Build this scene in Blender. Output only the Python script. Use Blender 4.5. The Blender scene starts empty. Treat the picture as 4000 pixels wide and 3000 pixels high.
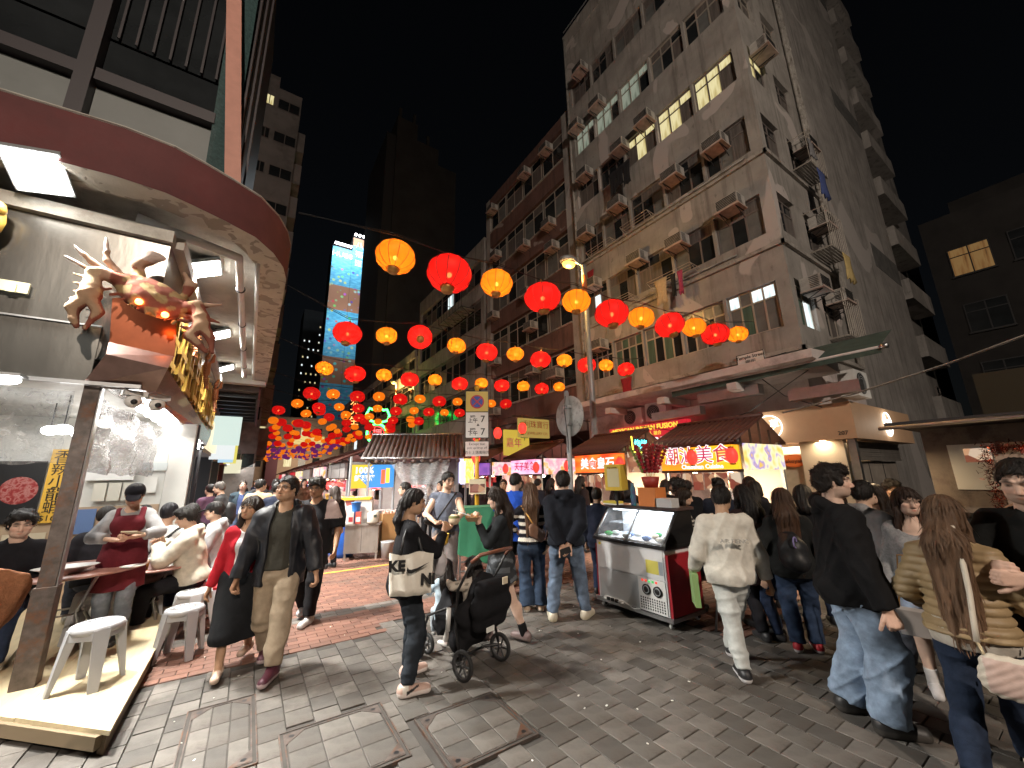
import bpy,bmesh,math,random
import numpy as np
from mathutils import Vector,Matrix,Euler
random.seed(7)
S = bpy.context.scene
COL = S.collection
R = math.radians

# ---------------------------------------------------------------- camera, sky, exposure
def setup():
    cam = bpy.data.cameras.new('camera'); co = bpy.data.objects.new('camera',cam); COL.objects.link(co)
    az,p,roll = R(33.5),R(13.25),-math.atan2(70,3574)
    fh = Vector((math.sin(az),math.cos(az),0)); rt = Vector((math.cos(az),-math.sin(az),0)); up = Vector((0,0,1))
    fw = fh*math.cos(p)+up*math.sin(p); uc = -fh*math.sin(p)+up*math.cos(p)
    c,s = math.cos(roll),math.sin(roll)
    Rr = rt*c+uc*s; U = uc*c-rt*s
    m = Matrix((Rr,U,-fw)).transposed().to_4x4(); m.translation = (0,0,1.75)
    co.matrix_world = m
    cam.sensor_width = 36; cam.lens = 36*841/2212; cam.clip_start = .05; cam.clip_end = 3000
    S.camera = co
    w = bpy.data.worlds.new('World'); S.world = w; w.use_nodes = True
    nt = w.node_tree; bg = nt.nodes['Background']
    sky = nt.nodes.new('ShaderNodeTexSky'); sky.sky_type = 'NISHITA'; sky.sun_disc = False
    sky.sun_elevation = R(25); sky.sun_rotation = R(200)
    hs = nt.nodes.new('ShaderNodeHueSaturation'); hs.inputs['Saturation'].default_value = .55
    nt.links.new(sky.outputs[0],hs.inputs['Color']); nt.links.new(hs.outputs[0],bg.inputs[0])
    bg.inputs[1].default_value = .00045          # night: the sky is almost black
    S.view_settings.view_transform = 'Standard'; S.view_settings.look = 'None'
    S.view_settings.gamma = 1; S.view_settings.use_curve_mapping = False
    S.view_settings.exposure = 1.05
    cy = S.cycles
    cy.use_denoising = True; cy.max_bounces = 6; cy.diffuse_bounces = 3; cy.glossy_bounces = 3
    cy.transparent_max_bounces = 16; cy.transmission_bounces = 4
    cy.sample_clamp_indirect = 4; cy.caustics_reflective = False; cy.caustics_refractive = False
    cy.use_light_tree = True
setup()

# ---------------------------------------------------------------- object helpers
def link(o,parent=None):
    COL.objects.link(o)
    if parent is not None: o.parent = parent
    return o
def tag(o,label=None,cat=None,group=None,kind=None):
    if label: o['label'] = label
    if cat: o['category'] = cat
    if group: o['group'] = group
    if kind: o['kind'] = kind
    return o
def thing(name,label,cat,loc=(0,0,0),rz=0,group=None):
    o = bpy.data.objects.new(name,None); COL.objects.link(o)
    o.location = loc; o.rotation_euler = (0,0,rz); o.empty_display_size = .1
    return tag(o,label,cat,group)
def copy_tree(o,parent=None):
    c = o.copy(); COL.objects.link(c)
    if parent is not None: c.parent = parent
    for ch in o.children: copy_tree(ch,c)
    return c
def inst(name,mesh,parent=None,loc=(0,0,0),rot=(0,0,0),scale=None):
    o = bpy.data.objects.new(name,mesh); link(o,parent); o.location = loc; o.rotation_euler = rot
    if scale: o.scale = scale
    return o

class MB:
    """collects faces; build() links them as one mesh object"""
    def __init__(s): s.v = []; s.f = []; s.m = []; s.mi = 0; s.sm = []
    def add(s,vs,fs,smooth=False):
        b = len(s.v); s.v += [tuple(v) for v in vs]
        for f in fs: s.f.append([b+i for i in f]); s.m.append(s.mi); s.sm.append(smooth)
        return s
    def box(s,c,d,rz=0,bev=0,M=None):
        x,y,z = d[0]/2,d[1]/2,d[2]/2
        vs = [Vector((a*x,b*y,e*z)) for e in (-1,1) for a,b in ((-1,-1),(1,-1),(1,1),(-1,1))]
        if bev:
            b = bev
            vs = [Vector((a*x,c2*y,e)) for e in (-z,z-b) for a,c2 in ((-1,-1),(1,-1),(1,1),(-1,1))] + \
                 [Vector((a*(x-b),c2*(y-b),z)) for a,c2 in ((-1,-1),(1,-1),(1,1),(-1,1))]
            fs = [(3,2,1,0),(8,9,10,11)] + [(i,(i+1) % 4,4+(i+1) % 4,4+i) for i in range(4)] + [(4+i,4+(i+1) % 4,8+(i+1) % 4,8+i) for i in range(4)]
        else:
            fs = [(3,2,1,0),(4,5,6,7)] + [(i,(i+1) % 4,4+(i+1) % 4,4+i) for i in range(4)]
        if rz:
            q = Matrix.Rotation(rz,3,'Z'); vs = [q @ v for v in vs]
        if M is not None: vs = [M @ v for v in vs]
        C = Vector(c); return s.add([v+C for v in vs],fs)
    def bx(s,x0,x1,y0,y1,z0,z1): return s.box(((x0+x1)/2,(y0+y1)/2,(z0+z1)/2),(abs(x1-x0),abs(y1-y0),abs(z1-z0)))
    def quad(s,a,b,c,d): return s.add([a,b,c,d],[(0,1,2,3)])
    def tube(s,pts,r,n=8,caps=True):
        pts = [Vector(p) for p in pts]; rs = r if isinstance(r,(list,tuple)) else [r]*len(pts)
        vs = []; fs = []; prev = None
        for i,p in enumerate(pts):
            if i == 0: t = pts[1]-p
            elif i == len(pts)-1: t = p-pts[i-1]
            else: t = (pts[i+1]-p).normalized()+(p-pts[i-1]).normalized()
            t.normalize()
            if prev is None:
                a = Vector((0,0,1)) if abs(t.z) < .9 else Vector((1,0,0)); u = t.cross(a).normalized()
            else: u = (prev-t*prev.dot(t)).normalized()
            prev = u; w = t.cross(u)
            vs += [p+(u*math.cos(2*math.pi*k/n)+w*math.sin(2*math.pi*k/n))*rs[i] for k in range(n)]
        for i in range(len(pts)-1):
            for k in range(n): fs.append((i*n+k,i*n+(k+1) % n,(i+1)*n+(k+1) % n,(i+1)*n+k))
        if caps: fs += [tuple(range(n-1,-1,-1)),tuple((len(pts)-1)*n+k for k in range(n))]
        return s.add(vs,fs,n > 5)
    def lathe(s,prof,n=16,c=(0,0,0),M=None,caps=True):
        vs = []; fs = []
        for r,z in prof: vs += [Vector((r*math.cos(2*math.pi*k/n),r*math.sin(2*math.pi*k/n),z)) for k in range(n)]
        if M is not None: vs = [M @ v for v in vs]
        vs = [v+Vector(c) for v in vs]
        for i in range(len(prof)-1):
            for k in range(n): fs.append((i*n+k,i*n+(k+1) % n,(i+1)*n+(k+1) % n,(i+1)*n+k))
        if caps: fs += [tuple(range(n-1,-1,-1)),tuple((len(prof)-1)*n+k for k in range(n))]
        return s.add(vs,fs,True)
    def prism(s,poly,z0,z1):
        n = len(poly); vs = [(x,y,z0) for x,y in poly]+[(x,y,z1) for x,y in poly]
        fs = [tuple(range(n-1,-1,-1)),tuple(range(n,2*n))]+[(i,(i+1) % n,n+(i+1) % n,n+i) for i in range(n)]
        return s.add(vs,fs)
    def xprism(s,poly,x0,x1):      # poly in (y,z), extruded along x
        n = len(poly); vs = [(x0,y,z) for y,z in poly]+[(x1,y,z) for y,z in poly]
        fs = [tuple(range(n)),tuple(range(2*n-1,n-1,-1))]+[(n+i,n+(i+1) % n,(i+1) % n,i) for i in range(n)]
        return s.add(vs,fs)
    def ball(s,c,r,n=10,m=6,sc=(1,1,1)):
        prof = [(max(1e-4,math.sin(math.pi*i/m)),-math.cos(math.pi*i/m)) for i in range(m+1)]
        return s.lathe([(a*r,b*r) for a,b in prof],n,c,Matrix.Diagonal(sc),caps=False)
    def mesh(s,name,*mats):
        me = bpy.data.meshes.new(name); me.from_pydata(s.v,[],s.f)
        for m in mats: me.materials.append(m)
        if len(mats) > 1: me.polygons.foreach_set('material_index',s.m)
        if any(s.sm): me.polygons.foreach_set('use_smooth',s.sm)
        me.update(); return me
    def build(s,name,mat,parent=None,loc=(0,0,0),rot=(0,0,0)):
        mats = mat if isinstance(mat,(list,tuple)) else [mat]
        o = bpy.data.objects.new(name,s.mesh(name,*mats)); link(o,parent); o.location = loc; o.rotation_euler = rot
        return o
def one(name,mat,parent,*boxes,**k):
    m = MB()
    for b in boxes: m.bx(*b)
    return m.build(name,mat,parent,**k)
def struct(o): o['kind'] = 'structure'; return o

# ---------------------------------------------------------------- materials
def mat(name,col,rough=.7,metal=0.,var=0.,scale=8.,bump=0.,bscale=40.,dirt=None,dirts=2.,spec=.5,coat=0.,randvar=0.,stretch=None,attr=False,sheen=0.):
    m = bpy.data.materials.new(name); m.use_nodes = True; nt = m.node_tree; b = nt.nodes['Principled BSDF']
    N = lambda t: nt.nodes.new(t); L = nt.links.new
    b.inputs['Roughness'].default_value = rough; b.inputs['Metallic'].default_value = metal
    b.inputs['Specular IOR Level'].default_value = spec; b.inputs['Coat Weight'].default_value = coat
    if sheen: b.inputs['Sheen Weight'].default_value = sheen
    tc = N('ShaderNodeTexCoord'); src = tc.outputs['Object']
    if stretch:
        mp = N('ShaderNodeMapping'); mp.inputs['Scale'].default_value = stretch; L(src,mp.inputs[0]); src = mp.outputs[0]
    def mixc(a,bcol,fac,mode='MIX'):
        x = N('ShaderNodeMix'); x.data_type = 'RGBA'; x.blend_type = mode
        if isinstance(fac,float): x.inputs[0].default_value = fac
        else: L(fac,x.inputs[0])
        for k,v in ((6,a),(7,bcol)):
            if isinstance(v,(tuple,list)): x.inputs[k].default_value = (*v[:3],1)
            else: L(v,x.inputs[k])
        return x.outputs[2]
    def noise(sc,det=4,rg=.6):
        n = N('ShaderNodeTexNoise'); n.inputs['Scale'].default_value = sc; n.inputs['Detail'].default_value = det; n.inputs['Roughness'].default_value = rg; L(src,n.inputs['Vector']); return n.outputs['Fac']
    def ramp(f,a,b2):
        r = N('ShaderNodeMapRange'); r.inputs[1].default_value = a; r.inputs[2].default_value = b2; L(f,r.inputs[0]); return r.outputs[0]
    c = tuple(col)
    if attr:
        at = N('ShaderNodeAttribute'); at.attribute_name = 'col'; c = at.outputs['Color']
    if var:
        f = ramp(noise(scale),.3,.7)
        k = N('ShaderNodeMapRange'); k.inputs[3].default_value = 1-var; k.inputs[4].default_value = 1+var; L(f,k.inputs[0])
        c = mixc(c,k.outputs[0],1.,'MULTIPLY')
    if randvar:
        oi = N('ShaderNodeObjectInfo'); gi = N('ShaderNodeNewGeometry'); ad = N('ShaderNodeMath'); ad.operation = 'ADD'
        L(oi.outputs['Random'],ad.inputs[0]); L(gi.outputs['Random Per Island'],ad.inputs[1])
        fr = N('ShaderNodeMath'); fr.operation = 'FRACT'; L(ad.outputs[0],fr.inputs[0])
        k = N('ShaderNodeMapRange'); k.inputs[3].default_value = 1-randvar; k.inputs[4].default_value = 1+randvar; L(fr.outputs[0],k.inputs[0])
        c = mixc(c,k.outputs[0],1.,'MULTIPLY')
    if dirt:
        f = ramp(noise(dirts,6,.7),.5,.66)
        c = mixc(c,dirt,f)
    if isinstance(c,tuple): b.inputs['Base Color'].default_value = (*c[:3],1)
    else: L(c,b.inputs['Base Color'])
    if bump:
        bp = N('ShaderNodeBump'); bp.inputs['Strength'].default_value = bump; bp.inputs['Distance'].default_value = .01
        L(noise(bscale,7,.62),bp.inputs['Height']); L(bp.outputs[0],b.inputs['Normal'])
    return m
def emis(name,col,s,base=None):
    m = bpy.data.materials.new(name); m.use_nodes = True; b = m.node_tree.nodes['Principled BSDF']
    b.inputs['Base Color'].default_value = (*(base or (0.02,.02,.02)),1)
    b.inputs['Emission Color'].default_value = (*col,1); b.inputs['Emission Strength'].default_value = s
    b.inputs['Roughness'].default_value = .5
    return m
def node_mat(name,build,rough=.6,emit=0.,spec=.5):
    """build(N, L, src) returns a colour socket; lit panels emit it as well"""
    m = bpy.data.materials.new(name); m.use_nodes = True; nt = m.node_tree; b = nt.nodes['Principled BSDF']
    tc = nt.nodes.new('ShaderNodeTexCoord')
    c = build(nt.nodes.new,nt.links.new,tc.outputs['Object'])
    nt.links.new(c,b.inputs['Base Color']); b.inputs['Roughness'].default_value = rough; b.inputs['Specular IOR Level'].default_value = spec
    if emit:
        nt.links.new(c,b.inputs['Emission Color']); b.inputs['Emission Strength'].default_value = emit
        # a lit panel shines with its own light only
        b.inputs['Base Color'].default_value = (.03,.03,.03,1)
        for l in list(b.inputs['Base Color'].links): nt.links.remove(l)
    return m
def blobs(stops,scale,tex='NOISE',detail=2.,dist=0.,stretch=(1,1,1),loc=(0,0,0)):
    def f(N,L,src):
        mp = N('ShaderNodeMapping'); mp.inputs['Scale'].default_value = stretch; mp.inputs['Location'].default_value = loc; L(src,mp.inputs[0])
        if tex == 'VOR':
            t = N('ShaderNodeTexVoronoi'); t.inputs['Scale'].default_value = scale; L(mp.outputs[0],t.inputs['Vector'])
            sp = N('ShaderNodeSeparateColor'); L(t.outputs['Color'],sp.inputs[0]); o = sp.outputs[0]
        else:
            t = N('ShaderNodeTexNoise'); t.inputs['Scale'].default_value = scale; t.inputs['Detail'].default_value = detail; t.inputs['Distortion'].default_value = dist; L(mp.outputs[0],t.inputs['Vector']); o = t.outputs['Fac']
        r = N('ShaderNodeValToRGB'); L(o,r.inputs[0]); e = r.color_ramp.elements
        while len(e) < len(stops): e.new(.5)
        for i,(p,c) in enumerate(stops): e[i].position = p; e[i].color = (*c,1)
        return r.outputs[0]
    return f

def text(body,size,m,parent,loc,rot,ext=.002,align='CENTER',name='lettering',bold=0.,sx=1.):
    cu = bpy.data.curves.new('lettering','FONT'); cu.body = body; cu.size = size; cu.align_x = align; cu.align_y = 'CENTER'
    cu.extrude = ext; cu.offset = bold; cu.resolution_u = 2
    t = bpy.data.objects.new('lettering_source',cu); COL.objects.link(t)
    me = bpy.data.meshes.new_from_object(t.evaluated_get(bpy.context.evaluated_depsgraph_get()))
    bpy.data.objects.remove(t); bpy.data.curves.remove(cu)
    me.materials.clear(); me.materials.append(m)
    o = bpy.data.objects.new(name,me); link(o,parent); o.location = loc; o.rotation_euler = rot; o.scale = (sx,1,1)
    return o
FRONT = (R(90),0,0)            # text readable by someone looking along +Y
SIDE = (R(90),0,R(-90))        # text on a wall facing -X (read looking along +X)
STREET = (R(90),0,R(90))       # on a wall facing +X

def lamp(name,kind,loc,power,col=(1,1,1),size=.2,rot=None,parent=None,size_y=None,spot=None,spread=0):
    l = bpy.data.lights.new(name,kind); l.energy = power; l.color = col
    if kind == 'AREA':
        l.size = size
        if size_y: l.shape = 'RECTANGLE'; l.size_y = size_y
        if spread: l.spread = R(spread)
    else: l.shadow_soft_size = size
    if kind == 'SPOT' and spot: l.spot_size = spot; l.spot_blend = .6
    o = bpy.data.objects.new(name,l); link(o,parent); o.location = loc
    if rot: o.rotation_euler = rot
    return o
# ================================================================ shared materials
M_DARK = mat('dark_metal',(.018,.018,.02),.5)
M_STEEL = mat('galvanised_steel',(.42,.43,.44),.38,1.,var=.15,scale=6)
M_POLE = mat('pole_paint',(.33,.35,.36),.5,.3,var=.12,scale=5)
M_WHITE = mat('white_paint',(.72,.72,.70),.5,var=.06,scale=5)
M_PLASTIC = mat('grey_plastic',(.40,.41,.43),.38,var=.05,scale=4,spec=.5)
M_RED = mat('red_plastic',(.50,.02,.03),.4)
M_YELLOW = mat('yellow_paint',(.75,.44,.04),.45,var=.08)
M_BLACK = mat('black_plastic',(.012,.012,.013),.45)
M_JOINT = mat('ground_joint',(.055,.050,.045),.95,var=.3,scale=3)
M_PAVER = mat('granite_paver',(.108,.098,.087),.68,var=.32,scale=5,bump=.22,bscale=120,randvar=.36,dirt=(.052,.042,.034),dirts=1.3)
M_BRICK = mat('clay_brick',(.165,.078,.054),.72,var=.22,scale=9,bump=.25,bscale=150,randvar=.25,dirt=(.085,.055,.042),dirts=1.1)
M_RUST = mat('rusty_steel',(.105,.085,.075),.6,.5,var=.4,scale=12,dirt=(.16,.07,.035),dirts=5)
M_LED = emis('floodlight_glass',(1,.98,.93),14)
M_BULB = emis('bulb_glass',(1,.97,.92),9)
M_WARMBULB = emis('warm_bulb',(1,.72,.42),12)
GLASS = mat('dark_window_glass',(.02,.023,.025),.12,spec=.6,var=.3,scale=1.5)

def clear_sheet(name,tr=.7,tint=(.95,.97,1),rough=.2,bump=.6,bs=14,stretch=(1,1,1),base=(.75,.78,.8)):
    m = bpy.data.materials.new(name); m.use_nodes = True; nt = m.node_tree; nt.nodes.clear(); N = nt.nodes.new; L = nt.links.new
    out = N('ShaderNodeOutputMaterial'); mx = N('ShaderNodeMixShader'); t = N('ShaderNodeBsdfTransparent'); p = N('ShaderNodeBsdfPrincipled')
    t.inputs[0].default_value = (*tint,1); p.inputs['Base Color'].default_value = (*base,1); p.inputs['Roughness'].default_value = rough; p.inputs['Specular IOR Level'].default_value = .8
    tc = N('ShaderNodeTexCoord'); mp = N('ShaderNodeMapping'); mp.inputs['Scale'].default_value = stretch; n = N('ShaderNodeTexNoise'); n.inputs['Scale'].default_value = bs; n.inputs['Detail'].default_value = 5; n.inputs['Distortion'].default_value = 1.2
    b = N('ShaderNodeBump'); b.inputs['Strength'].default_value = bump; b.inputs['Distance'].default_value = .03
    L(tc.outputs['Object'],mp.inputs[0]); L(mp.outputs[0],n.inputs['Vector']); L(n.outputs['Fac'],b.inputs['Height']); L(b.outputs[0],p.inputs['Normal'])
    r = N('ShaderNodeMapRange'); r.inputs[1].default_value = .35; r.inputs[2].default_value = .7; r.inputs[3].default_value = 1-tr-.12; r.inputs[4].default_value = 1-tr+.14
    L(n.outputs['Fac'],r.inputs[0]); L(r.outputs[0],mx.inputs[0]); L(t.outputs[0],mx.inputs[1]); L(p.outputs[0],mx.inputs[2]); L(mx.outputs[0],out.inputs[0])
    return m
M_HAZY = clear_sheet('hazy_plastic_sheet',.42,rough=.22,bump=.8,bs=10,stretch=(1,1,2.5),base=(.34,.33,.33))
M_CLEAR = clear_sheet('clear_plastic_sheet',.76)
M_GLASSP = clear_sheet('cabinet_glass',.86,rough=.03,bump=.0)

# ================================================================ ground
ground = struct(one('ground',M_JOINT,None,(-200,300,-60,400,-.2,-.012)))
ASPH = mat('asphalt',(.05,.05,.05),.85,var=.3,scale=3,bump=.5,bscale=60)
struct(one('side_street',ASPH,None,(12.2,80,-30,3.2,-.05,-.008)))

def piece_mesh(name,sx,sy,m,bev=.0032,h=.02):
    b = MB(); b.box((0,0,-h/2),(sx,sy,h),bev=bev); return b.mesh(name,m)
rnd = random.Random(3)
HOLES = [(.37,1.07,2.88,3.62),(1.22,1.87,2.58,3.24),(-.20,.24,3.38,4.36)]      # access covers
def in_hole(x,y,e=-.02): return any(a-e < x < b+e and c-e < y < d+e for a,b,c,d in HOLES)
def lay(name,partname,m,cells,sx,sy,near):
    """cells (x, y, a): the nearest 300 become objects, the rest one mass"""
    root = bpy.data.objects.new(name,None); COL.objects.link(root); root['kind'] = 'structure'
    def key(c):
        x,y = c[:2]; fwd = x*.552+y*.834; lat = abs(x*.834-y*.552)
        return x*x+y*y if (fwd > 1.2 and lat < fwd*1.4) else 1e6+x*x+y*y
    cells = sorted(cells,key=key); me = piece_mesh(partname,sx,sy,m)
    for x,y,a in cells[:near]:
        inst(partname,me,root,(x,y,rnd.uniform(-.0018,.0018)),(rnd.gauss(0,.0022),rnd.gauss(0,.0022),a))
    rest = MB()
    for x,y,a in cells[near:]:
        z = rnd.uniform(-.0018,.0018); hx,hy = (sx/2,sy/2) if not a else (sy/2,sx/2); b = .0032
        rest.add([(x-hx,y-hy,z-.012),(x+hx,y-hy,z-.012),(x+hx,y+hy,z-.012),(x-hx,y+hy,z-.012),(x-hx+b,y-hy+b,z),(x+hx-b,y-hy+b,z),(x+hx-b,y+hy-b,z),(x-hx+b,y+hy-b,z)],
                 [(4,5,6,7),(0,1,5,4),(1,2,6,5),(2,3,7,6),(3,0,4,7)])
    if cells[near:]: o = rest.build(partname+'_field',m,root); o['kind'] = 'stuff'
    return root
cells = []; i = 0; x = -3.0
PX,PY = .185,.215
while x < 6.3:
    y = -.6+(i % 2)*PY/2
    while y < 6.2:
        lim = 5.02 if x < 1.55 else (5.35 if x < 4.55 else 2.45+(x-4.55)*.1)
        if y < lim and not in_hole(x,y) and not (x < -.66 and y > 4.1+(-.66-x)): cells.append((x,y,0))
        y += PY
    x += PX; i += 1
lay('pavement','paver',M_PAVER,cells,PX-.005,PY-.005,300)
cells = []; j = 0; y = -.4
while y < 26:
    x = -1.3+(j % 2)*.1
    while x < 11.8:
        lim = 5.10 if x < 1.55 else (5.43 if x < 4.60 else 2.55+(x-4.6)*.1)
        if y > lim+.02 and not (6.02 < y < 6.28 and x < 4.6): cells.append((x,y,0))
        x += .205
    y += .105; j += 1
lay('brick_road','brick',M_BRICK,cells,.198,.098,300)
cells = [(x*.19-1.2,y,0) for x in range(31) for y in (6.085,6.215)]
lay('drain_strip','paver',M_PAVER,cells,.183,.122,62)
struct(one('far_street',mat('far_brick',(.2,.1,.075),.7,var=.3,scale=4,bump=.4),None,(-3,11.8,26,120,-.02,.0)))
# painted yellow line behind the steel cart
o = one('yellow_line',M_YELLOW,None,(1.2,4.1,8.70,8.76,-.002,.0055)); o['kind'] = 'structure'

def cover(a,b,c,d,label):
    t = thing('manhole_cover',label,'manhole cover',((a+b)/2,(c+d)/2,0)); w,l = (b-a)/2,(d-c)/2
    m = MB(); e = .009; one('bed',M_JOINT,t,(-w,w,-l,l,-.02,.0030))
    t.location.z = .0022
    for q in (-1,1):
        m.bx(q*w-e/2,q*w+e/2,-l,l,-.02,.0075); m.bx(-w,w,q*l-e/2,q*l+e/2,-.02,.0075)
        m.bx(q*(w-.03)-.004,q*(w-.03)+.004,-l+.03,l-.03,-.02,.0068); m.bx(-w+.03,w-.03,q*(l-.03)-.004,q*(l-.03)+.004,-.02,.0068)
    m.build('frame',M_RUST,t)
    nx,ny = 3,3; iw,il = 2*(w-.04)/nx,2*(l-.04)/ny; me = piece_mesh('tile',iw-.006,il-.006,M_PAVER,.004,.003)
    for i in range(nx):
        for j in range(ny): inst('tile',me,t,(-w+.04+iw*(i+.5),-l+.04+il*(j+.5),rnd.uniform(.0055,.0065)))
    for sx in (-1,1):
        for sy in (-1,1):
            m = MB(); X,Y,s = sx*(w-.034),sy*(l-.034),.13
            pl = [(X,Y),(X-sx*s,Y),(X,Y-sy*s)]
            if sx*sy < 0: pl = pl[::-1]
            m.prism(pl,.003,.0085); o = m.build('corner_plate',M_RUST,t)
            h = MB(); h.lathe([(.018,0),(.0005,0)],8,(X-sx*.04,Y-sy*.04,.0091),caps=False); h.build('key_hole',M_BLACK,o)
cover(*HOLES[0],'square inlaid manhole cover with rusty corner plates near the bottom edge')
cover(*HOLES[1],'square inlaid manhole cover with rusty corner plates in front of the pushchair')
cover(*HOLES[2],'long narrow inlaid manhole cover beside the plywood platform')

# ================================================================ main old block on the right of the street
def stain(name,col,patch,dark,sc=.55,plaster=.62):
    m = bpy.data.materials.new(name); m.use_nodes = True; nt = m.node_tree; b = nt.nodes['Principled BSDF']; N = nt.nodes.new; L = nt.links.new
    tc = N('ShaderNodeTexCoord'); b.inputs['Roughness'].default_value = .88; b.inputs['Specular IOR Level'].default_value = .2
    def noise(scale,st=(1,1,1),det=5,dist=0.):
        mp = N('ShaderNodeMapping'); mp.inputs['Scale'].default_value = st; L(tc.outputs['Object'],mp.inputs[0])
        n = N('ShaderNodeTexNoise'); n.inputs['Scale'].default_value = scale; n.inputs['Detail'].default_value = det; n.inputs['Roughness'].default_value = .62; n.inputs['Distortion'].default_value = dist; L(mp.outputs[0],n.inputs['Vector']); return n.outputs['Fac']
    def rng(f,a,c):
        r = N('ShaderNodeMapRange'); r.inputs[1].default_value = a; r.inputs[2].default_value = c; L(f,r.inputs[0]); return r.outputs[0]
    def mix(a,c,f):
        x = N('ShaderNodeMix'); x.data_type = 'RGBA'
        if isinstance(f,float): x.inputs[0].default_value = f
        else: L(f,x.inputs[0])
        for k,v in ((6,a),(7,c)):
            if isinstance(v,tuple): x.inputs[k].default_value = (*v,1)
            else: L(v,x.inputs[k])
        return x.outputs[2]
    c = mix(tuple(q*.72 for q in col),tuple(min(1,q*1.18) for q in col),rng(noise(.9,det=7),.3,.7))
    c = mix(c,dark,rng(noise(2.2,(1.6,1.6,.12),4),.52,.8))            # rain streaks
    c = mix(c,patch,rng(noise(sc,(1,1,.8),1.5,.9),plaster,plaster+.012))      # replastered patches
    c = mix(c,tuple(q*.55 for q in dark),rng(noise(5,(1,1,.5),8),.6,.85))
    L(c,b.inputs['Base Color'])
    bp = N('ShaderNodeBump'); bp.inputs['Strength'].default_value = .5; bp.inputs['Distance'].default_value = .02; L(noise(9,det=6),bp.inputs['Height']); L(bp.outputs[0],b.inputs['Normal'])
    return m
M_WALL = stain('stained_render',(.35,.33,.305),(.50,.455,.43),(.13,.122,.112),.5,.58)
M_WALL2 = stain('grey_render',(.37,.35,.33),(.47,.44,.42),(.10,.098,.094),.3,.6)
M_BROWN = stain('red_brown_spandrel',(.17,.10,.085),(.34,.29,.27),(.06,.045,.04),.5,.66)
M_SILL = mat('sill_concrete',(.36,.34,.31),.85,var=.2,scale=4,dirt=(.15,.13,.11),dirts=3)
M_FRAME_DK = mat('dark_window_frame',(.22,.19,.175),.5,.3)
M_FRAME_LT = mat('aluminium_window_frame',(.50,.45,.39),.45,.4)
M_FRAME_GN = mat('green_window_frame',(.10,.17,.13),.55)
P_DARK = GLASS
P_CURTAIN = mat('curtained_glass',(.13,.115,.105),.5,var=.45,scale=3.5,stretch=(6,6,.3))
P_GREENC = mat('green_curtained_glass',(.07,.13,.10),.4,var=.45,scale=3,stretch=(6,6,.3))
P_FROST = mat('frosted_glass',(.15,.155,.15),.3,var=.25,scale=3)
def litpane(name,c1,c2,s):
    return node_mat(name,blobs([(0,c1),(.45,c2),(.6,c1),(.8,tuple(q*.35 for q in c1))],1.6,stretch=(5,5,.5),detail=3),.4,s)
P_LIT = litpane('lit_yellow_window',(.62,.50,.20),(.95,.84,.46),.42)
P_LITG = litpane('lit_greenish_window',(.20,.23,.17),(.42,.46,.36),.28)
P_LITW = litpane('lit_white_window',(.50,.62,.62),(.85,.95,.95),.7)
M_AC = mat('air_conditioner_case',(.42,.40,.37),.6,var=.2,scale=6,dirt=(.22,.19,.16),dirts=4)
M_ACTRAY = mat('drip_tray',(.47,.36,.31),.7,var=.25,scale=5)
M_GRILLE = mat('dark_grille',(.03,.03,.03),.7)

PANE = {}
def pane_mesh(w,h,m):
    k = (round(w,3),round(h,3),m.name)
    if k not in PANE:
        b = MB(); b.bx(-w/2,w/2,-.006,.006,-h/2,h/2); PANE[k] = b.mesh('pane',m)
    return PANE[k]
def window(parent,o,axis,w,h,frame,cols=2,transom=.28,panes=None,rev=.16,sill=True):
    """window in a wall; o = centre on the wall face; axis 'x': wall faces -X (width runs along Y); 'y': wall faces -Y"""
    rot = (0,0,R(-90)) if axis == 'x' else (0,0,0)
    m = MB(); t = .05
    m.bx(-w/2,w/2,0,.05,h/2-t,h/2); m.bx(-w/2,w/2,0,.05,-h/2,-h/2+t)
    for i in range(cols+1):
        x = -w/2+t/2+(w-t)*i/cols; m.bx(x-t/2,x+t/2,.002,.048,-h/2+t,h/2-t)
    ht = h*transom; zt = h/2-t-ht
    if transom: m.bx(-w/2+t,w/2-t,.004,.046,zt-t/2,zt+t/2)
    if sill: m.bx(-w/2-.04,w/2+.04,-.09,.03,-h/2-.07,-h/2-.002)
    f = m.build('window',frame,parent,o,rot)
    pw = (w-t)/cols-t
    for i in range(cols):
        x = -w/2+t+pw/2+i*(w-t)/cols
        pl,pu = (panes[i % len(panes)] if panes else (P_DARK,P_DARK))
        hl = (zt-t/2)-(-h/2+t) if transom else h-2*t; zl = -h/2+t+hl/2
        inst('pane',pane_mesh(pw,hl,pl),f,(x,.03,zl))
        if transom: inst('pane',pane_mesh(pw,h/2-t-(zt+t/2),pu),f,(x,.03,(zt+t/2+h/2-t)/2))
    return f
AC = None
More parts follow.
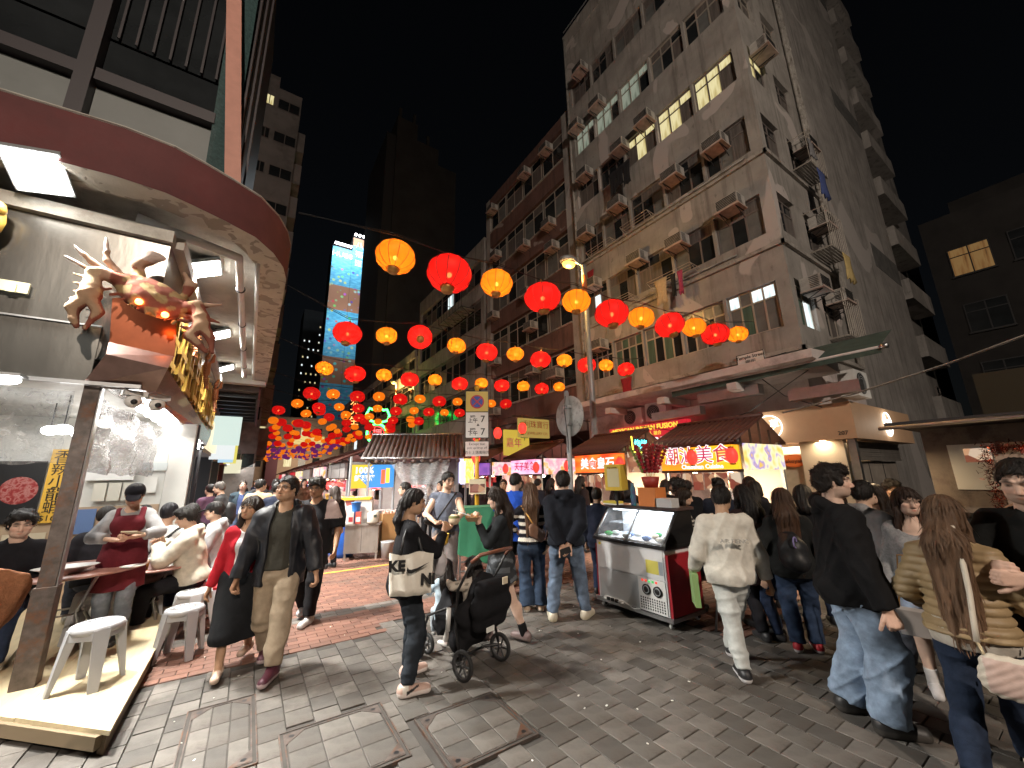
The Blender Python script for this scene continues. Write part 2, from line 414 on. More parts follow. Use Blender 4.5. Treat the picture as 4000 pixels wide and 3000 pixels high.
def ac_unit(loc,rz,label,group,sc=1.):
    global AC
    if AC is None:
        t = thing('air_conditioner',label,'air conditioner',(0,0,0),0,group)
        m = MB(); m.bx(-.33,.33,-.52,-.02,.06,.46); m.build('casing',M_AC,t)
        g = MB()
        for i in range(7): g.bx(-.30,.30,-.532,-.521,.09+i*.052,.09+i*.052+.028)
        for q in (-1,1):
            for i in range(7): g.bx(q*.331-.004,q*.331+.004,-.47,-.25,.10+i*.05,.10+i*.05+.022)
        g.build('grille',M_GRILLE,t)
        p = MB(); p.bx(-.37,.37,-.56,-.01,.025,.055); p.bx(-.37,.37,-.565,-.555,.025,.085); p.build('drip_tray',M_ACTRAY,t)
        for q in (-1,1): b = MB(); b.tube([(q*.25,-.5,.02),(q*.25,-.0,-.22)],.012,4); b.bx(q*.25-.012,q*.25+.012,-.5,0,.005,.024); b.build('bracket',M_DARK,t)
        AC = t
    else:
        t = copy_tree(AC); t['label'] = label; t['group'] = group
    t.location = loc; t.rotation_euler = (0,0,rz); t.scale = (sc,)*3
    return t

BX,BY,BY2 = 11.86,3.94,12.1
block = thing('old_apartment_block','weathered grey six storey corner block with patched render above the stalls','building',(BX,BY,0))
def bpart(name,m,*boxes):
    for b in boxes:
        mm = MB(); mm.bx(b[0]-BX,b[1]-BX,b[2]-BY,b[3]-BY,b[4],b[5]); mm.build(name,m,block)
LZ = [4.91,8.05,11.1,14.15,17.2,20.25,23.3]          # floor ledges
# walls: core + spandrels standing proud of a recessed window band, so the windows sit in real openings
WB = [(5.62,7.02),(8.52,9.86),(11.4,12.75),(14.2,15.5),(17.15,18.5),(20.2,21.5)]
core = [(BX+.22,16.2,BY+.22,BY2,4.6,24.6)]
sp = []; zprev = 4.62
for a,b in WB: sp.append((zprev,a)); zprev = b
sp.append((zprev,24.4))
bpart('wall',M_WALL,*core)
for a,b in sp: bpart('spandrel',M_WALL,(BX,BX+.22,BY,BY2,a,b),(BX+.22,16.2,BY,BY+.22,a,b))
bpart('corner_pier',M_WALL,*[(BX-.002,BX+.30,BY-.002,BY+.34,a,b) for a,b in WB])
bpart('end_pier',M_WALL,*[(BX,BX+.22,BY2-.34,BY2,a,b) for a,b in WB])
for z in LZ: bpart('ledge',M_SILL,(BX-.09,BX-.002,BY-.09,BY2,z-.06,z+.05),(BX-.09,16.2,BY-.09,BY-.002,z-.06,z+.05)) if z < 12 else None
bpart('parapet',M_WALL,(BX-.05,BX+.25,BY-.05,BY2,24.4,25.3),(BX+.25,16.2,BY-.05,BY+.25,24.4,25.3))
bpart('roof_rail',M_POLE,(BX+.02,BX+.06,BY,BY2,25.7,25.74))
rw = random.Random(11)
frames = [M_FRAME_LT,M_FRAME_DK,M_FRAME_DK,M_FRAME_DK,M_FRAME_LT,M_FRAME_DK]
for fl,(a,b) in enumerate(WB):
    edges = [BY+.34,5.75,7.3,8.9,10.4,BY2-.34]; h = b-a
    for k in range(5):
        y0,y1 = edges[k],edges[k+1]; w = y1-y0-.10
        if fl == 3 and k < 3: pn = [(P_LIT,P_LIT),(P_LIT,P_LIT),(P_CURTAIN,P_LIT)] if k < 2 else [(P_CURTAIN,P_LIT),(P_LIT,P_LIT)]
        elif fl == 4 and k >= 2: pn = [(P_LITG,P_LITG),(P_LITG,P_LITG),(P_DARK,P_LITG)]
        elif fl == 0: pn = [[(P_FROST,P_LITW),(P_GREENC,P_FROST),(P_FROST,P_LITW)],[(P_DARK,P_FROST),(P_CURTAIN,P_FROST)],[(P_GREENC,P_FROST),(P_DARK,P_CURTAIN)],[(P_GREENC,P_CURTAIN),(P_DARK,P_GREENC)],[(P_CURTAIN,P_DARK),(P_DARK,P_DARK)]][k]
        elif fl == 1 and k == 4: pn = [(P_CURTAIN,P_DARK),(P_LITW,P_CURTAIN)]
        else: pn = [rw.choice([(P_DARK,P_DARK),(P_CURTAIN,P_DARK),(P_CURTAIN,P_CURTAIN),(P_FROST,P_CURTAIN),(P_DARK,P_CURTAIN)]) for _ in range(3)]
        window(block,(.10,(y0+y1)/2-BY,(a+b)/2),'x',w,h,frames[fl],4 if fl == 0 else 3,.27,pn,sill=fl > 0)
        bpart('pier',M_WALL,(BX+.004,BX+.22,y1-.05,y1+.05,a,b)) if k < 4 else None
    # side face
    for x0,x1 in ((12.15,13.35),(14.0,15.2)):
        pn = [(P_LIT,P_LIT),(P_DARK,P_LIT)] if fl == 3 and x0 < 13 else [(P_GREENC,P_FROST),(P_LITW,P_DARK)] if fl == 0 and x0 < 13 else [(P_DARK,P_DARK),(P_CURTAIN,P_DARK)]
        window(block,((x0+x1)/2-BX,.10,(a+b)/2-.05),'y',x1-x0-.06,h-.1,frames[fl],2,.27,pn,sill=False)
    bpart('side_pier',M_WALL,(13.35,14.0,BY+.003,BY+.22,a,b),(15.2,16.2,BY+.003,BY+.22,a,b),(12.16,12.17,BY+.05,BY+.22,a,b))
# drain pipes on both faces
for px in (15.72,15.95,16.12):
    m = MB(); m.tube([(px-BX,-.09,4.9),(px-BX,-.09,25)],.055,8)
    for z in range(6,25,3): m.tube([(px-BX,-.09,z),(px-BX,-.09,z+.14)],.075,8)
    m.build('drain_pipe',M_SILL,block)
m = MB(); m.tube([(-.06,1.2,8.24),(-.06,6.6,8.24),(-.06,6.6,7.4)],.025,6); m.tube([(-.06,.5,11.25),(-.06,7.9,11.25)],.025,6); m.tube([(-.06,BY2-BY-.1,4.9),(-.06,BY2-BY-.1,25)],.06,8)
m.build('drain_pipe',M_SILL,block)
# air conditioners: (floor, y, z offset from band top)
flname = ['first','second','third','fourth','fifth','sixth']
for fl,y in ((0,10.9),(1,5.0),(1,6.9),(1,8.6),(1,11.0),(2,5.15),(2,6.75),(2,9.3),(2,11.2),(3,7.6),(3,8.9),(3,11.0),(4,9.9),(4,11.3),(5,10.8)):
    zz = WB[fl][1]-.30 if (fl+int(y*10)) % 2 else WB[fl][1]-.55
    if fl == 2 and y < 7: zz = WB[fl][0]+.55
    k = sorted([q for f,q in ((0,10.9),(1,5.0),(1,6.9),(1,8.6),(1,11.0),(2,5.15),(2,6.75),(2,9.3),(2,11.2),(3,7.6),(3,8.9),(3,11.0),(4,9.9),(4,11.3),(5,10.8)) if f == fl]).index(y)
    ac_unit((BX-.0,y,zz),R(-90),f'window air conditioner on the {flname[fl]} row of the corner block, {["nearest the corner", "second from corner", "third from corner", "fourth from corner"][k]}','air conditioners on the corner block')
for i,(x,z) in enumerate(((12.75,6.55),(14.55,6.6),(14.5,9.2),(12.6,15.0),(14.6,12.2))):
    ac_unit((x,BY,z),0,['air conditioner over the white-lit side window of the corner block','air conditioner on the side wall above the caged window','air conditioner over the middle caged balcony on the side wall','air conditioner beside the yellow-lit side window','highest air conditioner by the pipes on the side wall'][i],'air conditioners on the corner block')

# laundry racks and clothes on the facade
M_CLO = {k: mat('laundry_'+k,c,.95,var=.15,scale=9) for k,c in dict(beige=(.45,.36,.24),black=(.015,.015,.017),pink=(.40,.06,.14),red=(.30,.02,.03),yellow=(.55,.42,.18),blue=(.06,.09,.25),grey=(.2,.2,.21)).items()}
def garment(loc,w,h,m,label,axis='x',group='laundry hung on the corner block'):
    n,k = 9,7; mm = MB(); vs = []
    r = random.Random(hash(label) % 999 if 0 else len(label)*7+int(h*100))
    for side in (0,1):
        for i in range(k):
            for j in range(n):
                u = j/(n-1)-.5; v = i/(k-1); ww = w*(1-.35*(1-abs(2*v-1)**2)*.6)
                a = math.sin(j*1.9+v*2)*.03*v+(.012 if side else -.012)
                vs.append((u*ww+math.sin(v*4+j)*.012,a,-v*h*(1-.13*abs(math.sin(j*2.3+w*9)))))
    fs = []
    for side in (0,1):
        for i in range(k-1):
            for j in range(n-1):
                q = side*n*k+i*n+j; f = (q,q+1,q+n+1,q+n); fs.append(f if side else f[::-1])
    for i in range(k-1):
        for j in (0,n-1):
            q = i*n+j; fs.append((q,q+n,q+n+n*k,q+n*k) if j else (q+n*k,q+n+n*k,q+n,q))
    for j in range(n-1):
        q = j; fs.append((q,q+1,q+1+n*k,q+n*k)); q = (k-1)*n+j; fs.append((q+n*k,q+1+n*k,q+1,q))
    mm.add(vs,fs,True); o = mm.build('laundry',m,None,loc,(0,0,R(-90) if axis == 'x' else 0)); return tag(o,label,'clothes',group)
def rack(loc,w,d,label,axis='x'):
    m = MB()
    for q in (-1,1): m.tube([(q*w/2,0,.0),(q*w/2,-d,.05)],.014,4); m.tube([(q*w/2,0,-.3),(q*w/2,-d,.05)],.010,4)
    for i in range(4): m.tube([(-w/2,-d*(i+1)/4,.015+.012*i),(w/2,-d*(i+1)/4,.015+.012*i)],.010,4)
    o = m.build('drying_rack',M_FRAME_LT,None,loc,(0,0,R(-90) if axis == 'x' else 0)); return tag(o,label,'drying rack')
rack((BX,7.2,8.4),1.7,.6,'metal drying rack with beige and pink laundry on the corner block')
rack((BX,9.6,8.4),1.4,.6,'empty metal drying rack left of the hung laundry')
rack((BX,8.4,11.3),1.3,.55,'metal drying rack below the third window row')
rack((BX,10.3,11.2),1.4,.55,'metal drying rack beside the white-lit window')
garment((BX-.5,7.55,8.40),.5,1.0,M_CLO['beige'],'beige trousers hung from the drying rack')
garment((BX-.45,7.1,8.40),.2,.85,M_CLO['black'],'black and white cloth hung beside beige trousers')
garment((BX-.42,6.85,8.42),.2,.9,M_CLO['pink'],'pink towel hung at the end of the rack')
for i,y in enumerate((8.5,8.85,9.2)): garment((BX-.5,y,14.1),.42,1.15-.2*(i % 2),M_CLO['black'],['black coat in the dark laundry bundle, nearest the corner','black shirt in the middle of the dark laundry bundle','black trousers at the far end of the dark laundry bundle'][i])
garment((BX-.12,9.75,5.35),.55,.8,M_CLO['red'],'dark red cloth hanging below the first window row')
garment((BX-.14,11.2,10.6),.4,.9,M_CLO['red'],'dull red clothes under the white-lit window near the drain pipe')
# side balconies / cages
def cage(x0,x1,z0,z1,d,label):
    t = thing('window_cage',label,'window cage',((x0+x1)/2,BY-.003,z0)); w = x1-x0; h = z1-z0; m = MB()
    for q in (0,1): m.tube([(-w/2,0,h*q),(-w/2,-d,h*q),(w/2,-d,h*q),(w/2,0,h*q)],.018,4)
    m.build('rail',M_FRAME_LT,t)
    for i in range(9):
        a = MB(); a.tube([(-w/2+w*i/8,-d,0),(-w/2+w*i/8,-d,h)],.010,4); a.build('bar',M_FRAME_LT,t)
    m = MB()
    for i in range(7): m.bx(-w/2,w/2,-d+d*i/7,-d+d*i/7+.05,-.03,-.01)
    m.build('shelf',M_SILL,t)
cage(13.9,15.3,8.35,9.7,.55,'projecting caged balcony with slatted floor on the side wall')
cage(13.9,15.3,5.5,6.9,.5,'projecting window cage low on the side wall above the green awning')
cage(13.9,15.3,11.4,12.5,.5,'upper caged balcony crammed with laundry on the side wall')
garment((14.9,BY-.58,8.3),.62,1.0,M_CLO['yellow'],'yellow towel hanging from the caged balcony','y')
garment((14.6,BY-.52,11.3),.6,1.1,M_CLO['blue'],'blue sheet hanging from the upper cage','y')
garment((14.2,BY-.53,12.3),.4,.7,M_CLO['grey'],'grey clothes in the upper cage','y')

# plain wing right of the pipes, and the darker wing beyond it
wing = thing('rear_wing','tall plain grey rendered wall right of the drain pipes','building',(16.2,4.2,0))
one('wall',M_WALL2,wing,(.0,10.5,.0,8,0,42)); 
for i,z in enumerate((5,9.5,14,18.5,23,28)): one('stain_band',mat('dark_patch',(.13,.13,.125),.9,var=.3,scale=2),wing,(6.5,10.45,-.012,.0,z+1.2,z+2.4)) if i % 2 else None
wing2 = thing('dark_tenement','dark tenement wing with balconies at the right end of the grey wall','building',(26.7,4.6,0))
one('wall',M_WALL2,wing2,(.0,11,.3,8,0,40))
for k,z in enumerate(np.arange(4,39,3.1)):
    one('balcony',M_WALL2,wing2,(.6,5,-.6,.3,z,z+1.1)); window(wing2,(6.6,.24,z+1.6),'y',1.6,1.4,M_FRAME_DK,2,.27,[(P_DARK,P_DARK)]); window(wing2,(2.5,.24,z+1.75),'y',2.4,1.2,M_FRAME_DK,2,.27,[(P_DARK,P_LITG if k % 4 == 2 else P_DARK)],sill=False)
far_r = thing('far_tenement','dark low tenement with one orange lit window at the far right','building',(31,-5.4,0))
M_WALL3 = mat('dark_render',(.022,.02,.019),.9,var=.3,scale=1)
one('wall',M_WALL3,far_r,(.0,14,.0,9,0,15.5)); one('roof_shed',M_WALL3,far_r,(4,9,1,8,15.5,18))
M_ORW = litpane('lit_orange_window',(.6,.28,.08),(.75,.42,.14),.12)
for i in range(4):
    for k in range(4): window(far_r,(-.07,1.2+i*2.1,3+k*3.2),'x',1.5,1.6,M_DARK,2,.27,[(M_ORW,M_ORW) if (i,k) == (3,3) else (P_DARK,P_DARK)])

# ================================================================ second and third blocks up the street
def street_block(name,label,x,y0,y1,ztop,m,fz,seed,frame,w0=4.6,depth=9,pier=.5,nwin=4):
    t = thing(name,label,'building',(x,y0,0)); r = random.Random(seed); L = y1-y0
    one('wall',m,t,(.2,depth,0,L,3.6,ztop)); one('end_wall',M_WALL2,t,(-.01,.2,0,pier,3.6,ztop),(-.01,.2,L-pier,L,3.6,ztop))
    z = w0; k = 0
    while z+2 < ztop:
        one('spandrel',m,t,(0,.2,pier,L-pier,z,z+1.15)); one('sill',M_SILL,t,(-.07,-.002,pier,L-pier,z+1.08,z+1.15))
        ww = (L-2*pier)/nwin
        for i in range(nwin):
            pn = [r.choice([(P_DARK,P_DARK),(P_CURTAIN,P_DARK),(P_FROST,P_DARK),(P_DARK,P_CURTAIN)] + ([(P_LITW,P_DARK)] if r.random() < .06 else [])) for _ in range(2)]
            window(t,(.10,pier+ww*(i+.5),z+1.15+.9),'x',ww-.12,1.75,frame,2,.27,pn,sill=False)
        z += 3.05; k += 1
    one('top_band',m,t,(0,.2,pier,L-pier,z,ztop))
    return t
b2 = street_block('brown_apartment_block','red brown apartment block with white end piers beyond the corner block',11.95,12.25,20.9,20.6,M_BROWN,3,5,M_FRAME_LT)
b2_r = random.Random(2)
ordn = ['lowest','second','third','fourth','highest']
for k in range(5):
    for i,y in enumerate((13.6,15.9,19.4)):
        ac_unit((11.95,y+b2_r.uniform(-.3,.3),4.6+k*3.05+b2_r.choice((1.6,2.2,.6))),R(-90),f'air conditioner on the {ordn[k]} storey of the brown block, {["near end", "middle", "far end"][i]}','air conditioners on the brown block')
b3 = street_block('far_apartment_block','dim older apartment block with a metal cage balcony farther up the street',12.0,21.3,34,18.2,M_WALL2,3,9,M_FRAME_DK,nwin=5)
street_block('distant_tenement','unlit tenement row at the far end of the street on its right',12.0,34.4,70,13,M_WALL2,3,19,M_FRAME_DK,nwin=9)
m = MB(); t = thing('cage_balcony','large metal cage balcony with slatted floor high on the far block','balcony',(12.0,24.6,13.2))
for q in (0,1.7):
    m.tube([(0,-2,q),(-1.1,-2,q),(-1.1,2,q),(0,2,q)],.03,4)
for i in range(9): m.tube([(-1.1,-2+i*.5,0),(-1.1,-2+i*.5,1.7)],.018,4)
for i in range(5): m.tube([(-.02,-2+i,-.8),(-1.1,-2+i,0)],.02,4)
m.build('frame',M_DARK,t)
for i in range(8): one('slat',M_SILL,t,(-1.08,-.02,-2+i*.5,-2+i*.5+.34,-.05,-.02))

# far towers
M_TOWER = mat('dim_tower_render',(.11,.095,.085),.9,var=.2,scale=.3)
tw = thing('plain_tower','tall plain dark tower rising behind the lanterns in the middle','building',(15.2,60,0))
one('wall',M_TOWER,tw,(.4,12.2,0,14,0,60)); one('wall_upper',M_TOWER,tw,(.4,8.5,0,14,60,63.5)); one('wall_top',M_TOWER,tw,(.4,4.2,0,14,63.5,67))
one('side_strip',mat('tower_strip',(.1,.09,.085),.9),tw,(-1.2,.4,.5,14,0,63))
for x,z in ((.9,67),(3.6,67),(6.5,63.5)): one('mast',M_TOWER,tw,(x,x+.5,1,1.5,z,z+3.2))
lt = thing('tower_block','dark apartment tower with a few lit windows behind the left canopy','building',(-9,30,0))
LTW = mat('dim_render',(.22,.20,.19),.9,var=.25,scale=.4,dirt=(.12,.11,.10),dirts=.5)
one('wall',LTW,lt,(0,9.2,0,14,0,31.6)); one('wall_upper',LTW,lt,(0,7.6,0,10,31.6,32.6))
litset = {(0,9): P_LIT,(1,9): P_LIT,(2,9): P_LIT,(1,8): P_LIT}
for i,x in enumerate((5.3,5.95,7.1,8.4)):
    for k in range(10):
        pn = litset.get((i,k)) if (i,k) in ((1,9),(2,9),(1,8)) or (i,k) == (0,9) else None
        window(lt,(x,-.03,3+k*3.02),'y',.62 if i < 3 else 1.5,.95,M_FRAME_DK,2,0,[((pn or P_DARK),)*2],sill=False)
for k in range(9): one('bay',LTW,lt,(9.2,9.75,1.2,4.4,3.4+k*3.02,5.2+k*3.02)); one('bay',LTW,lt,(9.2,9.75,6.2,10.4,3.4+k*3.02,5.2+k*3.02))
ft = thing('distant_tower','far black residential tower dotted with small lit windows','building',(10,150,0))
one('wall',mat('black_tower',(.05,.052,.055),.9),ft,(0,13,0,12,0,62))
rr = random.Random(4); wl = [P_LIT,P_LITW]
for i in range(60):
    x,k = rr.randrange(8),rr.randrange(18); o = inst('window',pane_mesh(.42,.6,wl[i % 2]),ft,(1+x*1.55,-.02,8+k*3.))
eb = thing('end_building','brown building closing the far end of the street under the last lanterns','building',(-4,96,0))
one('wall',mat('warm_far_wall',(.30,.22,.16),.9,var=.2,scale=.4),eb,(0,24,0,8,0,15)); one('dark_pillar',mat('maroon_pillar',(.08,.02,.03),.7),eb,(6.5,8.5,-1.2,-.05,0,11)); one('sign_panel',emis('gold_sign_glow',(.8,.6,.2),.5),eb,(11,17,-.2,-.02,9.2,11))
for i in range(8):
    for k in range(3): one('window',GLASS if (i+k) % 3 else P_LIT,eb,(1.5+i*2.7,2.9+i*2.7,-.06,-.01,4.5+k*3.2,6.3+k*3.2)) if not (6 < 1.5+i*2.7 < 9 or (k == 1 and i > 2 and i < 7)) else None
lamp('end_light','AREA',(8,88,6),500,(1,.8,.6),6,(R(75),0,0))
# ================================================================ people: signed-distance bodies meshed with surface nets
SKIN = mat('skin',(1,1,1),.55,attr=True,var=.06,scale=30,bump=.08,bscale=120,spec=.35)
CLOTH = mat('cloth',(1,1,1),.9,attr=True,var=.14,scale=14,bump=.42,bscale=24,spec=.15)
KNIT = mat('knit',(1,1,1),.95,attr=True,var=.2,scale=60,bump=.6,bscale=140,spec=.1)
DENIM = mat('denim',(1,1,1),.9,attr=True,var=.32,scale=11,bump=.45,bscale=30,spec=.15)
NYLON = mat('nylon',(1,1,1),.5,attr=True,var=.1,scale=10,bump=.35,bscale=26,spec=.4)
LEATHER = mat('leather',(1,1,1),.5,attr=True,var=.1,scale=20,bump=.15,bscale=60)
HAIR = mat('hair_strands',(1,1,1),.42,attr=True,var=.25,scale=40,bump=.6,bscale=110,stretch=(3,3,.35),spec=.3)

class SDF:
    def __init__(s,lo,hi,h):
        s.h = h; s.lo = np.array(lo,np.float32)
        s.n = np.ceil((np.array(hi)-np.array(lo))/h).astype(int)+1
        s.d = np.full(s.n,1.,np.float32)
    def sub(s,lo,hi):
        a = np.clip(np.floor((np.array(lo)-s.lo)/s.h).astype(int),0,s.n); b = np.clip(np.ceil((np.array(hi)-s.lo)/s.h).astype(int)+1,0,s.n)
        sl = tuple(slice(int(i),int(j)) for i,j in zip(a,b))
        ax = [(s.lo[k]+s.h*np.arange(a[k],b[k],dtype=np.float32)) for k in range(3)]
        return sl,ax[0][:,None,None],ax[1][None,:,None],ax[2][None,None,:]
    def put(s,sl,f,k):
        o = s.d[sl]
        if o.size == 0: return
        if k > 0:
            q = np.maximum(k-np.abs(o-f),0)/k
            s.d[sl] = np.minimum(o,f)-q*q*k*.25
        else: s.d[sl] = np.minimum(o,f)
    def cut(s,sl,f,k=.01):
        o = s.d[sl]; g = -f
        q = np.maximum(k-np.abs(o-g),0)/k
        s.d[sl] = np.maximum(o,g)+q*q*k*.25
    def cone(s,a,b,ra,rb,k=.02,fl=1.,end=None,start=None,carve=False):
        a = np.array(a,np.float32); b = np.array(b,np.float32); m = max(ra,rb)*max(1,fl)+.05+k
        sl,X,Y,Z = s.sub(np.minimum(a,b)-m,np.maximum(a,b)+m)
        ab = b-a; L2 = float(ab@ab)+1e-9
        t0 = ((X-a[0])*ab[0]+(Y-a[1])*ab[1]+(Z-a[2])*ab[2])/L2; t = np.clip(t0,0,1)
        qx = X-a[0]-t*ab[0]; qy = (Y-a[1]-t*ab[1])/fl; qz = Z-a[2]-t*ab[2]
        f = (np.sqrt(qx*qx+qy*qy+qz*qz)-(ra+(rb-ra)*t))*min(1,fl)
        L = math.sqrt(L2)
        if end is not None: f = np.maximum(f,(t0-end)*L)
        if start is not None: f = np.maximum(f,(start-t0)*L)
        s.cut(sl,f,k) if carve else s.put(sl,f,k)
    def ell(s,c,r,k=.02,Rm=None,carve=False):
        c = np.array(c,np.float32); r = np.array(r,np.float32); m = float(r.max())+.04+k
        sl,X,Y,Z = s.sub(c-m,c+m); x,y,z = X-c[0],Y-c[1],Z-c[2]
        if Rm is not None:
            T = np.array(Rm.transposed(),np.float32)
            x,y,z = T[0,0]*x+T[0,1]*y+T[0,2]*z,T[1,0]*x+T[1,1]*y+T[1,2]*z,T[2,0]*x+T[2,1]*y+T[2,2]*z
        q = np.sqrt((x/r[0])**2+(y/r[1])**2+(z/r[2])**2)
        f = (q-1)*float(r.min())
        s.cut(sl,f,k) if carve else s.put(sl,f,k)
    def fn(s,g):   # displace: d += g(X,Y,Z) near the surface
        X = s.lo[0]+s.h*np.arange(s.n[0],dtype=np.float32); Y = s.lo[1]+s.h*np.arange(s.n[1],dtype=np.float32); Z = s.lo[2]+s.h*np.arange(s.n[2],dtype=np.float32)
        i = np.nonzero(np.abs(s.d) < .06)
        s.d[i] += g(X[i[0]],Y[i[1]],Z[i[2]])
    def mesh(s):
        d = s.d; d[0] = d[-1] = 1; d[:,0] = d[:,-1] = 1; d[:,:,0] = d[:,:,-1] = 1
        neg = d < 0; c = [slice(None,-1),slice(1,None)]
        cnt = np.zeros(s.n-1,np.int8)
        for i in (0,1):
            for j in (0,1):
                for k in (0,1): cnt += neg[c[i],c[j],c[k]]
        act = np.nonzero((cnt > 0) & (cnt < 8)); na = len(act[0])
        idx = np.full(s.n-1,-1,np.int32); idx[act] = np.arange(na)
        acc = np.zeros((na,3),np.float32); w = np.zeros(na,np.float32)
        I = np.array(act).T
        cor = [(i,j,k) for i in (0,1) for j in (0,1) for k in (0,1)]
        val = {q: d[I[:,0]+q[0],I[:,1]+q[1],I[:,2]+q[2]] for q in cor}
        for q in cor:
            for ax in range(3):
                if q[ax]: continue
                p = list(q); p[ax] = 1; a,b = val[q],val[tuple(p)]
                m = (a < 0) != (b < 0); t = np.where(m,a/np.where(m,a-b,1),0)
                for k in range(3): acc[:,k] += np.where(m,q[k]+(t if k == ax else 0),0)
                w += m
        V = (I+acc/w[:,None])*s.h+s.lo
        F = []
        for ax in range(3):
            u,v = (ax+1) % 3,(ax+2) % 3
            A = np.moveaxis(neg,[ax,u,v],[0,1,2]); G = np.moveaxis(idx,[ax,u,v],[0,1,2])
            e = A[:-1,1:-1,1:-1] != A[1:,1:-1,1:-1]; q = np.nonzero(e); fl = A[:-1,1:-1,1:-1][q]
            i,j,k = q[0],q[1]+1,q[2]+1
            f = np.stack([G[i,j-1,k-1],G[i,j,k-1],G[i,j,k],G[i,j-1,k]],1)
            f[~fl] = f[~fl][:,::-1]; F.append(f)
        return V,np.concatenate(F)

def np_mesh(name,parts,mat_,colf=None,smooth=True):
    """parts: list of (V, F, colour or per-vertex colours) joined into one mesh"""
    Vs = []; Fs = []; Cs = []; n = 0
    for V,F,c in parts:
        Vs.append(V); Fs.append(F+n); n += len(V)
        c = np.asarray(c,np.float32)
        Cs.append(np.broadcast_to(c,(len(V),3)) if c.ndim == 1 else c)
    V = np.concatenate(Vs).astype(np.float32); F = np.concatenate(Fs).astype(np.int32); Cc = np.concatenate(Cs)
    me = bpy.data.meshes.new(name); me.vertices.add(len(V)); me.vertices.foreach_set('co',V.ravel())
    me.loops.add(F.size); me.loops.foreach_set('vertex_index',F.ravel()); me.polygons.add(len(F))
    me.polygons.foreach_set('loop_start',np.arange(0,F.size,4,dtype=np.int32)); me.polygons.foreach_set('loop_total',np.full(len(F),4,np.int32))
    me.polygons.foreach_set('use_smooth',np.full(len(F),smooth)); me.update(calc_edges=True)
    a = me.attributes.new('col','FLOAT_COLOR','POINT'); a.data.foreach_set('color',np.concatenate([Cc,np.ones((len(V),1),np.float32)],1).astype(np.float32).ravel())
    me.materials.append(mat_); me.validate()
    return me

def wob(amp,f,seed):
    r = np.random.RandomState(seed); ph = r.uniform(0,6.28,(5,2)); dr = r.normal(size=(5,3)); dr /= np.linalg.norm(dr,axis=1)[:,None]
    def g(X,Y,Z):
        o = 0
        for i in range(5):
            a = (dr[i,0]*X+dr[i,1]*Y+dr[i,2]*Z)*f*(.7+.25*i)
            b = (dr[i,1]*X+dr[i,2]*Y+dr[i,0]*Z)*f*.6
            o = o+np.sin(a+1.6*np.sin(b+ph[i,1])+ph[i,0])/(1+.35*i)
        rg = 1-np.abs(np.sin(f*.28*(dr[0,0]*X+dr[0,1]*Y+dr[0,2]*Z)+1.3*np.sin(f*.22*(dr[1,2]*X-dr[1,0]*Z+dr[1,1]*Y)+ph[0,1])+ph[0,0]))
        return (amp*(.30*o-1.5*rg**3+.25)).astype(np.float32)
    return g

def ik(a,c,l1,l2,hint):
    a = Vector(a); c = Vector(c); d = c-a; L = min(d.length,(l1+l2)*.999); L = max(L,abs(l1-l2)+.01)
    u = d.normalized(); c = a+u*L
    x = (l1*l1-l2*l2+L*L)/(2*L); y = math.sqrt(max(0,l1*l1-x*x))
    h = Vector(hint); h = h-u*h.dot(u)
    if h.length < 1e-4: h = Vector((0,1,0))
    return a+u*x+h.normalized()*y,c
def v3(v): return np.array(v,np.float32)

SK = {'light': (.60,.40,.29),'pale': (.66,.46,.36),'tan': (.44,.27,.17),'brown': (.30,.17,.10)}

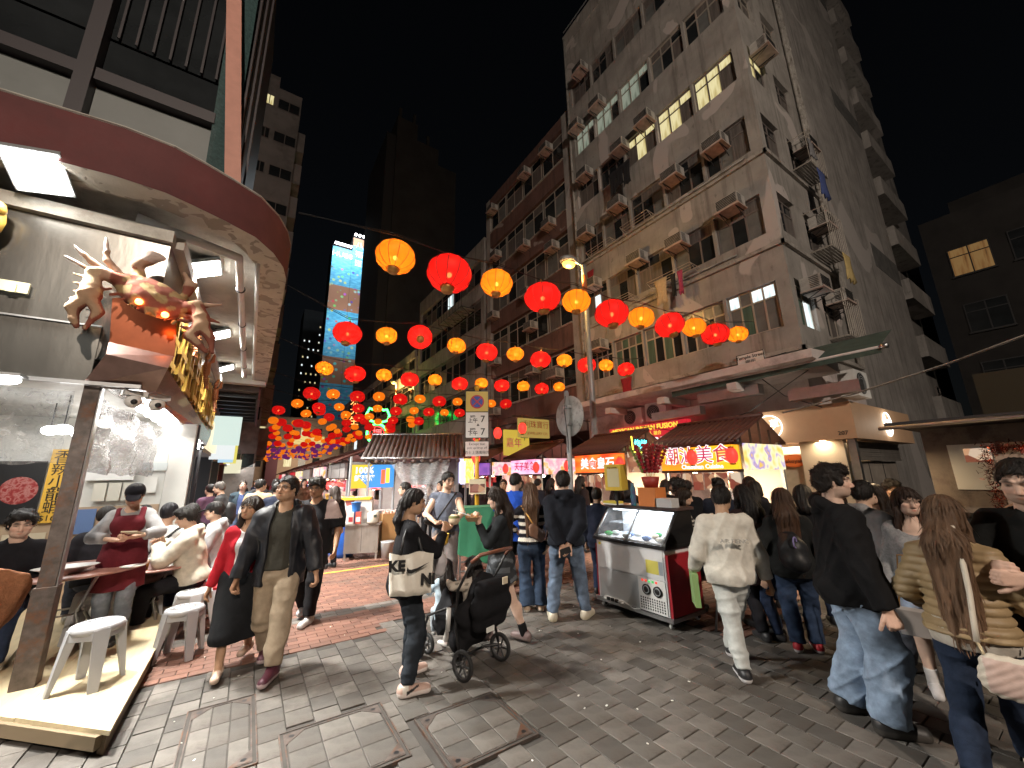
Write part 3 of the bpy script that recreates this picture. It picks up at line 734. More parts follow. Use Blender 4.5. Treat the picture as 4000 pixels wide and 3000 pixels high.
def head_mesh(c,Rh,H,fem,skin,h,beard=0,brow=(.02,.014,.01),glasses=False,age=0,child=False,smile=False):
    """head in its own frame: x right, y forward, z up; c = head centre"""
    u = H if not child else H*1.0
    w,dp,ht = .045*u,.056*u,.066*u
    if child: w,dp,ht = .052*u*1.25,.06*u*1.25,.066*u*1.25; u = u*1.28
    lo = (-w*1.6,-dp*1.6,-ht*1.75); hi = (w*1.6,dp*1.75,ht*1.5)
    s = SDF(lo,hi,h)
    s.ell((0,-.008*u,.016*u),(w*.98,dp*.98,ht*.76),0)                       # skull
    s.ell((0,.014*u,-.024*u),(w*.80,dp*.72,ht*.66),.022*u)                  # face
    s.ell((0,.030*u,-.052*u),(w*.40,dp*.30,ht*.19),.016*u)                  # chin
    for q in (-1,1):
        s.ell((q*w*.56,.010*u,-.038*u),(w*.30,dp*.50,ht*.28),.02*u)         # jaw
        s.ell((q*w*.56,.036*u,-.012*u),(w*.30,dp*.22,ht*.16),.012*u)        # cheek
        s.ell((q*w*.45,.0535*u,.0045*u),(w*.26,dp*.12,ht*.12),.007*u,carve=True)  # socket
        s.ell((q*w*.43,.0435*u,.004*u),(w*.21,dp*.14,ht*.085),.003*u)       # eyeball with lid
        s.cone((q*w*.20,.0535*u,.0165*u),(q*w*.74,.043*u,.0155*u),.0055*u,.0045*u,.006*u)  # brow ridge
        s.ell((q*w*1.0,-.006*u,-.006*u),(w*.13,dp*.20,ht*.22),.004*u,Rm=Euler((R(-10),0,R(-q*22))).to_matrix())  # ear
        s.ell((q*w*.14,.0555*u,-.0225*u),(w*.12,dp*.11,ht*.07),.004*u)      # nostril
    s.cone((0,.050*u,.012*u),(0,.0635*u,-.018*u),.0045*u,.0078*u,.006*u)  # nose
    s.ell((0,.050*u,-.0365*u),(w*.30,dp*.10,ht*.045),.004*u)                # upper lip
    s.ell((0,.0485*u,-.0425*u),(w*.26,dp*.10,ht*.05),.004*u)                # lower lip
    s.cone((-w*.26,.0585*u,-.0395*u),(w*.26,.0585*u,-.0395*u),.0018*u,.0018*u,.002*u,carve=True)
    s.cone((0,-.012*u,-.02*u),(0,-.022*u,-.11*u),.031*u if not fem else .027*u,.034*u if not fem else .029*u,.02*u)   # neck
    V,F = s.mesh(); x,y,z = V.T/u; W = w/u
    C = np.tile(np.array(skin,np.float32),(len(V),1))
    sk = np.array(skin)
    def paint(mask,col,a=1.):
        m = (np.clip(mask,0,1)*a)[:,None]; C[:] = C*(1-m)+np.array(col,np.float32)*m
    g = lambda d,r: np.clip(1.5-d/r,0,1)
    ax = np.abs(x)
    paint(g(np.hypot((ax-.024)/1.3,z+.016),.012),sk*np.array([1.1,.82,.78]),.35*(y > .02))
    paint(g(np.hypot(x,z+.018),.010),sk*np.array([1.08,.82,.78]),.3*(y > .04))
    if beard:
        bm = g(np.maximum(np.hypot(x/1.2,(z+.045))-.020,0),.016)*(y > 0)*(z < -.022)+((z < -.03) & (ax > .024) & (y > -.005) & (z > -.07))*.8
        paint(bm,np.array(brow)*1.6+sk*.25,beard)
    paint(g(np.hypot(x/2.4,(z+.0395)),.0042)*(y > .03),sk*np.array([.85,.42,.40]) if fem else sk*np.array([.85,.55,.5]),.9)
    ex,ez = ax-W*.44,z-.0042
    paint(g(np.hypot(ex/1.9,ez),.0046)*(y > .03),np.array([.04,.025,.02]),.85)      # lash line and iris
    paint(g(np.hypot(ex-.0048,ez),.0018)*(y > .03),np.array([.6,.55,.5]),.6)
    paint(g(np.hypot(ex+.0052,ez),.0018)*(y > .03),np.array([.6,.55,.5]),.6)
    paint(g(np.hypot((ex)/2.7,(z-.0165-.0015*np.cos(ex*140))),.0036 if fem else .0046)*(y > .025),brow,.9)
    M3 = np.array(Rh,np.float32)
    return V@M3.T+v3(c),F,C

def hand_parts(wr,dirv,palm,H,skin,curl=.4,side=1,h=.005,fem=False,spread=.12,thumb=.5):
    """hand at wrist wr, pointing along dirv; palm = palm normal; side=1 right hand"""
    d = Vector(dirv).normalized(); n = Vector(palm); n = (n-d*n.dot(d)).normalized(); t = n.cross(d)*side   # t: thumb side
    u = H*(.98 if not fem else .9); wr = Vector(wr)
    pal = wr+d*.030*u
    ext = .13*u; s = SDF(np.array(wr)-ext,np.array(wr)+ext,h)
    s.cone(wr-d*.03*u,wr,.0165*u,.0160*u,.01)
    for o,L in ((.017,.052),(.006,.056),(-.006,.055),(-.016,.051)):
        s.cone(wr+t*o*.6*u,wr+d*L*u+t*o*u,.0105*u,.0092*u,.006)
    for o,L,k0 in ((.0175,.040,0),(.006,.045,.05),(-.006,.042,.1),(-.0165,.033,.15)):
        p = wr+d*.054*u+t*o*u; a = (curl+k0)*.85; dd = d+t*o*spread*20
        for sg,(fr,rr) in enumerate(((.45,.0072),(.32,.0065),(.25,.0058))):
            dv = (dd.normalized()*math.cos(a)+n*math.sin(a)).normalized(); q = p+dv*L*fr*u
            s.cone(p,q,rr*u,rr*.92*u,.002); p = q; a += (curl+k0)*.95
    p = wr+d*.014*u+t*.013*u
    for L,rr,a in ((.026,.0105,thumb*.5),(.020,.0082,thumb*.9),(.017,.0072,thumb*1.4)):
        dv = (d*.75+t*(.75-.5*a)+n*a*.7).normalized(); q = p+dv*L*u; s.cone(p,q,rr*u,rr*.9*u,.003); p = q
    V,F = s.mesh()
    return V,F,np.array(skin)*np.array([1.02,.95,.93])

def person(label,loc,yaw,H=1.7,fem=False,skin='light',hair='short',haircol=(.012,.010,.009),top=None,bottom=None,shoes=None,
           lean=0.,side_lean=0.,hip=None,feet=None,toes=(8,-8),hands=None,elbows=None,head=(0,0,0),hc=(.4,.4),palms=None,
           build=1.,h=.011,hh=.0055,group=None,beard=0,extra=None,shoulder_yaw=0.,hat=None,glasses=False,kneeh=((.1,1,0),(-.1,1,0)),nohands=(),child=False,seed=1,hdoff=None,hairoff=0.):
    """loc = point on the ground below the pelvis; yaw 0 faces +Y (up the street), positive turns to the left.
    feet / hands: (right, left) targets in units of H, in the person's frame (x right, y forward, z up)."""
    P = thing('person',label,'person',(loc[0],loc[1],loc[2] if len(loc) > 2 else 0),R(yaw),group)
    skc = SK[skin] if isinstance(skin,str) else skin
    B = build; sw = (.099 if not fem else .085)*H*B**.6; hw = (.052 if not fem else .055)*H
    hz = (.505 if hip is None else hip)*H
    pel = Vector((0,0,hz)); la,sa = R(lean),R(side_lean)
    ax = Vector((math.sin(sa),math.sin(la),math.cos(la)*math.cos(sa))).normalized()
    if hdoff: pel += Vector(hdoff)*H
    N = pel+ax*.315*H                      # base of neck
    Rs = Matrix.Rotation(R(shoulder_yaw),3,'Z'); rx = Rs @ Vector((math.cos(sa),0,-math.sin(sa))); fy = rx.cross(ax)*-1
    fwd = Vector((-rx.y,rx.x,0)).normalized()
    shs = [N-ax*.042*H+rx*sw,N-ax*.042*H-rx*sw]
    hips = [pel+Vector((hw,0,-.005*H)),pel+Vector((-hw,0,-.005*H))]
    feet = feet or ((.055,.0,0),(-.055,.0,0)); hands = hands or ((.155,.03,.47),(-.155,.03,.47))
    elbows = elbows or ((.3,-1,0),(-.3,-1,0))
    knees = []; anks = []; L1,L2 = .235*H,.232*H
    for i in (0,1):
        an = Vector(feet[i])*H+Vector((0,0,.045*H)); k,a = ik(hips[i],an,L1,L2,kneeh[i]); knees.append(k); anks.append(a)
    elb = []; wri = []
    for i in (0,1):
        e,w = ik(shs[i],Vector(hands[i])*H,.172*H,.150*H,elbows[i]); elb.append(e); wri.append(w)
    Rt = Matrix((rx,(ax.cross(rx)),ax)).transposed()
    Rh = Rt @ Euler((R(head[1]),R(head[2]),R(head[0])),'ZXY').to_matrix() if True else Rt
    Rh = Rt @ Matrix.Rotation(R(head[0]),3,'Z') @ Matrix.Rotation(R(head[1]),3,'X') @ Matrix.Rotation(R(head[2]),3,'Y')
    nk = N+ax*.035*H
    hcn = nk+Rh @ Vector((0,.012*H,.078*H*(1.1 if child else 1)))
    pts = [Vector(p) for p in (*shs,*hips,*knees,*anks,*elb,*wri,N,hcn)]
    lo = np.min([np.array(p) for p in pts],0)-.2*H; hi = np.max([np.array(p) for p in pts],0)+.2*H
    lo[2] = max(lo[2],-.03)
    def limbs(s,ia,il,arm=True,leg=True,infl=0.):
        pass
    # ---------- torso helper shared by body and tops
    def torso(s,inf,k=.035,hem=None,hemr=None,chest=1.):
        w = .098*H*B*(1 if not fem else .9)*chest
        c1 = pel+ax*.195*H+fwd*.004*H; c0 = pel+ax*.10*H; 
        s.cone(c1+rx*.028*H*B,c1-rx*.028*H*B,.073*H*B**.5+inf,.073*H*B**.5+inf,k,.86)
        s.cone(c1+ax*.03*H,c0,w*.84+inf,(.078 if not fem else .066)*H*B+inf,k,.72)
        s.cone(c0,pel+ax*.02*H,(.078 if not fem else .066)*H*B+inf,(.088 if not fem else .092)*H*B**.7+inf,k,.76)
        for q in shs: s.cone(N-ax*.022*H,q,.036*H*B**.4+inf*.8,.034*H*B**.4+inf*.8,k,1)
        s.cone(N-ax*.03*H,N+ax*.02*H,.045*H+inf*.4,.034*H+inf*.3,k)
        if fem:
            for q in (-1,1): s.ell(pel+ax*.20*H+fwd*.050*H+rx*q*.036*H,(.034*H+inf*.8,)*3,k*.8)
        if B > 1.08: s.ell(pel+ax*.09*H+fwd*.03*H,(.085*H*B+inf,.075*H*B+inf,.09*H+inf),k)
    # ---------- body: one continuous skin
    s = SDF(lo,hi,h)
    cov = bool(top) and not (isinstance(top,dict) and top.get('bare')); slf = max([q.get('sleeve',1.) for q in ([top] if isinstance(top,dict) else (top or []))]+[0]); lf = {None: 1}.get(None if not bottom else bottom.get('kind','trousers'),.8)
    s.ell(pel,(.08*H,.058*H,.06*H),.03)
    torso(s,-.016 if cov else 0)
    for i in (0,1):
        lk = .84 if bottom and bottom.get('kind','trousers') == 'trousers' else 1
        s.cone(hips[i],knees[i],.054*H*B**.5*(.84 if bottom else 1),.035*H*lk,.03); s.cone(knees[i],anks[i],.034*H*lk,.021*H*lk,.012)
        s.ell(knees[i]*.66+anks[i]*.34-fwd*.012*H,(.029*H*lk,.031*H*lk,.055*H),.02)
        td = Matrix.Rotation(R(toes[i]),3,'Z') @ Vector((0,1,0)); an = anks[i]
        s.cone(an-Vector((0,0,.022*H))-td*.02*H,an-Vector((0,0,.028*H))+td*.085*H,.02*H,.015*H,.012)
        aw = (1 if not fem else .88)*(.8 if slf > .6 else 1); s.cone(shs[i],elb[i],.034*H*B**.5*aw,.026*H*aw,.02); s.cone(elb[i],wri[i],.027*H*aw,.0165*H*aw,.012)
    s.cone(N-ax*.01*H,hcn-Rh @ Vector((0,.012*H,.02*H)),.036*H if not fem else .031*H,.033*H if not fem else .028*H,.02)
    V,F = s.mesh(); parts = [(V,F,skc)]
    parts.append(head_mesh(hcn,Rh,H,fem,skc,hh,beard,tuple(min(1,q*1.2+.004) for q in haircol),child=child))
    palms = palms or ((-1,0,0),(1,0,0))
    for i in (0,1):
        if i in nohands: continue
        parts.append(hand_parts(wri[i],(wri[i]-elb[i]) if hc[i] < 9 else Vector((0,0,-1)),palms[i],H,skc,hc[i] % 9,1 if i == 0 else -1,min(.006,hh*1.1),fem))
    inst('body',np_mesh('body',parts,SKIN),P)
    # ---------- bottoms
    if bottom:
        b = dict(kind='trousers',col=(.03,.04,.07),w=1.0,flare=0.,mat=DENIM,fold=.004,end=.97); b.update(bottom)
        s = SDF(lo,hi,h); w = b['w']
        if b['kind'] in ('trousers','shorts'):
            s.ell(pel-Vector((0,0,.005*H)),(.098*H*B**.6,.076*H*(w*.5+.5),.075*H),.03)
            s.ell(pel-fwd*.022*H-Vector((0,0,.02*H)),(.085*H,.066*H,.066*H),.03)
            s.cone(pel,pel+ax*.06*H,.092*H*B**.7,.082*H*B,.03,.76,end=1.)
            for i in (0,1):
                if b['kind'] == 'shorts':
                    s.cone(hips[i],knees[i],.066*H*w,.062*H*w,.02,end=b['end'])
                else:
                    s.cone(hips[i],knees[i],.062*H*(.65+.35*w),.044*H*w,.025); s.cone(knees[i],anks[i],.044*H*w,(.034+b['flare'])*H*w,.015,end=b['end'])
                    s.ell(knees[i]*.66+anks[i]*.34-fwd*.008*H,(.036*H*w,.036*H*w,.06*H),.02)
        else:
            e = pel-Vector((0,0,b.get('len',.3)*H)); kf = (Vector(feet[0])+Vector(feet[1]))*.5*H
            e = Vector((kf.x*.6,kf.y*.6,e.z))
            s.ell(pel,(.1*H,.08*H,.075*H),.03); s.cone(pel+ax*.05*H,pel-Vector((0,0,.03*H)),.078*H,.1*H,.03,.78)
            s.cone(pel-Vector((0,0,.03*H)),e,.102*H,b.get('r',.128)*H,.03,.88,end=1.)
            for i in (0,1):
                kk = knees[i]*.65+anks[i]*.35; s.cone(hips[i],kk,.07*H,.075*H,.09)
            sl,X,Y,Z = s.sub(lo,hi); s.d[sl] = np.maximum(s.d[sl],e.z+.25*(Y-e.y)*0-Z)
        sl,X,Y,Z = s.sub(lo,hi); tp = pel+ax*b.get('waist',.06)*H
        s.d[sl] = np.maximum(s.d[sl],(X-tp.x)*ax.x+(Y-tp.y)*ax.y+(Z-tp.z)*ax.z)
        g1 = wob(b['fold']*(1.6 if b['kind'] != 'skirt' else .6),26,seed); g2 = wob(b['fold']*(1 if b['kind'] != 'skirt' else .5),60,seed+5)
        s.fn(lambda X,Y,Z: g1(X*.9+Z*.3,Y*.9,Z*.9)+g2(X*.8-Z*.5,Y*.8,Z*1.1))
        V,F = s.mesh(); c = np.tile(np.array(b['col'],np.float32),(len(V),1))
        if b['mat'] is DENIM:      # worn fades on thighs
            for i in (0,1):
                m = hips[i]*.45+knees[i]*.55+fwd*.05*H; q = np.clip(1.3-np.linalg.norm((V-v3(m))/np.array([.05,.07,.12])/H,axis=1),0,1)[:,None]
                c = c*(1+.5*q)
        if b.get('colf'): c = b['colf'](V/H,c)
        o = inst(b.get('name',{'trousers': 'trousers','shorts': 'shorts'}.get(b['kind'],'skirt')),np_mesh('trousers',[(V,F,c)],b['mat']),P)
    # ---------- top(s)
    for tdef in ([top] if isinstance(top,dict) else (top or [])):
        t = dict(kind='sweater',col=(.02,.02,.022),inf=.012,sleeve=1.,hem=.0,mat=CLOTH,fold=.003,hood=False,flare=.004,neck=.05,open=0,cuff=.0); t.update(tdef)
        inf = t['inf']*H/1.7; s = SDF(lo,hi,h)
        torso(s,inf)
        hemp = pel+ax*t['hem']*H
        s.cone(pel+ax*.16*H,hemp-ax*.02*H,.088*H*B+inf,.100*H*B**.8+inf+t['flare'],.03,.80)
        if t['hem'] < .03: s.ell(pel-fwd*.01*H,(.108*H*B**.8+inf,.086*H*B**.8+inf,.09*H),.03)
        for i in (0,1):
            if t['sleeve'] <= 0: continue
            slv = t['sleeve']; ru = (.036*B**.5 if not fem else .031)*H+inf*.9; rl = (.029 if not fem else .026)*H+inf*.9
            if slv <= .6: s.cone(shs[i],elb[i],ru*1.05,ru*1.05,.025,end=slv/.55)
            else:
                s.cone(shs[i],elb[i],ru,rl,.025)
                s.cone(elb[i],wri[i],rl,.019*H+inf*(.8-t['cuff']),.015,end=(slv-.5)/.5*.98)
        if t['hood']:
            hc0 = N+ax*.022*H-fwd*.05*H
            s.cone(hc0+rx*.04*H,hc0-rx*.04*H,.032*H,.032*H,.025); s.cone(hc0-ax*.04*H-fwd*.01*H,hc0-ax*.07*H-fwd*.01*H,.035*H,.02*H,.03)
            for q in (-1,1): s.cone(hc0+rx*q*.045*H,N+ax*.005*H+fwd*.03*H+rx*q*.03*H,.026*H,.018*H,.02)
        sl,X,Y,Z = s.sub(lo,hi)
        s.d[sl] = np.maximum(s.d[sl],(hemp.x-X)*ax.x+(hemp.y-Y)*ax.y+(hemp.z-Z)*ax.z) if t['hem'] > -.3 else s.d[sl]
        # sleeves may hang lower than the hem: put them back
        for i in (0,1):
            slv = t['sleeve']
            if slv > .6:
                rl = (.029 if not fem else .026)*H+inf*.9
                s.cone(elb[i],wri[i],rl,.019*H+inf*(.8-t['cuff']),.0,end=(slv-.5)/.5*.98)
                s.cone(shs[i]*.4+elb[i]*.6,elb[i],rl*1.08,rl,.0)
        # neck opening
        s.cone(N+ax*.0*H+fwd*.012*H*t.get('vneck',1),N+ax*.2*H,t['neck']*H*.85,t['neck']*H*1.3,.012,carve=True)
        if t.get('open'):
            a = N+fwd*.10*H; bb = hemp+fwd*.14*H-ax*.1*H; s.cone(a,bb,t['open']*H*.7,t['open']*H,.01,fl=1.6,carve=True)
        if t.get('armhole'):
            pass
        if t.get('quilt'):
            q,am = t['quilt']; s.fn(lambda X,Y,Z: (am*(1-np.abs(np.sin((Z-lo[2])*math.pi/q))**.6)-am*.5).astype(np.float32))
            s.fn(wob(.004,40,seed+9))
        else:
            g1 = wob(t['fold']*1.6,22,seed+2); g2 = wob(t['fold'],52,seed+7)
            s.fn(lambda X,Y,Z: g1(X*1.2,Y*1.2,Z*.8)+g2(X*1.2,Y,Z*.9))
        V,F = s.mesh(); c = np.tile(np.array(t['col'],np.float32),(len(V),1))
        if t.get('colf'): c = t['colf'](V/H,c)
        inst(t.get('name',t['kind']),np_mesh(t['kind'],[(V,F,c)],t['mat']),P)
    # ---------- shoes
    if shoes:
        for i in (0,1):
            sc = shoes.get('col',(.5,.5,.5)); so = shoes.get('sole',(.6,.6,.58)); big = shoes.get('big',1.)
            td = Matrix.Rotation(R(toes[i]),3,'Z') @ Vector((0,1,0)); an = anks[i]; z = an.z-.045*H
            tl = R(shoes.get('tilt',(0,0))[i])
            heel = Vector((an.x,an.y,z+.02*H))-td*.022*H; toe = Vector((an.x,an.y,z+.016*H))+td*.095*H
            toe.z += math.tan(tl)*.11*H
            hs = min(h,.008); s = SDF(np.minimum(v3(heel),v3(toe))-.09*H,np.maximum(v3(heel),v3(toe))+.13*H,hs)
            s.cone(heel,toe,.026*H*big,.0225*H*big,.008,end=None)
            s.cone(heel+Vector((0,0,.012*H)),toe-td*.01*H+Vector((0,0,.006*H)),.026*H*big,.018*H*big,.01)
            if shoes.get('high',True): s.cone(an-Vector((0,0,.025*H)),an+Vector((0,0,.012*H))-td*.006*H,.027*H*big,.025*H*big,.015,end=1.)
            else: s.cone(an+td*.012*H+Vector((0,0,.05*H)),an+td*.02*H+Vector((0,0,-.016*H)),.03*H,.022*H,.006,carve=True)
            sl,X,Y,Z = s.sub(s.lo,s.lo+s.n*s.h)
            tz = z+math.tan(tl)*(td.x*(X-heel.x)+td.y*(Y-heel.y))
            s.d[sl] = np.maximum(s.d[sl],tz-Z)
            V,F = s.mesh(); c = np.tile(np.array(sc,np.float32),(len(V),1))
            zz = V[:,2]-(z+math.tan(tl)*(td.x*(V[:,0]-heel.x)+td.y*(V[:,1]-heel.y)))
            c[zz < .020*H*big] = so
            if shoes.get('tick'):
                f_ = (V-v3(an)) @ v3(td)/H; zq = zz/H; c[(zq > .022) & (np.abs(f_+.012) < .014)] = (.70,.66,.60); c[np.abs(zq-(.030+.35*(f_-.015))) < .0035+.10*np.clip(.05-f_,0,.04)] = np.where(((f_ > -.005) & (f_ < .055))[:,None],np.array([[.015,.012,.012]]),c)[np.abs(zq-(.030+.35*(f_-.015))) < .0035+.10*np.clip(.05-f_,0,.04)]
            if shoes.get('toe'): c[(zz >= .020*H*big) & ((V-v3(an)) @ v3(td) > .06*H)] = shoes['toe']
            inst('shoe',np_mesh('shoe',[(V,F,c)],LEATHER),P)
            if shoes.get('sock'):
                s = SDF(v3(an)-.12*H,v3(an)+.2*H,.008); s.cone(an-Vector((0,0,.02*H)),an*(1-.3)+knees[i]*.3,.027*H,.028*H,.01,end=1.)
                V,F = s.mesh(); inst('sock',np_mesh('sock',[(V,F,shoes['sock'])],CLOTH),P)
    # ---------- hair
    hair_mesh(P,hair,hcn,Rh,H*(1.28 if child else 1),haircol,max(hh,.007 if hat else .006),seed,N-fwd*hairoff,ax,fwd,rx,pel)
    if hat: hat_mesh(P,hat,hcn,Rh,H,hh)
    if glasses:
        m = MB(); u = H
        for q in (-1,1):
            c = Vector((q*.0205*u,.0575*u,.003*u)); m.tube([c+Vector((math.cos(a)*.0155*u,0,math.sin(a)*.0125*u)) for a in np.linspace(0,2*math.pi,13)],.0011*u,5,False)
            m.tube([c+Vector((q*.0155*u,0,.002*u)),Vector((q*.047*u,.03*u,.005*u)),Vector((q*.047*u,-.005*u,.004*u))],.0011*u,4)
        m.tube([(-.006*u,.0585*u,.005*u),(.006*u,.0585*u,.005*u)],.0011*u,4)
        o = m.build('glasses',M_DARK,P); o.matrix_local = Matrix.Translation(hcn) @ Rh.to_4x4()
    P['_j'] = 0; del P['_j']
    return P,dict(shs=shs,elb=elb,wri=wri,N=N,pel=pel,ax=ax,fwd=fwd,rx=rx,hcn=hcn,Rh=Rh,H=H,hips=hips)

def L_(a,u): return a*u
def hair_mesh(P,kind,c,Rh,H,col,h,seed,N,ax,fwd,rx,pel):
    if kind == 'none': return
    u = H; rad = .3*H; length = {'short': 0,'crop': 0,'fringe': 0,'wavy': 0,'bun': 0,'pony': .2,'bob': .11,'mid': .19,'long': .30,'xlong': .40,'curly': 0}[kind]
    T = lambda p: c+Rh @ Vector(p)*u if not isinstance(p,Vector) else c+Rh @ p*u
    lo = v3(c)-np.array([.16,.16,.12+length+.06])*u; hi = v3(c)+np.array([.16,.16,.13])*u
    s = SDF(lo,hi,h)
    th = {'short': .010,'crop': .006,'fringe': .013,'wavy': .015,'bun': .008,'pony': .008,'bob': .012,'mid': .013,'long': .012,'xlong': .012,'curly': .026}[kind]
    s.ell(T((0,-.008,.018)),((.0445+th)*u,(.0565+th*.9)*u,(.051+th)*u),0,Rm=Rh)
    if kind in ('short','wavy','fringe','curly'):
        s.ell(T((0,-.02,-.004)),((.0455+th*.5)*u,(.044+th*.5)*u,.052*u),.01*u,Rm=Rh)
    if kind in ('fringe','wavy'):
        s.cone(T((-.03,.040,.046)),T((.03,.040,.046)),.016*u,.016*u,.01*u)
        s.ell(T((0,.03,.055)),(.04*u,.03*u,.02*u),.01*u,Rm=Rh)
    if kind in ('bob','mid','long','xlong'):
        s.ell(T((0,-.022,-.006)),(.055*u,.048*u,.066*u),.012*u,Rm=Rh)
        bk = T((0,-.045,-.03)); L = length*u
        low = N-fwd*.055*u-ax*(L-.09*u)+rx*.0
        md = N-fwd*.058*u+ax*.01*u
        s.cone(bk,md,.048*u,.050*u,.03*u,.8)
        if L > .12*u: s.cone(md,low,.055*u,.040*u,.03*u,.55)
        for q in (-1,1):
            s.cone(T((q*.044,-.005,.012)),T((q*.050,.0,-.045)),.015*u,.016*u,.012*u)
            if kind in ('mid','long','xlong'):
                s.cone(T((q*.050,.0,-.045)),N+rx*q*.062*u+fwd*.03*u-ax*(L*.35),.017*u,.014*u,.015*u)
                s.cone(md+rx*q*.035*u,low+rx*q*.03*u,.026*u,.02*u,.02*u)
    if kind == 'bun': s.ell(T((0,-.075,.035)),(.024*u,.022*u,.024*u),.008*u)
    if kind == 'pony':
        s.ell(T((0,-.03,-.012)),(.045*u,.04*u,.05*u),.012*u,Rm=Rh)
        s.ell(T((0,-.067,-.01)),(.018*u,.016*u,.018*u),.01*u); e = N-fwd*.06*u-ax*.05*u+rx*.02*u
        s.cone(T((0,-.07,-.015)),(T((0,-.075,-.05))+e)*.5-fwd*.006*u,.016*u,.026*u,.012*u); s.cone((T((0,-.075,-.05))+e)*.5-fwd*.006*u,e,.026*u,.014*u,.012*u)
    # keep the face free
    lowl = -.2 if kind in ('bob','mid','long','xlong') else -.15
    if kind in ('bob','mid','long','xlong'):
        s.ell(T((0,.052,-.022)),(.037*u,.042*u,.056*u),.006*u,Rm=Rh,carve=True)
        s.cone(T((0,.06,-.05)),N+fwd*.09*u-ax*.03*u,.034*u,.045*u,.008*u,carve=True)
    else:
        fz = {'fringe': -.024,'wavy': -.016}.get(kind,-.010)
        s.ell(T((0,.062,fz)),(.060*u,.050*u,.056*u),.004*u,Rm=Rh,carve=True)
        if kind in ('short','crop','fringe','wavy'):
            s.ell(T((0,.015,-.085)),(.09*u,.075*u,.075*u),.006*u,Rm=Rh,carve=True)
            s.ell(T((0,-.03,-.112)),(.09*u,.08*u,.062*u),.006*u,Rm=Rh,carve=True)
            for q in (-1,1): s.ell(T((q*.055,.012,-.02)),(.016*u,.022*u,.026*u),.004*u,Rm=Rh,carve=True)
        elif kind == 'curly': pass
        else:
            s.ell(T((0,.01,-.09)),(.09*u,.07*u,.075*u),.006*u,Rm=Rh,carve=True)
    rr = np.random.RandomState(seed); T3 = np.array(Rh,np.float32); cc = v3(c)
    fa = {'curly': .010,'wavy': .005,'short': .0016,'crop': .001,'fringe': .002}.get(kind,.0030)*u/1.7*1.7
    ph = rr.uniform(0,6,4)
    def strands(X,Y,Z):
        p = (np.stack([X,Y,Z],-1)-cc) @ T3
        a = np.arctan2(p[:,0],-p[:,1]); z = p[:,2]/u
        if kind in ('curly','wavy'):
            q = 95 if kind == 'curly' else 60
            return (fa*(np.sin(p[:,0]*q+ph[0]+2*np.sin(p[:,2]*q*.7))+np.sin(p[:,1]*q+ph[1]+2*np.sin(p[:,0]*q*.6)))*.6).astype(np.float32)
        return (fa*(np.sin(a*17+ph[0]+z*9+1.2*np.sin(z*22+a*3))+.7*np.sin(a*31+ph[1]-z*13))*.6).astype(np.float32)
    s.fn(strands)
    V,F = s.mesh()
    if len(V) < 10: return
    if h < .0068:      # loose locks break up the outline
        nr = np.zeros_like(V); fn_ = np.cross(V[F[:,2]]-V[F[:,0]],V[F[:,3]]-V[F[:,1]])
        for q in range(4): np.add.at(nr,F[:,q],fn_)
        nr /= np.linalg.norm(nr,axis=1)[:,None]+1e-9
        big = kind in ('mid','long','xlong','bob'); nT = 800 if big else (260 if kind == 'pony' else 600)
        iv = rr.choice(len(V),nT); b0 = V[iv]; n0 = nr[iv]; loc = (b0-cc) @ T3
        ok = ~((loc[:,1] > .028*u) & (loc[:,2] < .040*u)) & (b0[:,2] > (N.z-.9*L_(length,u)) if big else ~((loc[:,1] > .040*u) & (loc[:,2] < .030*u)))
        b0,n0,loc = b0[ok],n0[ok],loc[ok]; nT = len(b0)
        dn = np.array(ax)*-1.; bk = np.array(fwd)*-1.
        if kind in ('wavy','curly'): dv = rr.normal(size=(nT,3))*.9+dn*.3
        elif big: dv = np.tile(dn,(nT,1))+rr.normal(size=(nT,3))*.10
        else: dv = dn*.8-bk*.25*(loc[:,1:2] > .0)+bk*.5*(loc[:,1:2] <= .0)+rr.normal(size=(nT,3))*.35+np.array(fwd)*.5*(loc[:,1:2] > .02*u)
        dv = dv-n0*(dv*n0).sum(1)[:,None]; dv /= np.linalg.norm(dv,axis=1)[:,None]+1e-9
        L0 = ((.085 if big else .030)*u/1.7*rr.uniform(.6,1.2,nT))[:,None]; lift = {'wavy': .5,'curly': .6,'pony': .12}.get(kind,.13 if big else .26)
        sd = np.cross(dv,n0)*(.0045 if big else .0036); m1 = b0+(dv+n0*lift*.6)*L0*.55; tp_ = b0+(dv+n0*lift*.45)*L0; b1 = b0-n0*.002
        TV = np.concatenate([b1-sd,b1+sd,m1+sd*.8,m1-sd*.8,tp_+sd*.12,tp_-sd*.12]).astype(np.float32); q = np.arange(nT)
        TF = np.concatenate([np.stack([q,q+nT,q+2*nT,q+3*nT],1),np.stack([q+3*nT,q+2*nT,q+4*nT,q+5*nT],1)])
        F = np.concatenate([F,TF+len(V)]); V = np.concatenate([V,TV])
    p = (V-cc) @ T3; a = np.arctan2(p[:,0],-p[:,1]); z = p[:,2]/u
    st = .5+.5*np.sin(a*23+ph[2]+z*7+2*np.sin(z*9+a*2)); st2 = .5+.5*np.sin(a*47+ph[3]-z*11)
    base = np.array(col,np.float32)
    C = base*(.86+.28*(st*.6+st2*.4))[:,None]
    if kind in ('mid','long','xlong') and base.max() > .02: C = C*(1+.9*np.clip(-z*2.2,0,1))[:,None]
    inst('hair',np_mesh('hair',[(V,F,C)],HAIR),P)

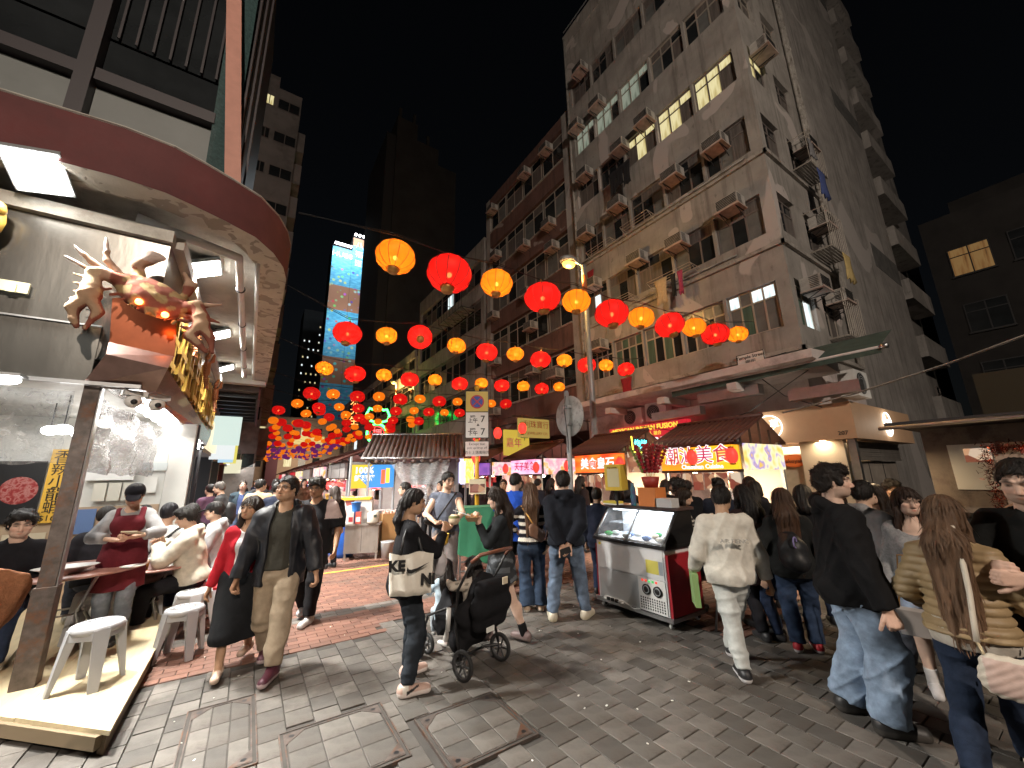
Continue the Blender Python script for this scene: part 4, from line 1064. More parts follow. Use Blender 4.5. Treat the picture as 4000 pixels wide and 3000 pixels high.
def hat_mesh(P,spec,c,Rh,H,hh):
    u = H; T = lambda x,y,z: c+Rh @ Vector((x,y,z))*u
    s = SDF(v3(c)-.16*u,v3(c)+.18*u,min(.006,hh))
    s.ell(T(0,-.006,.024),(.053*u,.066*u,.053*u),0,Rm=Rh)
    s.ell(T(0,.01,-.045),(.12*u,.14*u,.062*u),.003*u,Rm=Rh,carve=True)
    s.ell(T(0,.075,.013),(.040*u,.050*u,.006*u),.006*u,Rm=Rh @ Matrix.Rotation(R(-14),3,'X'))
    V,F = s.mesh(); inst('cap',np_mesh('cap',[(V,F,spec['col'])],CLOTH),P)
# ================================================================ tall lit banner tower
def mural():
    def f(N,L,src):
        a = blobs([(0,(.02,.16,.30)),(.45,(.05,.30,.50)),(.62,(.10,.42,.62))],.9,detail=5,stretch=(1,1,2.4))(N,L,src)
        v = N('ShaderNodeTexVoronoi'); v.inputs['Scale'].default_value = .75; L(src,v.inputs['Vector'])
        r = N('ShaderNodeValToRGB'); e = r.color_ramp.elements; e[0].position = .18; e[1].position = .34; e[0].color = (1,1,1,1); e[1].color = (0,0,0,1); L(v.outputs['Distance'],r.inputs[0])
        h = N('ShaderNodeHueSaturation'); h.inputs['Saturation'].default_value = .9; h.inputs['Value'].default_value = .6; L(v.outputs['Color'],h.inputs['Color'])
        sx = N('ShaderNodeSeparateXYZ'); L(src,sx.inputs[0])
        # brown quay bands across the print
        w = N('ShaderNodeMath'); w.operation = 'SINE'; m = N('ShaderNodeMath'); m.operation = 'MULTIPLY_ADD'; m.inputs[1].default_value = .33; m.inputs[2].default_value = .4; L(sx.outputs['Z'],m.inputs[0]); L(m.outputs[0],w.inputs[0])
        g = N('ShaderNodeMath'); g.operation = 'GREATER_THAN'; g.inputs[1].default_value = .45; L(w.outputs[0],g.inputs[0])
        x1 = N('ShaderNodeMix'); x1.data_type = 'RGBA'; L(g.outputs[0],x1.inputs[0]); L(a,x1.inputs[6]); x1.inputs[7].default_value = (.30,.13,.07,1)
        lo = N('ShaderNodeMath'); lo.operation = 'LESS_THAN'; lo.inputs[1].default_value = 31; L(sx.outputs['Z'],lo.inputs[0])
        mm = N('ShaderNodeMath'); mm.operation = 'MULTIPLY'; L(r.outputs[0],mm.inputs[0]); L(lo.outputs[0],mm.inputs[1])
        x = N('ShaderNodeMix'); x.data_type = 'RGBA'; L(mm.outputs[0],x.inputs[0]); L(x1.outputs[2],x.inputs[6]); L(h.outputs[0],x.inputs[7])
        return x.outputs[2]
    return f
M_MURAL = node_mat('printed_mural',mural(),.7)
bt = thing('banner_tower','tall blue printed banner building with white floodlit top','building',(11.5,100,24))
one('core',mat('tower_core',(.03,.035,.04),.9),bt,(0,4.7,.05,6,-24,37),(4.7,8.2,.05,6,-24,41))
one('banner',M_MURAL,bt,(0,4.7,-.05,.05,-24,36.6)); one('banner',M_MURAL,bt,(4.75,8.0,-.12,.05,-24,40.6))
M_PRINTW = mat('white_print',(.8,.85,.88),.7); 
text('HUB8',2.0,M_PRINTW,bt,(2.4,-.08,34.6),FRONT,.02)
for i,ch in enumerate('八福匯'): text(ch,2.0,M_PRINTW,bt,(6.4,-.15,38.6-i*2.7),FRONT,.02)
for i in range(6):
    o = one('lamp_head',emis('lamp_head',(1,1,1),5),bt,(.3+i*.72,.8+i*.72,-1.0,-.4,37.1,37.5)) if i == 0 else inst('lamp_head',o.data,bt,(i*.72,0,0))
for i in range(3): inst('lamp_head',o.data,bt,(4.6+i*1.0,0,4.0))
lamp('banner_floodlight','AREA',(2.4,-7,39),1700,(.85,.95,1),4,(R(25),0,0),bt,1)
lamp('banner_floodlight','AREA',(4,-9,16),600,(.85,.95,1),5,(R(80),0,0),bt,3)  # fill lamp added at mid height to brighten the lower banner
lamp('banner_floodlight','AREA',(6.4,-7,43),1500,(.85,.95,1),3,(R(25),0,0),bt,1)

# ================================================================ lanterns
def shade_mat(name,tint,e,es,tr):
    m = bpy.data.materials.new(name); m.use_nodes = True; nt = m.node_tree; nt.nodes.clear(); N = nt.nodes.new; L = nt.links.new
    out = N('ShaderNodeOutputMaterial'); mx = N('ShaderNodeMixShader'); t = N('ShaderNodeBsdfTransparent'); p = N('ShaderNodeBsdfPrincipled')
    t.inputs[0].default_value = (*tint,1); p.inputs['Base Color'].default_value = (*[q*.5 for q in e],1); p.inputs['Roughness'].default_value = .6
    p.inputs['Emission Color'].default_value = (*e,1); p.inputs['Emission Strength'].default_value = es
    mx.inputs[0].default_value = 1-tr; tl = N('ShaderNodeBsdfTranslucent'); tl.inputs[0].default_value = (*[min(1,q*1.1) for q in e],1); m2 = N('ShaderNodeMixShader'); m2.inputs[0].default_value = .5; L(p.outputs[0],m2.inputs[1]); L(tl.outputs[0],m2.inputs[2]); L(t.outputs[0],mx.inputs[1]); L(m2.outputs[0],mx.inputs[2]); L(mx.outputs[0],out.inputs[0]); return m
LM = {'red': shade_mat('red_lantern_paper',(1,.25,.12),(.80,.014,.012),.22,.14),'orange': shade_mat('orange_lantern_paper',(1,.62,.2),(.95,.27,.012),.24,.14),
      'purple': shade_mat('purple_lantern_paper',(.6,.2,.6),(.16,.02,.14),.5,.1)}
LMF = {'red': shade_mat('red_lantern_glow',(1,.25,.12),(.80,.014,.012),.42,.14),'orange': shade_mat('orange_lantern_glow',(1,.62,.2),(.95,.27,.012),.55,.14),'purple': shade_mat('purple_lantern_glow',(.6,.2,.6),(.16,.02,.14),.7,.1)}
M_RIB = {'red': mat('red_wire',(.16,.01,.01),.6),'orange': mat('orange_wire',(.30,.08,.01),.6),'purple': mat('purple_wire',(.06,.01,.05),.6)}
M_GOLD = mat('gold_trim',(.50,.26,.07),.4,.6)
M_CORE = emis('lantern_bulb',(1,.66,.34),8)
LAN = {}; LPW = {'red': 9,'orange': 5,'purple': 4}; LM2 = {}
def shade_verts(n,m,r,hh,lob=.03):
    vs = []; fs = []
    for i in range(m+1):
        a = math.pi*(.10+.80*i/m); rr,z = math.sin(a)**.9*r,math.cos(a)*hh*1.05
        for k in range(n):
            q = 1-lob*abs(math.cos(6*2*math.pi*k/n)) if n >= 24 else 1
            vs.append((rr*q*math.cos(2*math.pi*k/n),rr*q*math.sin(2*math.pi*k/n),z))
    for i in range(m):
        for k in range(n): fs.append(((i+1)*n+k,(i+1)*n+(k+1) % n,i*n+(k+1) % n,i*n+k))
    return vs,fs
def lantern(c,near,loc,size,label,group,tilt=(0,0),rz=0.):
    key = (c,near)
    if key not in LAN:
        r = .32; hh = .235
        n,m = (36,12) if near == 2 else (14,6)
        t = bpy.data.objects.new('lantern',None) if near == 2 else None
        b = MB(); b.add(*shade_verts(n,m,r,hh,.035),smooth=True); sh = b.mesh('shade',LM[c] if near == 2 else LMF[c])
        rb = MB()
        for k in range(12):
            pts = []
            for i in range(9):
                a = math.pi*(.10+.80*i/8); rr = math.sin(a)**.9*r*1.0; pts.append((rr*math.cos(2*math.pi*k/12+.26),rr*math.sin(2*math.pi*k/12+.26),math.cos(a)*hh*1.05))
            rb.tube(pts,.0055,4)
        cp = MB(); cp.lathe([(.085,-.29),(.09,-.245),(.10,-.222)],14); cp2 = MB(); cp2.lathe([(.10,.222),(.09,.245),(.03,.262),(.012,.33)],14)
        bl = MB(); bl.ball((0,0,-.02),.038,8,6)
        LAN[key] = dict(shade=sh,ribs=rb.mesh('rib_wires',M_RIB[c]),low=cp.mesh('rim',M_GOLD),up=cp2.mesh('cap',M_GOLD),bulb=bl.mesh('bulb',M_CORE))
    d = LAN[key]
    if near == 2:
        t = thing('lantern',label,'lantern',loc,rz,group); t.rotation_euler = (R(tilt[0]),R(tilt[1]),rz); t.scale = (size,)*3
        inst('shade',d['shade'],t); inst('rib_wires',d['ribs'],t); inst('rim',d['low'],t); inst('cap',d['up'],t); inst('bulb',d['bulb'],t); lamp('lantern_light','POINT',(0,0,-.02),LPW[c],(1,.75,.5),.05,None,t)
    else:
        t = inst('lantern',d['shade'],None,loc,(R(tilt[0]),R(tilt[1]),rz),(size,)*3); tag(t,label,'lantern',group)
        if near == 1: inst('rim',d['low'],t); inst('bulb',d['bulb'],t)
    return t
# (x, z) of every lantern on the five nearest strings, then evenly strung ones
ROWS = [(5.0,'o',[(1.38,4.785),(2.205,4.76),(3.045,4.835),(3.995,4.82),(4.805,4.94),(5.755,4.905),(6.685,5.015),(7.675,5.05),(8.665,5.19),(9.60,5.19),(10.75,5.405)]),
        (8.9,'r',[(1.486,4.936),(2.35,5.043),(3.168,5.159),(4.165,5.10),(5.08,5.07),(6.025,5.168),(6.94,5.132),(7.885,5.248),(8.84,5.23),(9.75,5.354),(10.75,5.346)]),
        (12.65,'o',[(1.54,5.04),(2.43,4.976),(3.327,5.05),(4.2,5.0),(5.11,5.10),(6.07,5.064),(6.98,5.19),(7.89,5.20),(8.92,5.29),(9.87,5.28),(10.83,5.47)]),
        (17.1,'r',[(1.71,5.10),(2.50,5.15),(3.45,5.136),(4.34,5.22),(5.28,5.187),(6.2,5.29),(7.15,5.255),(8.1,5.32),(9.05,5.33),(10.0,5.4),(10.9,5.45)]),
        (20.6,'o',[(1.50,5.25),(2.43,5.13),(3.337,5.23),(4.24,5.23),(5.19,5.29),(6.16,5.23),(7.15,5.33),(8.0,5.31),(8.95,5.35),(9.9,5.4),(10.85,5.45)])]
lr = random.Random(21)
for k in range(21):
    Y = 22.9+k*2.6; ROWS.append((Y,'ro'[k % 2],[(1.1+.92*i+lr.uniform(-.36,.36),5.12+.03*i+lr.uniform(-.28,.28)) for i in range(11)]))
ORD = ['first','second','third','fourth','fifth','sixth','seventh','eighth','ninth','tenth','eleventh']
ROWN = ['nearest','second nearest','third','fourth','fifth','sixth','seventh','eighth','ninth','tenth','eleventh','twelfth','thirteenth','fourteenth','fifteenth','sixteenth','seventeenth','eighteenth','nineteenth','twentieth','twenty-first','twenty-second','twenty-third','twenty-fourth','twenty-fifth','twenty-sixth']
for ri,(Y,first,pts) in enumerate(ROWS):
    for i,(x,z) in enumerate(pts):
        if ri > 4 and i > 8: continue
        c = 'orange' if ((i % 2 == 0) == (first == 'o')) else 'red'
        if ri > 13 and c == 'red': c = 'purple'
        sz = (.98 if c != 'orange' else .80)*lr.uniform(.96,1.04)*(1.07 if ri == 0 else 1)
        if ri == 0 and i == 0: sz *= 1.05
        tl = (lr.gauss(0,6),lr.gauss(0,6))
        if (ri,i) == (1,2): tl = (-52,25)
        lantern(c,2 if ri < 3 else (1 if ri < 6 else 0),(x,Y,z),sz,f'{c} paper lantern, {ORD[i]} from the left on the {ROWN[ri]} lantern string','paper lanterns strung over the street',tl,lr.uniform(0,1))
    m = MB(); p = [(-.35,Y,6.0 if ri else 5.1)]+[(x,Y,z+.34) for x,z in pts]+[(11.84,Y,pts[-1][1]+.6)]
    if ri == 0: p[0] = (.15,Y,5.02)
    m.tube(p,.008,4)
    if ri < 5: m.tube([(a,b+.02,c+.05*(i % 2)) for i,(a,b,c) in enumerate(p)],.006,4)
    tag(m.build('lantern_wire',M_BLACK),f'black wire carrying the {ROWN[ri]} string of lanterns','wire','wires carrying the lanterns')

# ================================================================ left: corner seafood restaurant
M_CANOPY = mat('canopy_white_paint',(.50,.48,.43),.85,var=.12,scale=2,dirt=(.30,.27,.23),dirts=1.1,bump=.5,bscale=20)
def peel():
    m = stain('peeling_rim',(.56,.53,.46),(.30,.27,.23),(.42,.39,.34),4.5,.56); return m
M_PEEL = peel()
M_REDBAND = mat('dark_red_paint',(.115,.034,.034),.8,var=.25,scale=1.5,dirt=(.13,.03,.03),dirts=1.6,bump=.5,bscale=12)
M_BRUSH = mat('brushed_steel',(.27,.265,.245),.27,1.,var=.2,scale=3,bump=.25,bscale=3.0,stretch=(1,1,.25))
M_TILEW = mat('white_wall_tile',(.66,.66,.62),.35,var=.05,scale=4)
canopy = thing('restaurant_canopy','curved concrete canopy with dark red edge over the seafood restaurant','canopy',(0,0,4.6))
out = [(.13,13.6),(.13,6.1),(.07,5.75),(-.06,5.42),(-.26,5.13),(-.55,4.95),(-.80,4.82),(-1.03,4.72),(-1.40,4.68),(-2.25,4.74),(-7,5.0)]
def offs(pl,d):
    r = []
    for i,(x,y) in enumerate(pl):
        a = pl[max(0,i-1)]; b = pl[min(len(pl)-1,i+1)]; t = Vector((b[0]-a[0],b[1]-a[1])).normalized(); n = Vector((t.y,-t.x))
        r.append((x+n.x*d,y+n.y*d))
    return r
inn = offs(out,.34)
m = MB(); n = len(out)      # red outer band
vs = [(x,y,0) for x,y in out]+[(x,y,.56) for x,y in out]; m.add(vs,[(i,i+1,n+i+1,n+i) for i in range(n-1)],True); m.build('red_band',M_REDBAND,canopy)
m = MB(); vs = [(x,y,-.002) for x,y in out]+[(x,y,-.002) for x,y in inn]+[(x,y,.14) for x,y in inn]
m.add(vs,[(i,n+i,n+i+1,i+1) for i in range(n-1)]+[(n+i,2*n+i,2*n+i+1,n+i+1) for i in range(n-1)]); m.build('rim_beam',M_PEEL,canopy)
m = MB(); back = [(-7,7.2),(-1.7,7.2),(-1.7,13.6)]; m.prism(inn+back,.14,.3); m.build('soffit',M_CANOPY,canopy)
m = MB(); m.prism(out+[(-7,9),(-1.0,9),(-1.0,13.6)],.54,.57); m.build('top_slab',M_CANOPY,canopy)
one('end_beam',M_CANOPY,canopy,(-1.7,.10,13.3,13.6,-.12,.139))
m = MB(); m.tube([(-1.35,5.35,-.02),(-.42,5.62,-.08),(-.42,12.6,-.08)],.055,10); m.tube([(-.22,5.8,.02),(-.22,13.2,.02)],.035,8); m.build('white_pipe',M_WHITE,canopy)
m = MB()
for y in (6.6,8.2,9.8,11.4): m.tube([(-.42,y,-.08),(-.42,y+.03,-.08)],.062,10)
m.build('pipe_clip',M_DARK,canopy)
can2 = thing('rear_canopy','dark ribbed canopy beyond the white restaurant canopy','canopy',(0,13.7,4.2))
one('slab',mat('dirty_soffit',(.10,.085,.075),.9,var=.3,scale=2),can2,(-2,-.05,0,7,.12,.3)); 
for i in range(8): one('rib',M_DARK,can2,(-1.9,-.1,.3+i*.85,.42+i*.85,.0,.119))
one('edge',M_REDBAND,can2,(-.05,.0,0,7,-.1,.4))
# floodlights under the canopy
def flood(x,y,z,label,sx=.34,sy=.46,pw=90,tilt=(0,0)):
    t = thing('floodlight',label,'floodlight',(x,y,z),0,'white floodlights under the restaurant canopy'); t.rotation_euler = (R(tilt[0]),R(tilt[1]),0)
    one('housing',M_POLE,t,(-sx/2-.02,sx/2+.02,-sy/2-.02,sy/2+.02,.002,.05)); one('lens',M_LED,t,(-sx/2,sx/2,-sy/2,sy/2,-.012,.0))
    one('bracket',M_DARK,t,(-.03,.03,-.03,.03,.05,.2))
    lamp('floodlight_lamp','AREA',(0,0,-.03),pw,(1,.97,.90),sx,None,t,sy,spread=100)
flood(-1.92,4.86,4.52,'large white floodlight nearest the camera under the red canopy edge',.34,.38,150,(-26,-12))
flood(-.83,6.40,4.62,'white floodlight behind the giant crab',.34,.42,130,(0,-25))
flood(-.82,9.40,4.62,'third white floodlight along the canopy soffit',.34,.42,130,(0,-25))
flood(-.84,12.3,4.62,'farthest small white floodlight under the canopy',.34,.42,130,(0,-25))
flood(-4.3,4.9,4.52,'white floodlight farther left under the canopy, outside the picture',.40,.50,150,(-26,0))
# glazed upper storeys above the canopy
upper = thing('glazed_upper_storey','dark glazed upper storeys above the red canopy edge','building',(0,5.6,5.17))
M_PANEL = mat('grey_spandrel_panel',(.17,.185,.18),.5,var=.08,scale=3); M_TEAL = mat('rippled_teal_glass',(.05,.09,.09),.25,var=.3,scale=30,bump=.6,bscale=60)
M_MULL = mat('dark_plum_mullion',(.034,.028,.032),.5)
one('wall',M_DARK,upper,(-7,-.80,.25,6,0,9)); 
one('street_wall',M_DARK,upper,(-1.7,-1.6,.3,30,0,9)); one('return_wall',M_DARK,upper,(-1.6,-.62,.25,.3,0,9))
for i,x in enumerate((-6.6,-5.1,-3.6,-2.09)):
    one('mullion',M_MULL,upper,(x-.07,x+.07,-.06,.249,0,9)) 
    x1 = [-5.17,-3.67,-2.16,-.9][i]
    one('spandrel_panel',M_PANEL,upper,(x+.075,x1,.10,.2,.0,1.12)); one('transom',M_MULL,upper,(x+.075,x1,-.02,.248,1.14,1.30))
    one('pane',GLASS,upper,(x+.075,x1,.12,.16,1.9,4.4)); one('pane',GLASS,upper,(x+.075,x1,.121,.165,1.32,1.86)); one('transom',M_MULL,upper,(x+.075,x1,-.02,.247,4.42,4.6)); one('pane',GLASS,upper,(x+.075,x1,.122,.162,4.62,8.5))
    if i == 3:
        for q in range(7): one('window_bar',M_MULL,upper,(x+.14+q*.16,x+.165+q*.16,.06,.08,1.9,4.4))
m = MB(); m.add([(-.9,.0,0),(-.66,.1,0),(-.70,.1,6),(-1.0,.0,6)],[(0,1,2,3)]); m.build('teal_pane',M_TEAL,upper)
for i in range(3): one('mullion',M_MULL,upper,(-.64+i*.05,-.615+i*.05,.0+i*.2,.12+i*.2,0,9)); 
m = MB()
for a,b in (((-.47,-.52,.0),(-1.06,-.52,5.2)),):
    w = .16; m.add([(a[0]-w,a[1],a[2]),(a[0],a[1],a[2]),(a[0],a[1]+.3,a[2]),(a[0]-w,a[1]+.3,a[2]),(b[0]-w,b[1],b[2]),(b[0],b[1],b[2]),(b[0],b[1]+.3,b[2]),(b[0]-w,b[1]+.3,b[2])],
        [(3,2,1,0),(4,5,6,7),(0,1,5,4),(1,2,6,5),(2,3,7,6),(3,0,4,7)])
m.build('corner_fin',mat('salmon_paint',(.52,.25,.19),.6,var=.08),upper)
# steel fascia and street fascia with letters
rest = thing('seafood_restaurant','open fronted seafood restaurant with steel fascia and lit bulbs','restaurant',(-1.3,5.2,0))
rx0,ry0 = -1.3,5.2
def rp(name,m,*bs):
    mm = MB()
    for b in bs: mm.bx(b[0]-rx0,b[1]-rx0,b[2]-ry0,b[3]-ry0,b[4],b[5])
    return mm.build(name,m,rest)
rp('fascia_panel',M_BRUSH,(-5.5,-1.0,5.2,5.26,2.92,4.28)); rp('fascia_skirt',M_BRUSH,(-5.5,-1.37,5.18,5.199,2.70,3.25)); rp('fascia_trim',M_STEEL,(-5.5,-1.37,5.16,5.179,3.235,3.25),(-5.5,-1.0,5.15,5.199,2.66,2.695))
rp('fascia_top',M_CANOPY,(-5.5,-.98,5.14,5.27,4.285,4.42)); rp('street_fascia',M_BRUSH,(-1.06,-1.0,5.262,13.2,2.95,4.28)); rp('street_fascia_top',M_CANOPY,(-1.08,-.9,5.275,13.2,4.285,4.42))
M_GOLDL = mat('yellow_letter',(.52,.32,.06),.4,coat=.3); M_BROWNB = mat('dark_brown_board',(.075,.052,.045),.25,var=.2,scale=3,coat=.4)
m = MB(); m.add([(.30,.12,2.68),(.24,8,2.68),(.30,8,2.96),(.42,.12,2.96)],[(0,1,2,3)]); m.add([(.02,.12,2.66),(.30,.12,2.68),(.24,8,2.68),(.02,8,2.66)],[(0,3,2,1)])
m.build('sloping_signboard',M_BROWNB,rest)
yl = random.Random(5)
for k in range(9):      # thick yellow letter strokes, seen edge-on along the street
    m = MB(); y = .5+k*.82; x = .312
    for j in range(3): z = 3.10+j*.30+yl.uniform(-.04,.04); m.bx(x,x+.045,y+.05,y+.62,z,z+.08)
    for j in range(2): yy = y+.12+j*.3; m.bx(x+.002,x+.043,yy,yy+.08,3.06,3.90)
    m.build('raised_letter',M_GOLDL,rest)
# chamfer box below the crab: steel plate with its orange light painted in, and brown steps
M_OR = mat('orange_light_paint',(.17,.045,.016),.3,.7,var=.25,scale=3)
m = MB(); m.add([(-.02,-.12,3.52),(.46,-.12,3.68),(.52,-.12,3.0),(.03,-.12,3.07)],[(3,2,1,0)]); m.build('orange_lit_plate',M_OR,rest)
m = MB(); m.add([(.03,-.14,3.07),(.52,-.14,3.0),(.50,-.20,2.86),(.05,-.22,2.93)],[(3,2,1,0)]); m.add([(.05,-.22,2.93),(.50,-.20,2.86),(.40,.06,2.66),(-.12,.0,2.66)],[(3,2,1,0)]); m.build('corner_hopper',mat('brown_steel',(.16,.095,.08),.3,.5,var=.2),rest)
# interior
rp('back_wall',M_TILEW,(-6,-1.15,8.5,8.6,0.15,3.0)); rp('side_wall',M_TILEW,(-6,-5.9,5.3,8.5,0,3)); rp('ceiling',mat('ceiling_tin',(.5,.5,.48),.5,var=.1),(-6,-1.37,5.27,13,2.72,2.80))
rp('end_column',M_TILEW,(-1.14,-.84,8.45,8.75,0,2.7)); rp('wainscot',mat('beige_wainscot',(.45,.33,.22),.6),(-6,-1.152,8.46,8.499,.15,1.42))
rp('door_frame',M_DARK,(-.83,-.80,8.50,8.56,0,2.7)); 
rp('second_shop_wall',mat('red_mural_wall',(.42,.04,.04),.5,var=.5,scale=2),(-1.36,-1.3,8.8,13,.15,2.1)); rp('second_shop_band',mat('pale_blue_wall',(.45,.55,.68),.5),(-1.36,-1.301,8.8,13,2.1,2.6))
for y in (9.6,10.8,12.2): rp('shop_post',M_DARK,(-1.1,-1.05,y,y+.06,0,2.66))
bw = thing('bowl_poster','dark poster of a bowl of red crayfish on the tiled wall','poster',(-2.62,8.44,1.66))
one('sheet',M_BLACK,bw,(-.62,.17,-.01,.01,-.42,.42))
m = MB(); m.lathe([(.185,0),(.0005,.0)],24,(-.04,-.013,.02),Matrix.Rotation(R(90),3,'X'),False); m.build('bowl_print',node_mat('crayfish_print',blobs([(.25,(.12,.01,.01)),(.42,(.30,.03,.03)),(.55,(.45,.20,.18)),(.62,(.28,.02,.02))],16,detail=5),.4),bw)
yp = thing('yellow_menu_banner','yellow hand lettered vertical menu poster beside the bowl poster','poster',(-2.30,8.43,1.75))
one('sheet',mat('yellow_paper',(.72,.42,.05),.5),yp,(-.125,.125,-.01,.01,-.52,.50))
for i,ch in enumerate('香辣小龍蝦'): text(ch,.20,M_BLACK,yp,(0,-.014,.38-i*.175),FRONT,.001)
text('$168',.11,M_BLACK,yp,(0,-.014,-.46),FRONT,.001)
PAP = [mat('paper_'+n,c,.6) for n,c in (('white',(.7,.7,.66)),('green',(.04,.28,.08)),('blue',(.12,.2,.4)),('cream',(.6,.52,.38)),('pale',(.55,.6,.6)))]
for i,(x,z,w,h,p,lb) in enumerate(((-1.95,1.22,.22,.34,2,'blue picture menu sheet behind the seated diners'),(-1.62,1.25,.3,.24,0,'white price notice beside the green menu'),(-1.36,1.27,.22,.26,1,'green printed menu on the tiled wall'),(-1.28,2.0,.3,.12,4,'pale notice above the electrical box'),(-2.5,1.0,.4,.2,3,'cream notice under the bowl poster'),(-1.30,1.72,.16,.24,0,'small white notice under the pink writing'))):
    o = one('notice',PAP[p],None,(x-w/2,x+w/2,8.425,8.44,z-h/2,z+h/2)); tag(o,lb,'notice','notices on the restaurant wall')
t = thing('electrical_box','white electrical trunking box with sockets on the restaurant wall','electrical box',(-1.62,8.44,1.82)); one('case',M_WHITE,t,(-.42,.12,-.06,0,-.02,.16)); 
for i in range(3): one('socket_plate',mat('socket',(.6,.58,.5),.5) if i == 0 else bpy.data.materials['socket'],t,(-.3+i*.16,-.16+i*.16,-.04,0,-.32,-.06))
# bulbs: row on the street side, inside bulbs
me = MB(); me.ball((0,0,0),.062,12,8,(1,1,.72)); me = me.mesh('bulb',M_BULB)
for i in range(17): inst('row_bulb',me,rest,(.155,.55+i*.44,2.60))
INB = [(-2.35,6.3,2.35),(-2.05,6.9,2.38),(-1.75,6.2,2.33),(-1.62,7.0,2.5),(-2.9,6.6,2.36),(-1.5,7.6,2.42),(-2.1,8.0,2.45)]
for i,p in enumerate(INB): t = thing('pendant_bulb',['leftmost white pendant bulb behind the plastic sheet','second white pendant bulb inside the restaurant','white pendant bulb beside the steel post','bright bulb above the yellow menu banner','pendant bulb at the picture edge inside the restaurant','pendant bulb deep inside over the diners','pendant bulb by the back wall'][i],'bulb',p,0,'white pendant bulbs in the restaurant'); inst('bulb',me,t,scale=(1.25,)*3); m = MB(); m.tube([(0,0,.05),(0,0,2.71-p[2])],.006,4); m.build('cord',M_BLACK,t)
lamp('bulb_row_light','AREA',(-1.12,9.2,2.5),28,(1,.96,.9),.15,None,None,7.0)
lamp('interior_light','AREA',(-2.4,7.0,2.6),18,(1,.97,.93),1.6,None,None,1.6)
t = thing('dome_lamp','round white lamp hanging under the steel fascia at the left edge','lamp',(-1.83,5.05,2.66)); m = MB(); m.ball((0,0,-.03),.07,12,8,(1.3,1,.6)); m.build('globe',M_BULB,t); one('base',M_STEEL,t,(-.1,.1,-.08,.08,-.005,.02))
# post, gutter, plastic sheets
post = thing('steel_post','rusty square steel corner post of the restaurant','post',(-1.35,5.27,0)); m = MB(); m.bx(-.055,.055,-.055,.055,0.24,2.66); m.build('shaft',M_RUST,post); one('sleeve',M_RUST,post,(-.072,.072,-.072,.072,0,.9)); one('edge_strip',M_STEEL,post,(.056,.066,-.04,.05,.9,2.66))
def sheet(p00,p10,z0,z1,label,n=24,k=10,sag=.0,sm=None):
    sm = sm or M_CLEAR
    m = MB(); vs = []; fs = []; a = Vector(p00); b = Vector(p10); d = (b-a).normalized(); nr = Vector((-d.y,d.x)); r = random.Random(len(label))
    ph = [r.uniform(0,6) for _ in range(4)]
    for i in range(k+1):
        for j in range(n+1):
            u,v = j/n,i/k; p = a+(b-a)*u; w = .03*math.sin(u*19+ph[0]+v*2)+.02*math.sin(u*41+ph[1]-v*7)+.02*math.sin(v*13+u*9+ph[2])
            z = z0+(z1-z0)*v+.015*math.sin(u*30+ph[3])*(1-v)-sag*v*math.sin(math.pi*u); vs.append((p.x+nr.x*w,p.y+nr.y*w,z))
    for i in range(k):
        for j in range(n): q = i*(n+1)+j; fs.append((q,q+1,q+n+2,q+n+1))
    m.add(vs,fs,True); return tag(m.build('plastic_sheet',sm),label,'plastic sheet')
sheet((-3.2,5.5),(-1.60,5.75),1.95,2.68,'clear crinkled plastic sheet left of the steel post')
sheet((-1.33,5.36),(-1.28,8.4),1.85,2.58,'clear plastic sheet hanging right of the steel post',sm=M_HAZY)
# CCTV domes
for i,(x,y,lb) in enumerate(((-1.06,5.28,'white dome security camera nearest the steel post'),(-.90,5.42,'white dome security camera behind the first one'))):
    t = thing('security_camera',lb,'security camera',(x,y,2.60),R(30)); m = MB(); m.ball((0,0,-.05),.068,14,8); m.build('dome',M_WHITE,t); m = MB(); m.ball((-.01,-.055,-.065),.028,10,6); m.build('lens',M_BLACK,t); one('base',M_WHITE,t,(-.09,.09,-.05,.05,0,.05))
# yellow fitting and bracket plates on the fascia at the frame edge
t = thing('shell_ornament','yellow sculpted ornament on the steel fascia at the left edge','ornament',(-2.18,5.06,4.05)); m = MB(); m.ball((-.06,0,0),.17,12,8,(.9,.5,1.2)); m.ball((0,-.03,.11),.09,10,6); m.build('body',M_GOLDL,t); 
t = thing('cleat_plate','cream metal cleat plate bolted to the steel fascia','bracket',(-1.98,5.17,3.50)); m = MB(); m.box((0,-.015,0),(.20,.03,.10)); m.box((0,-.035,-.02),(.06,.03,.08)); m.build('plate',mat('cream_metal',(.50,.47,.30),.5),t)
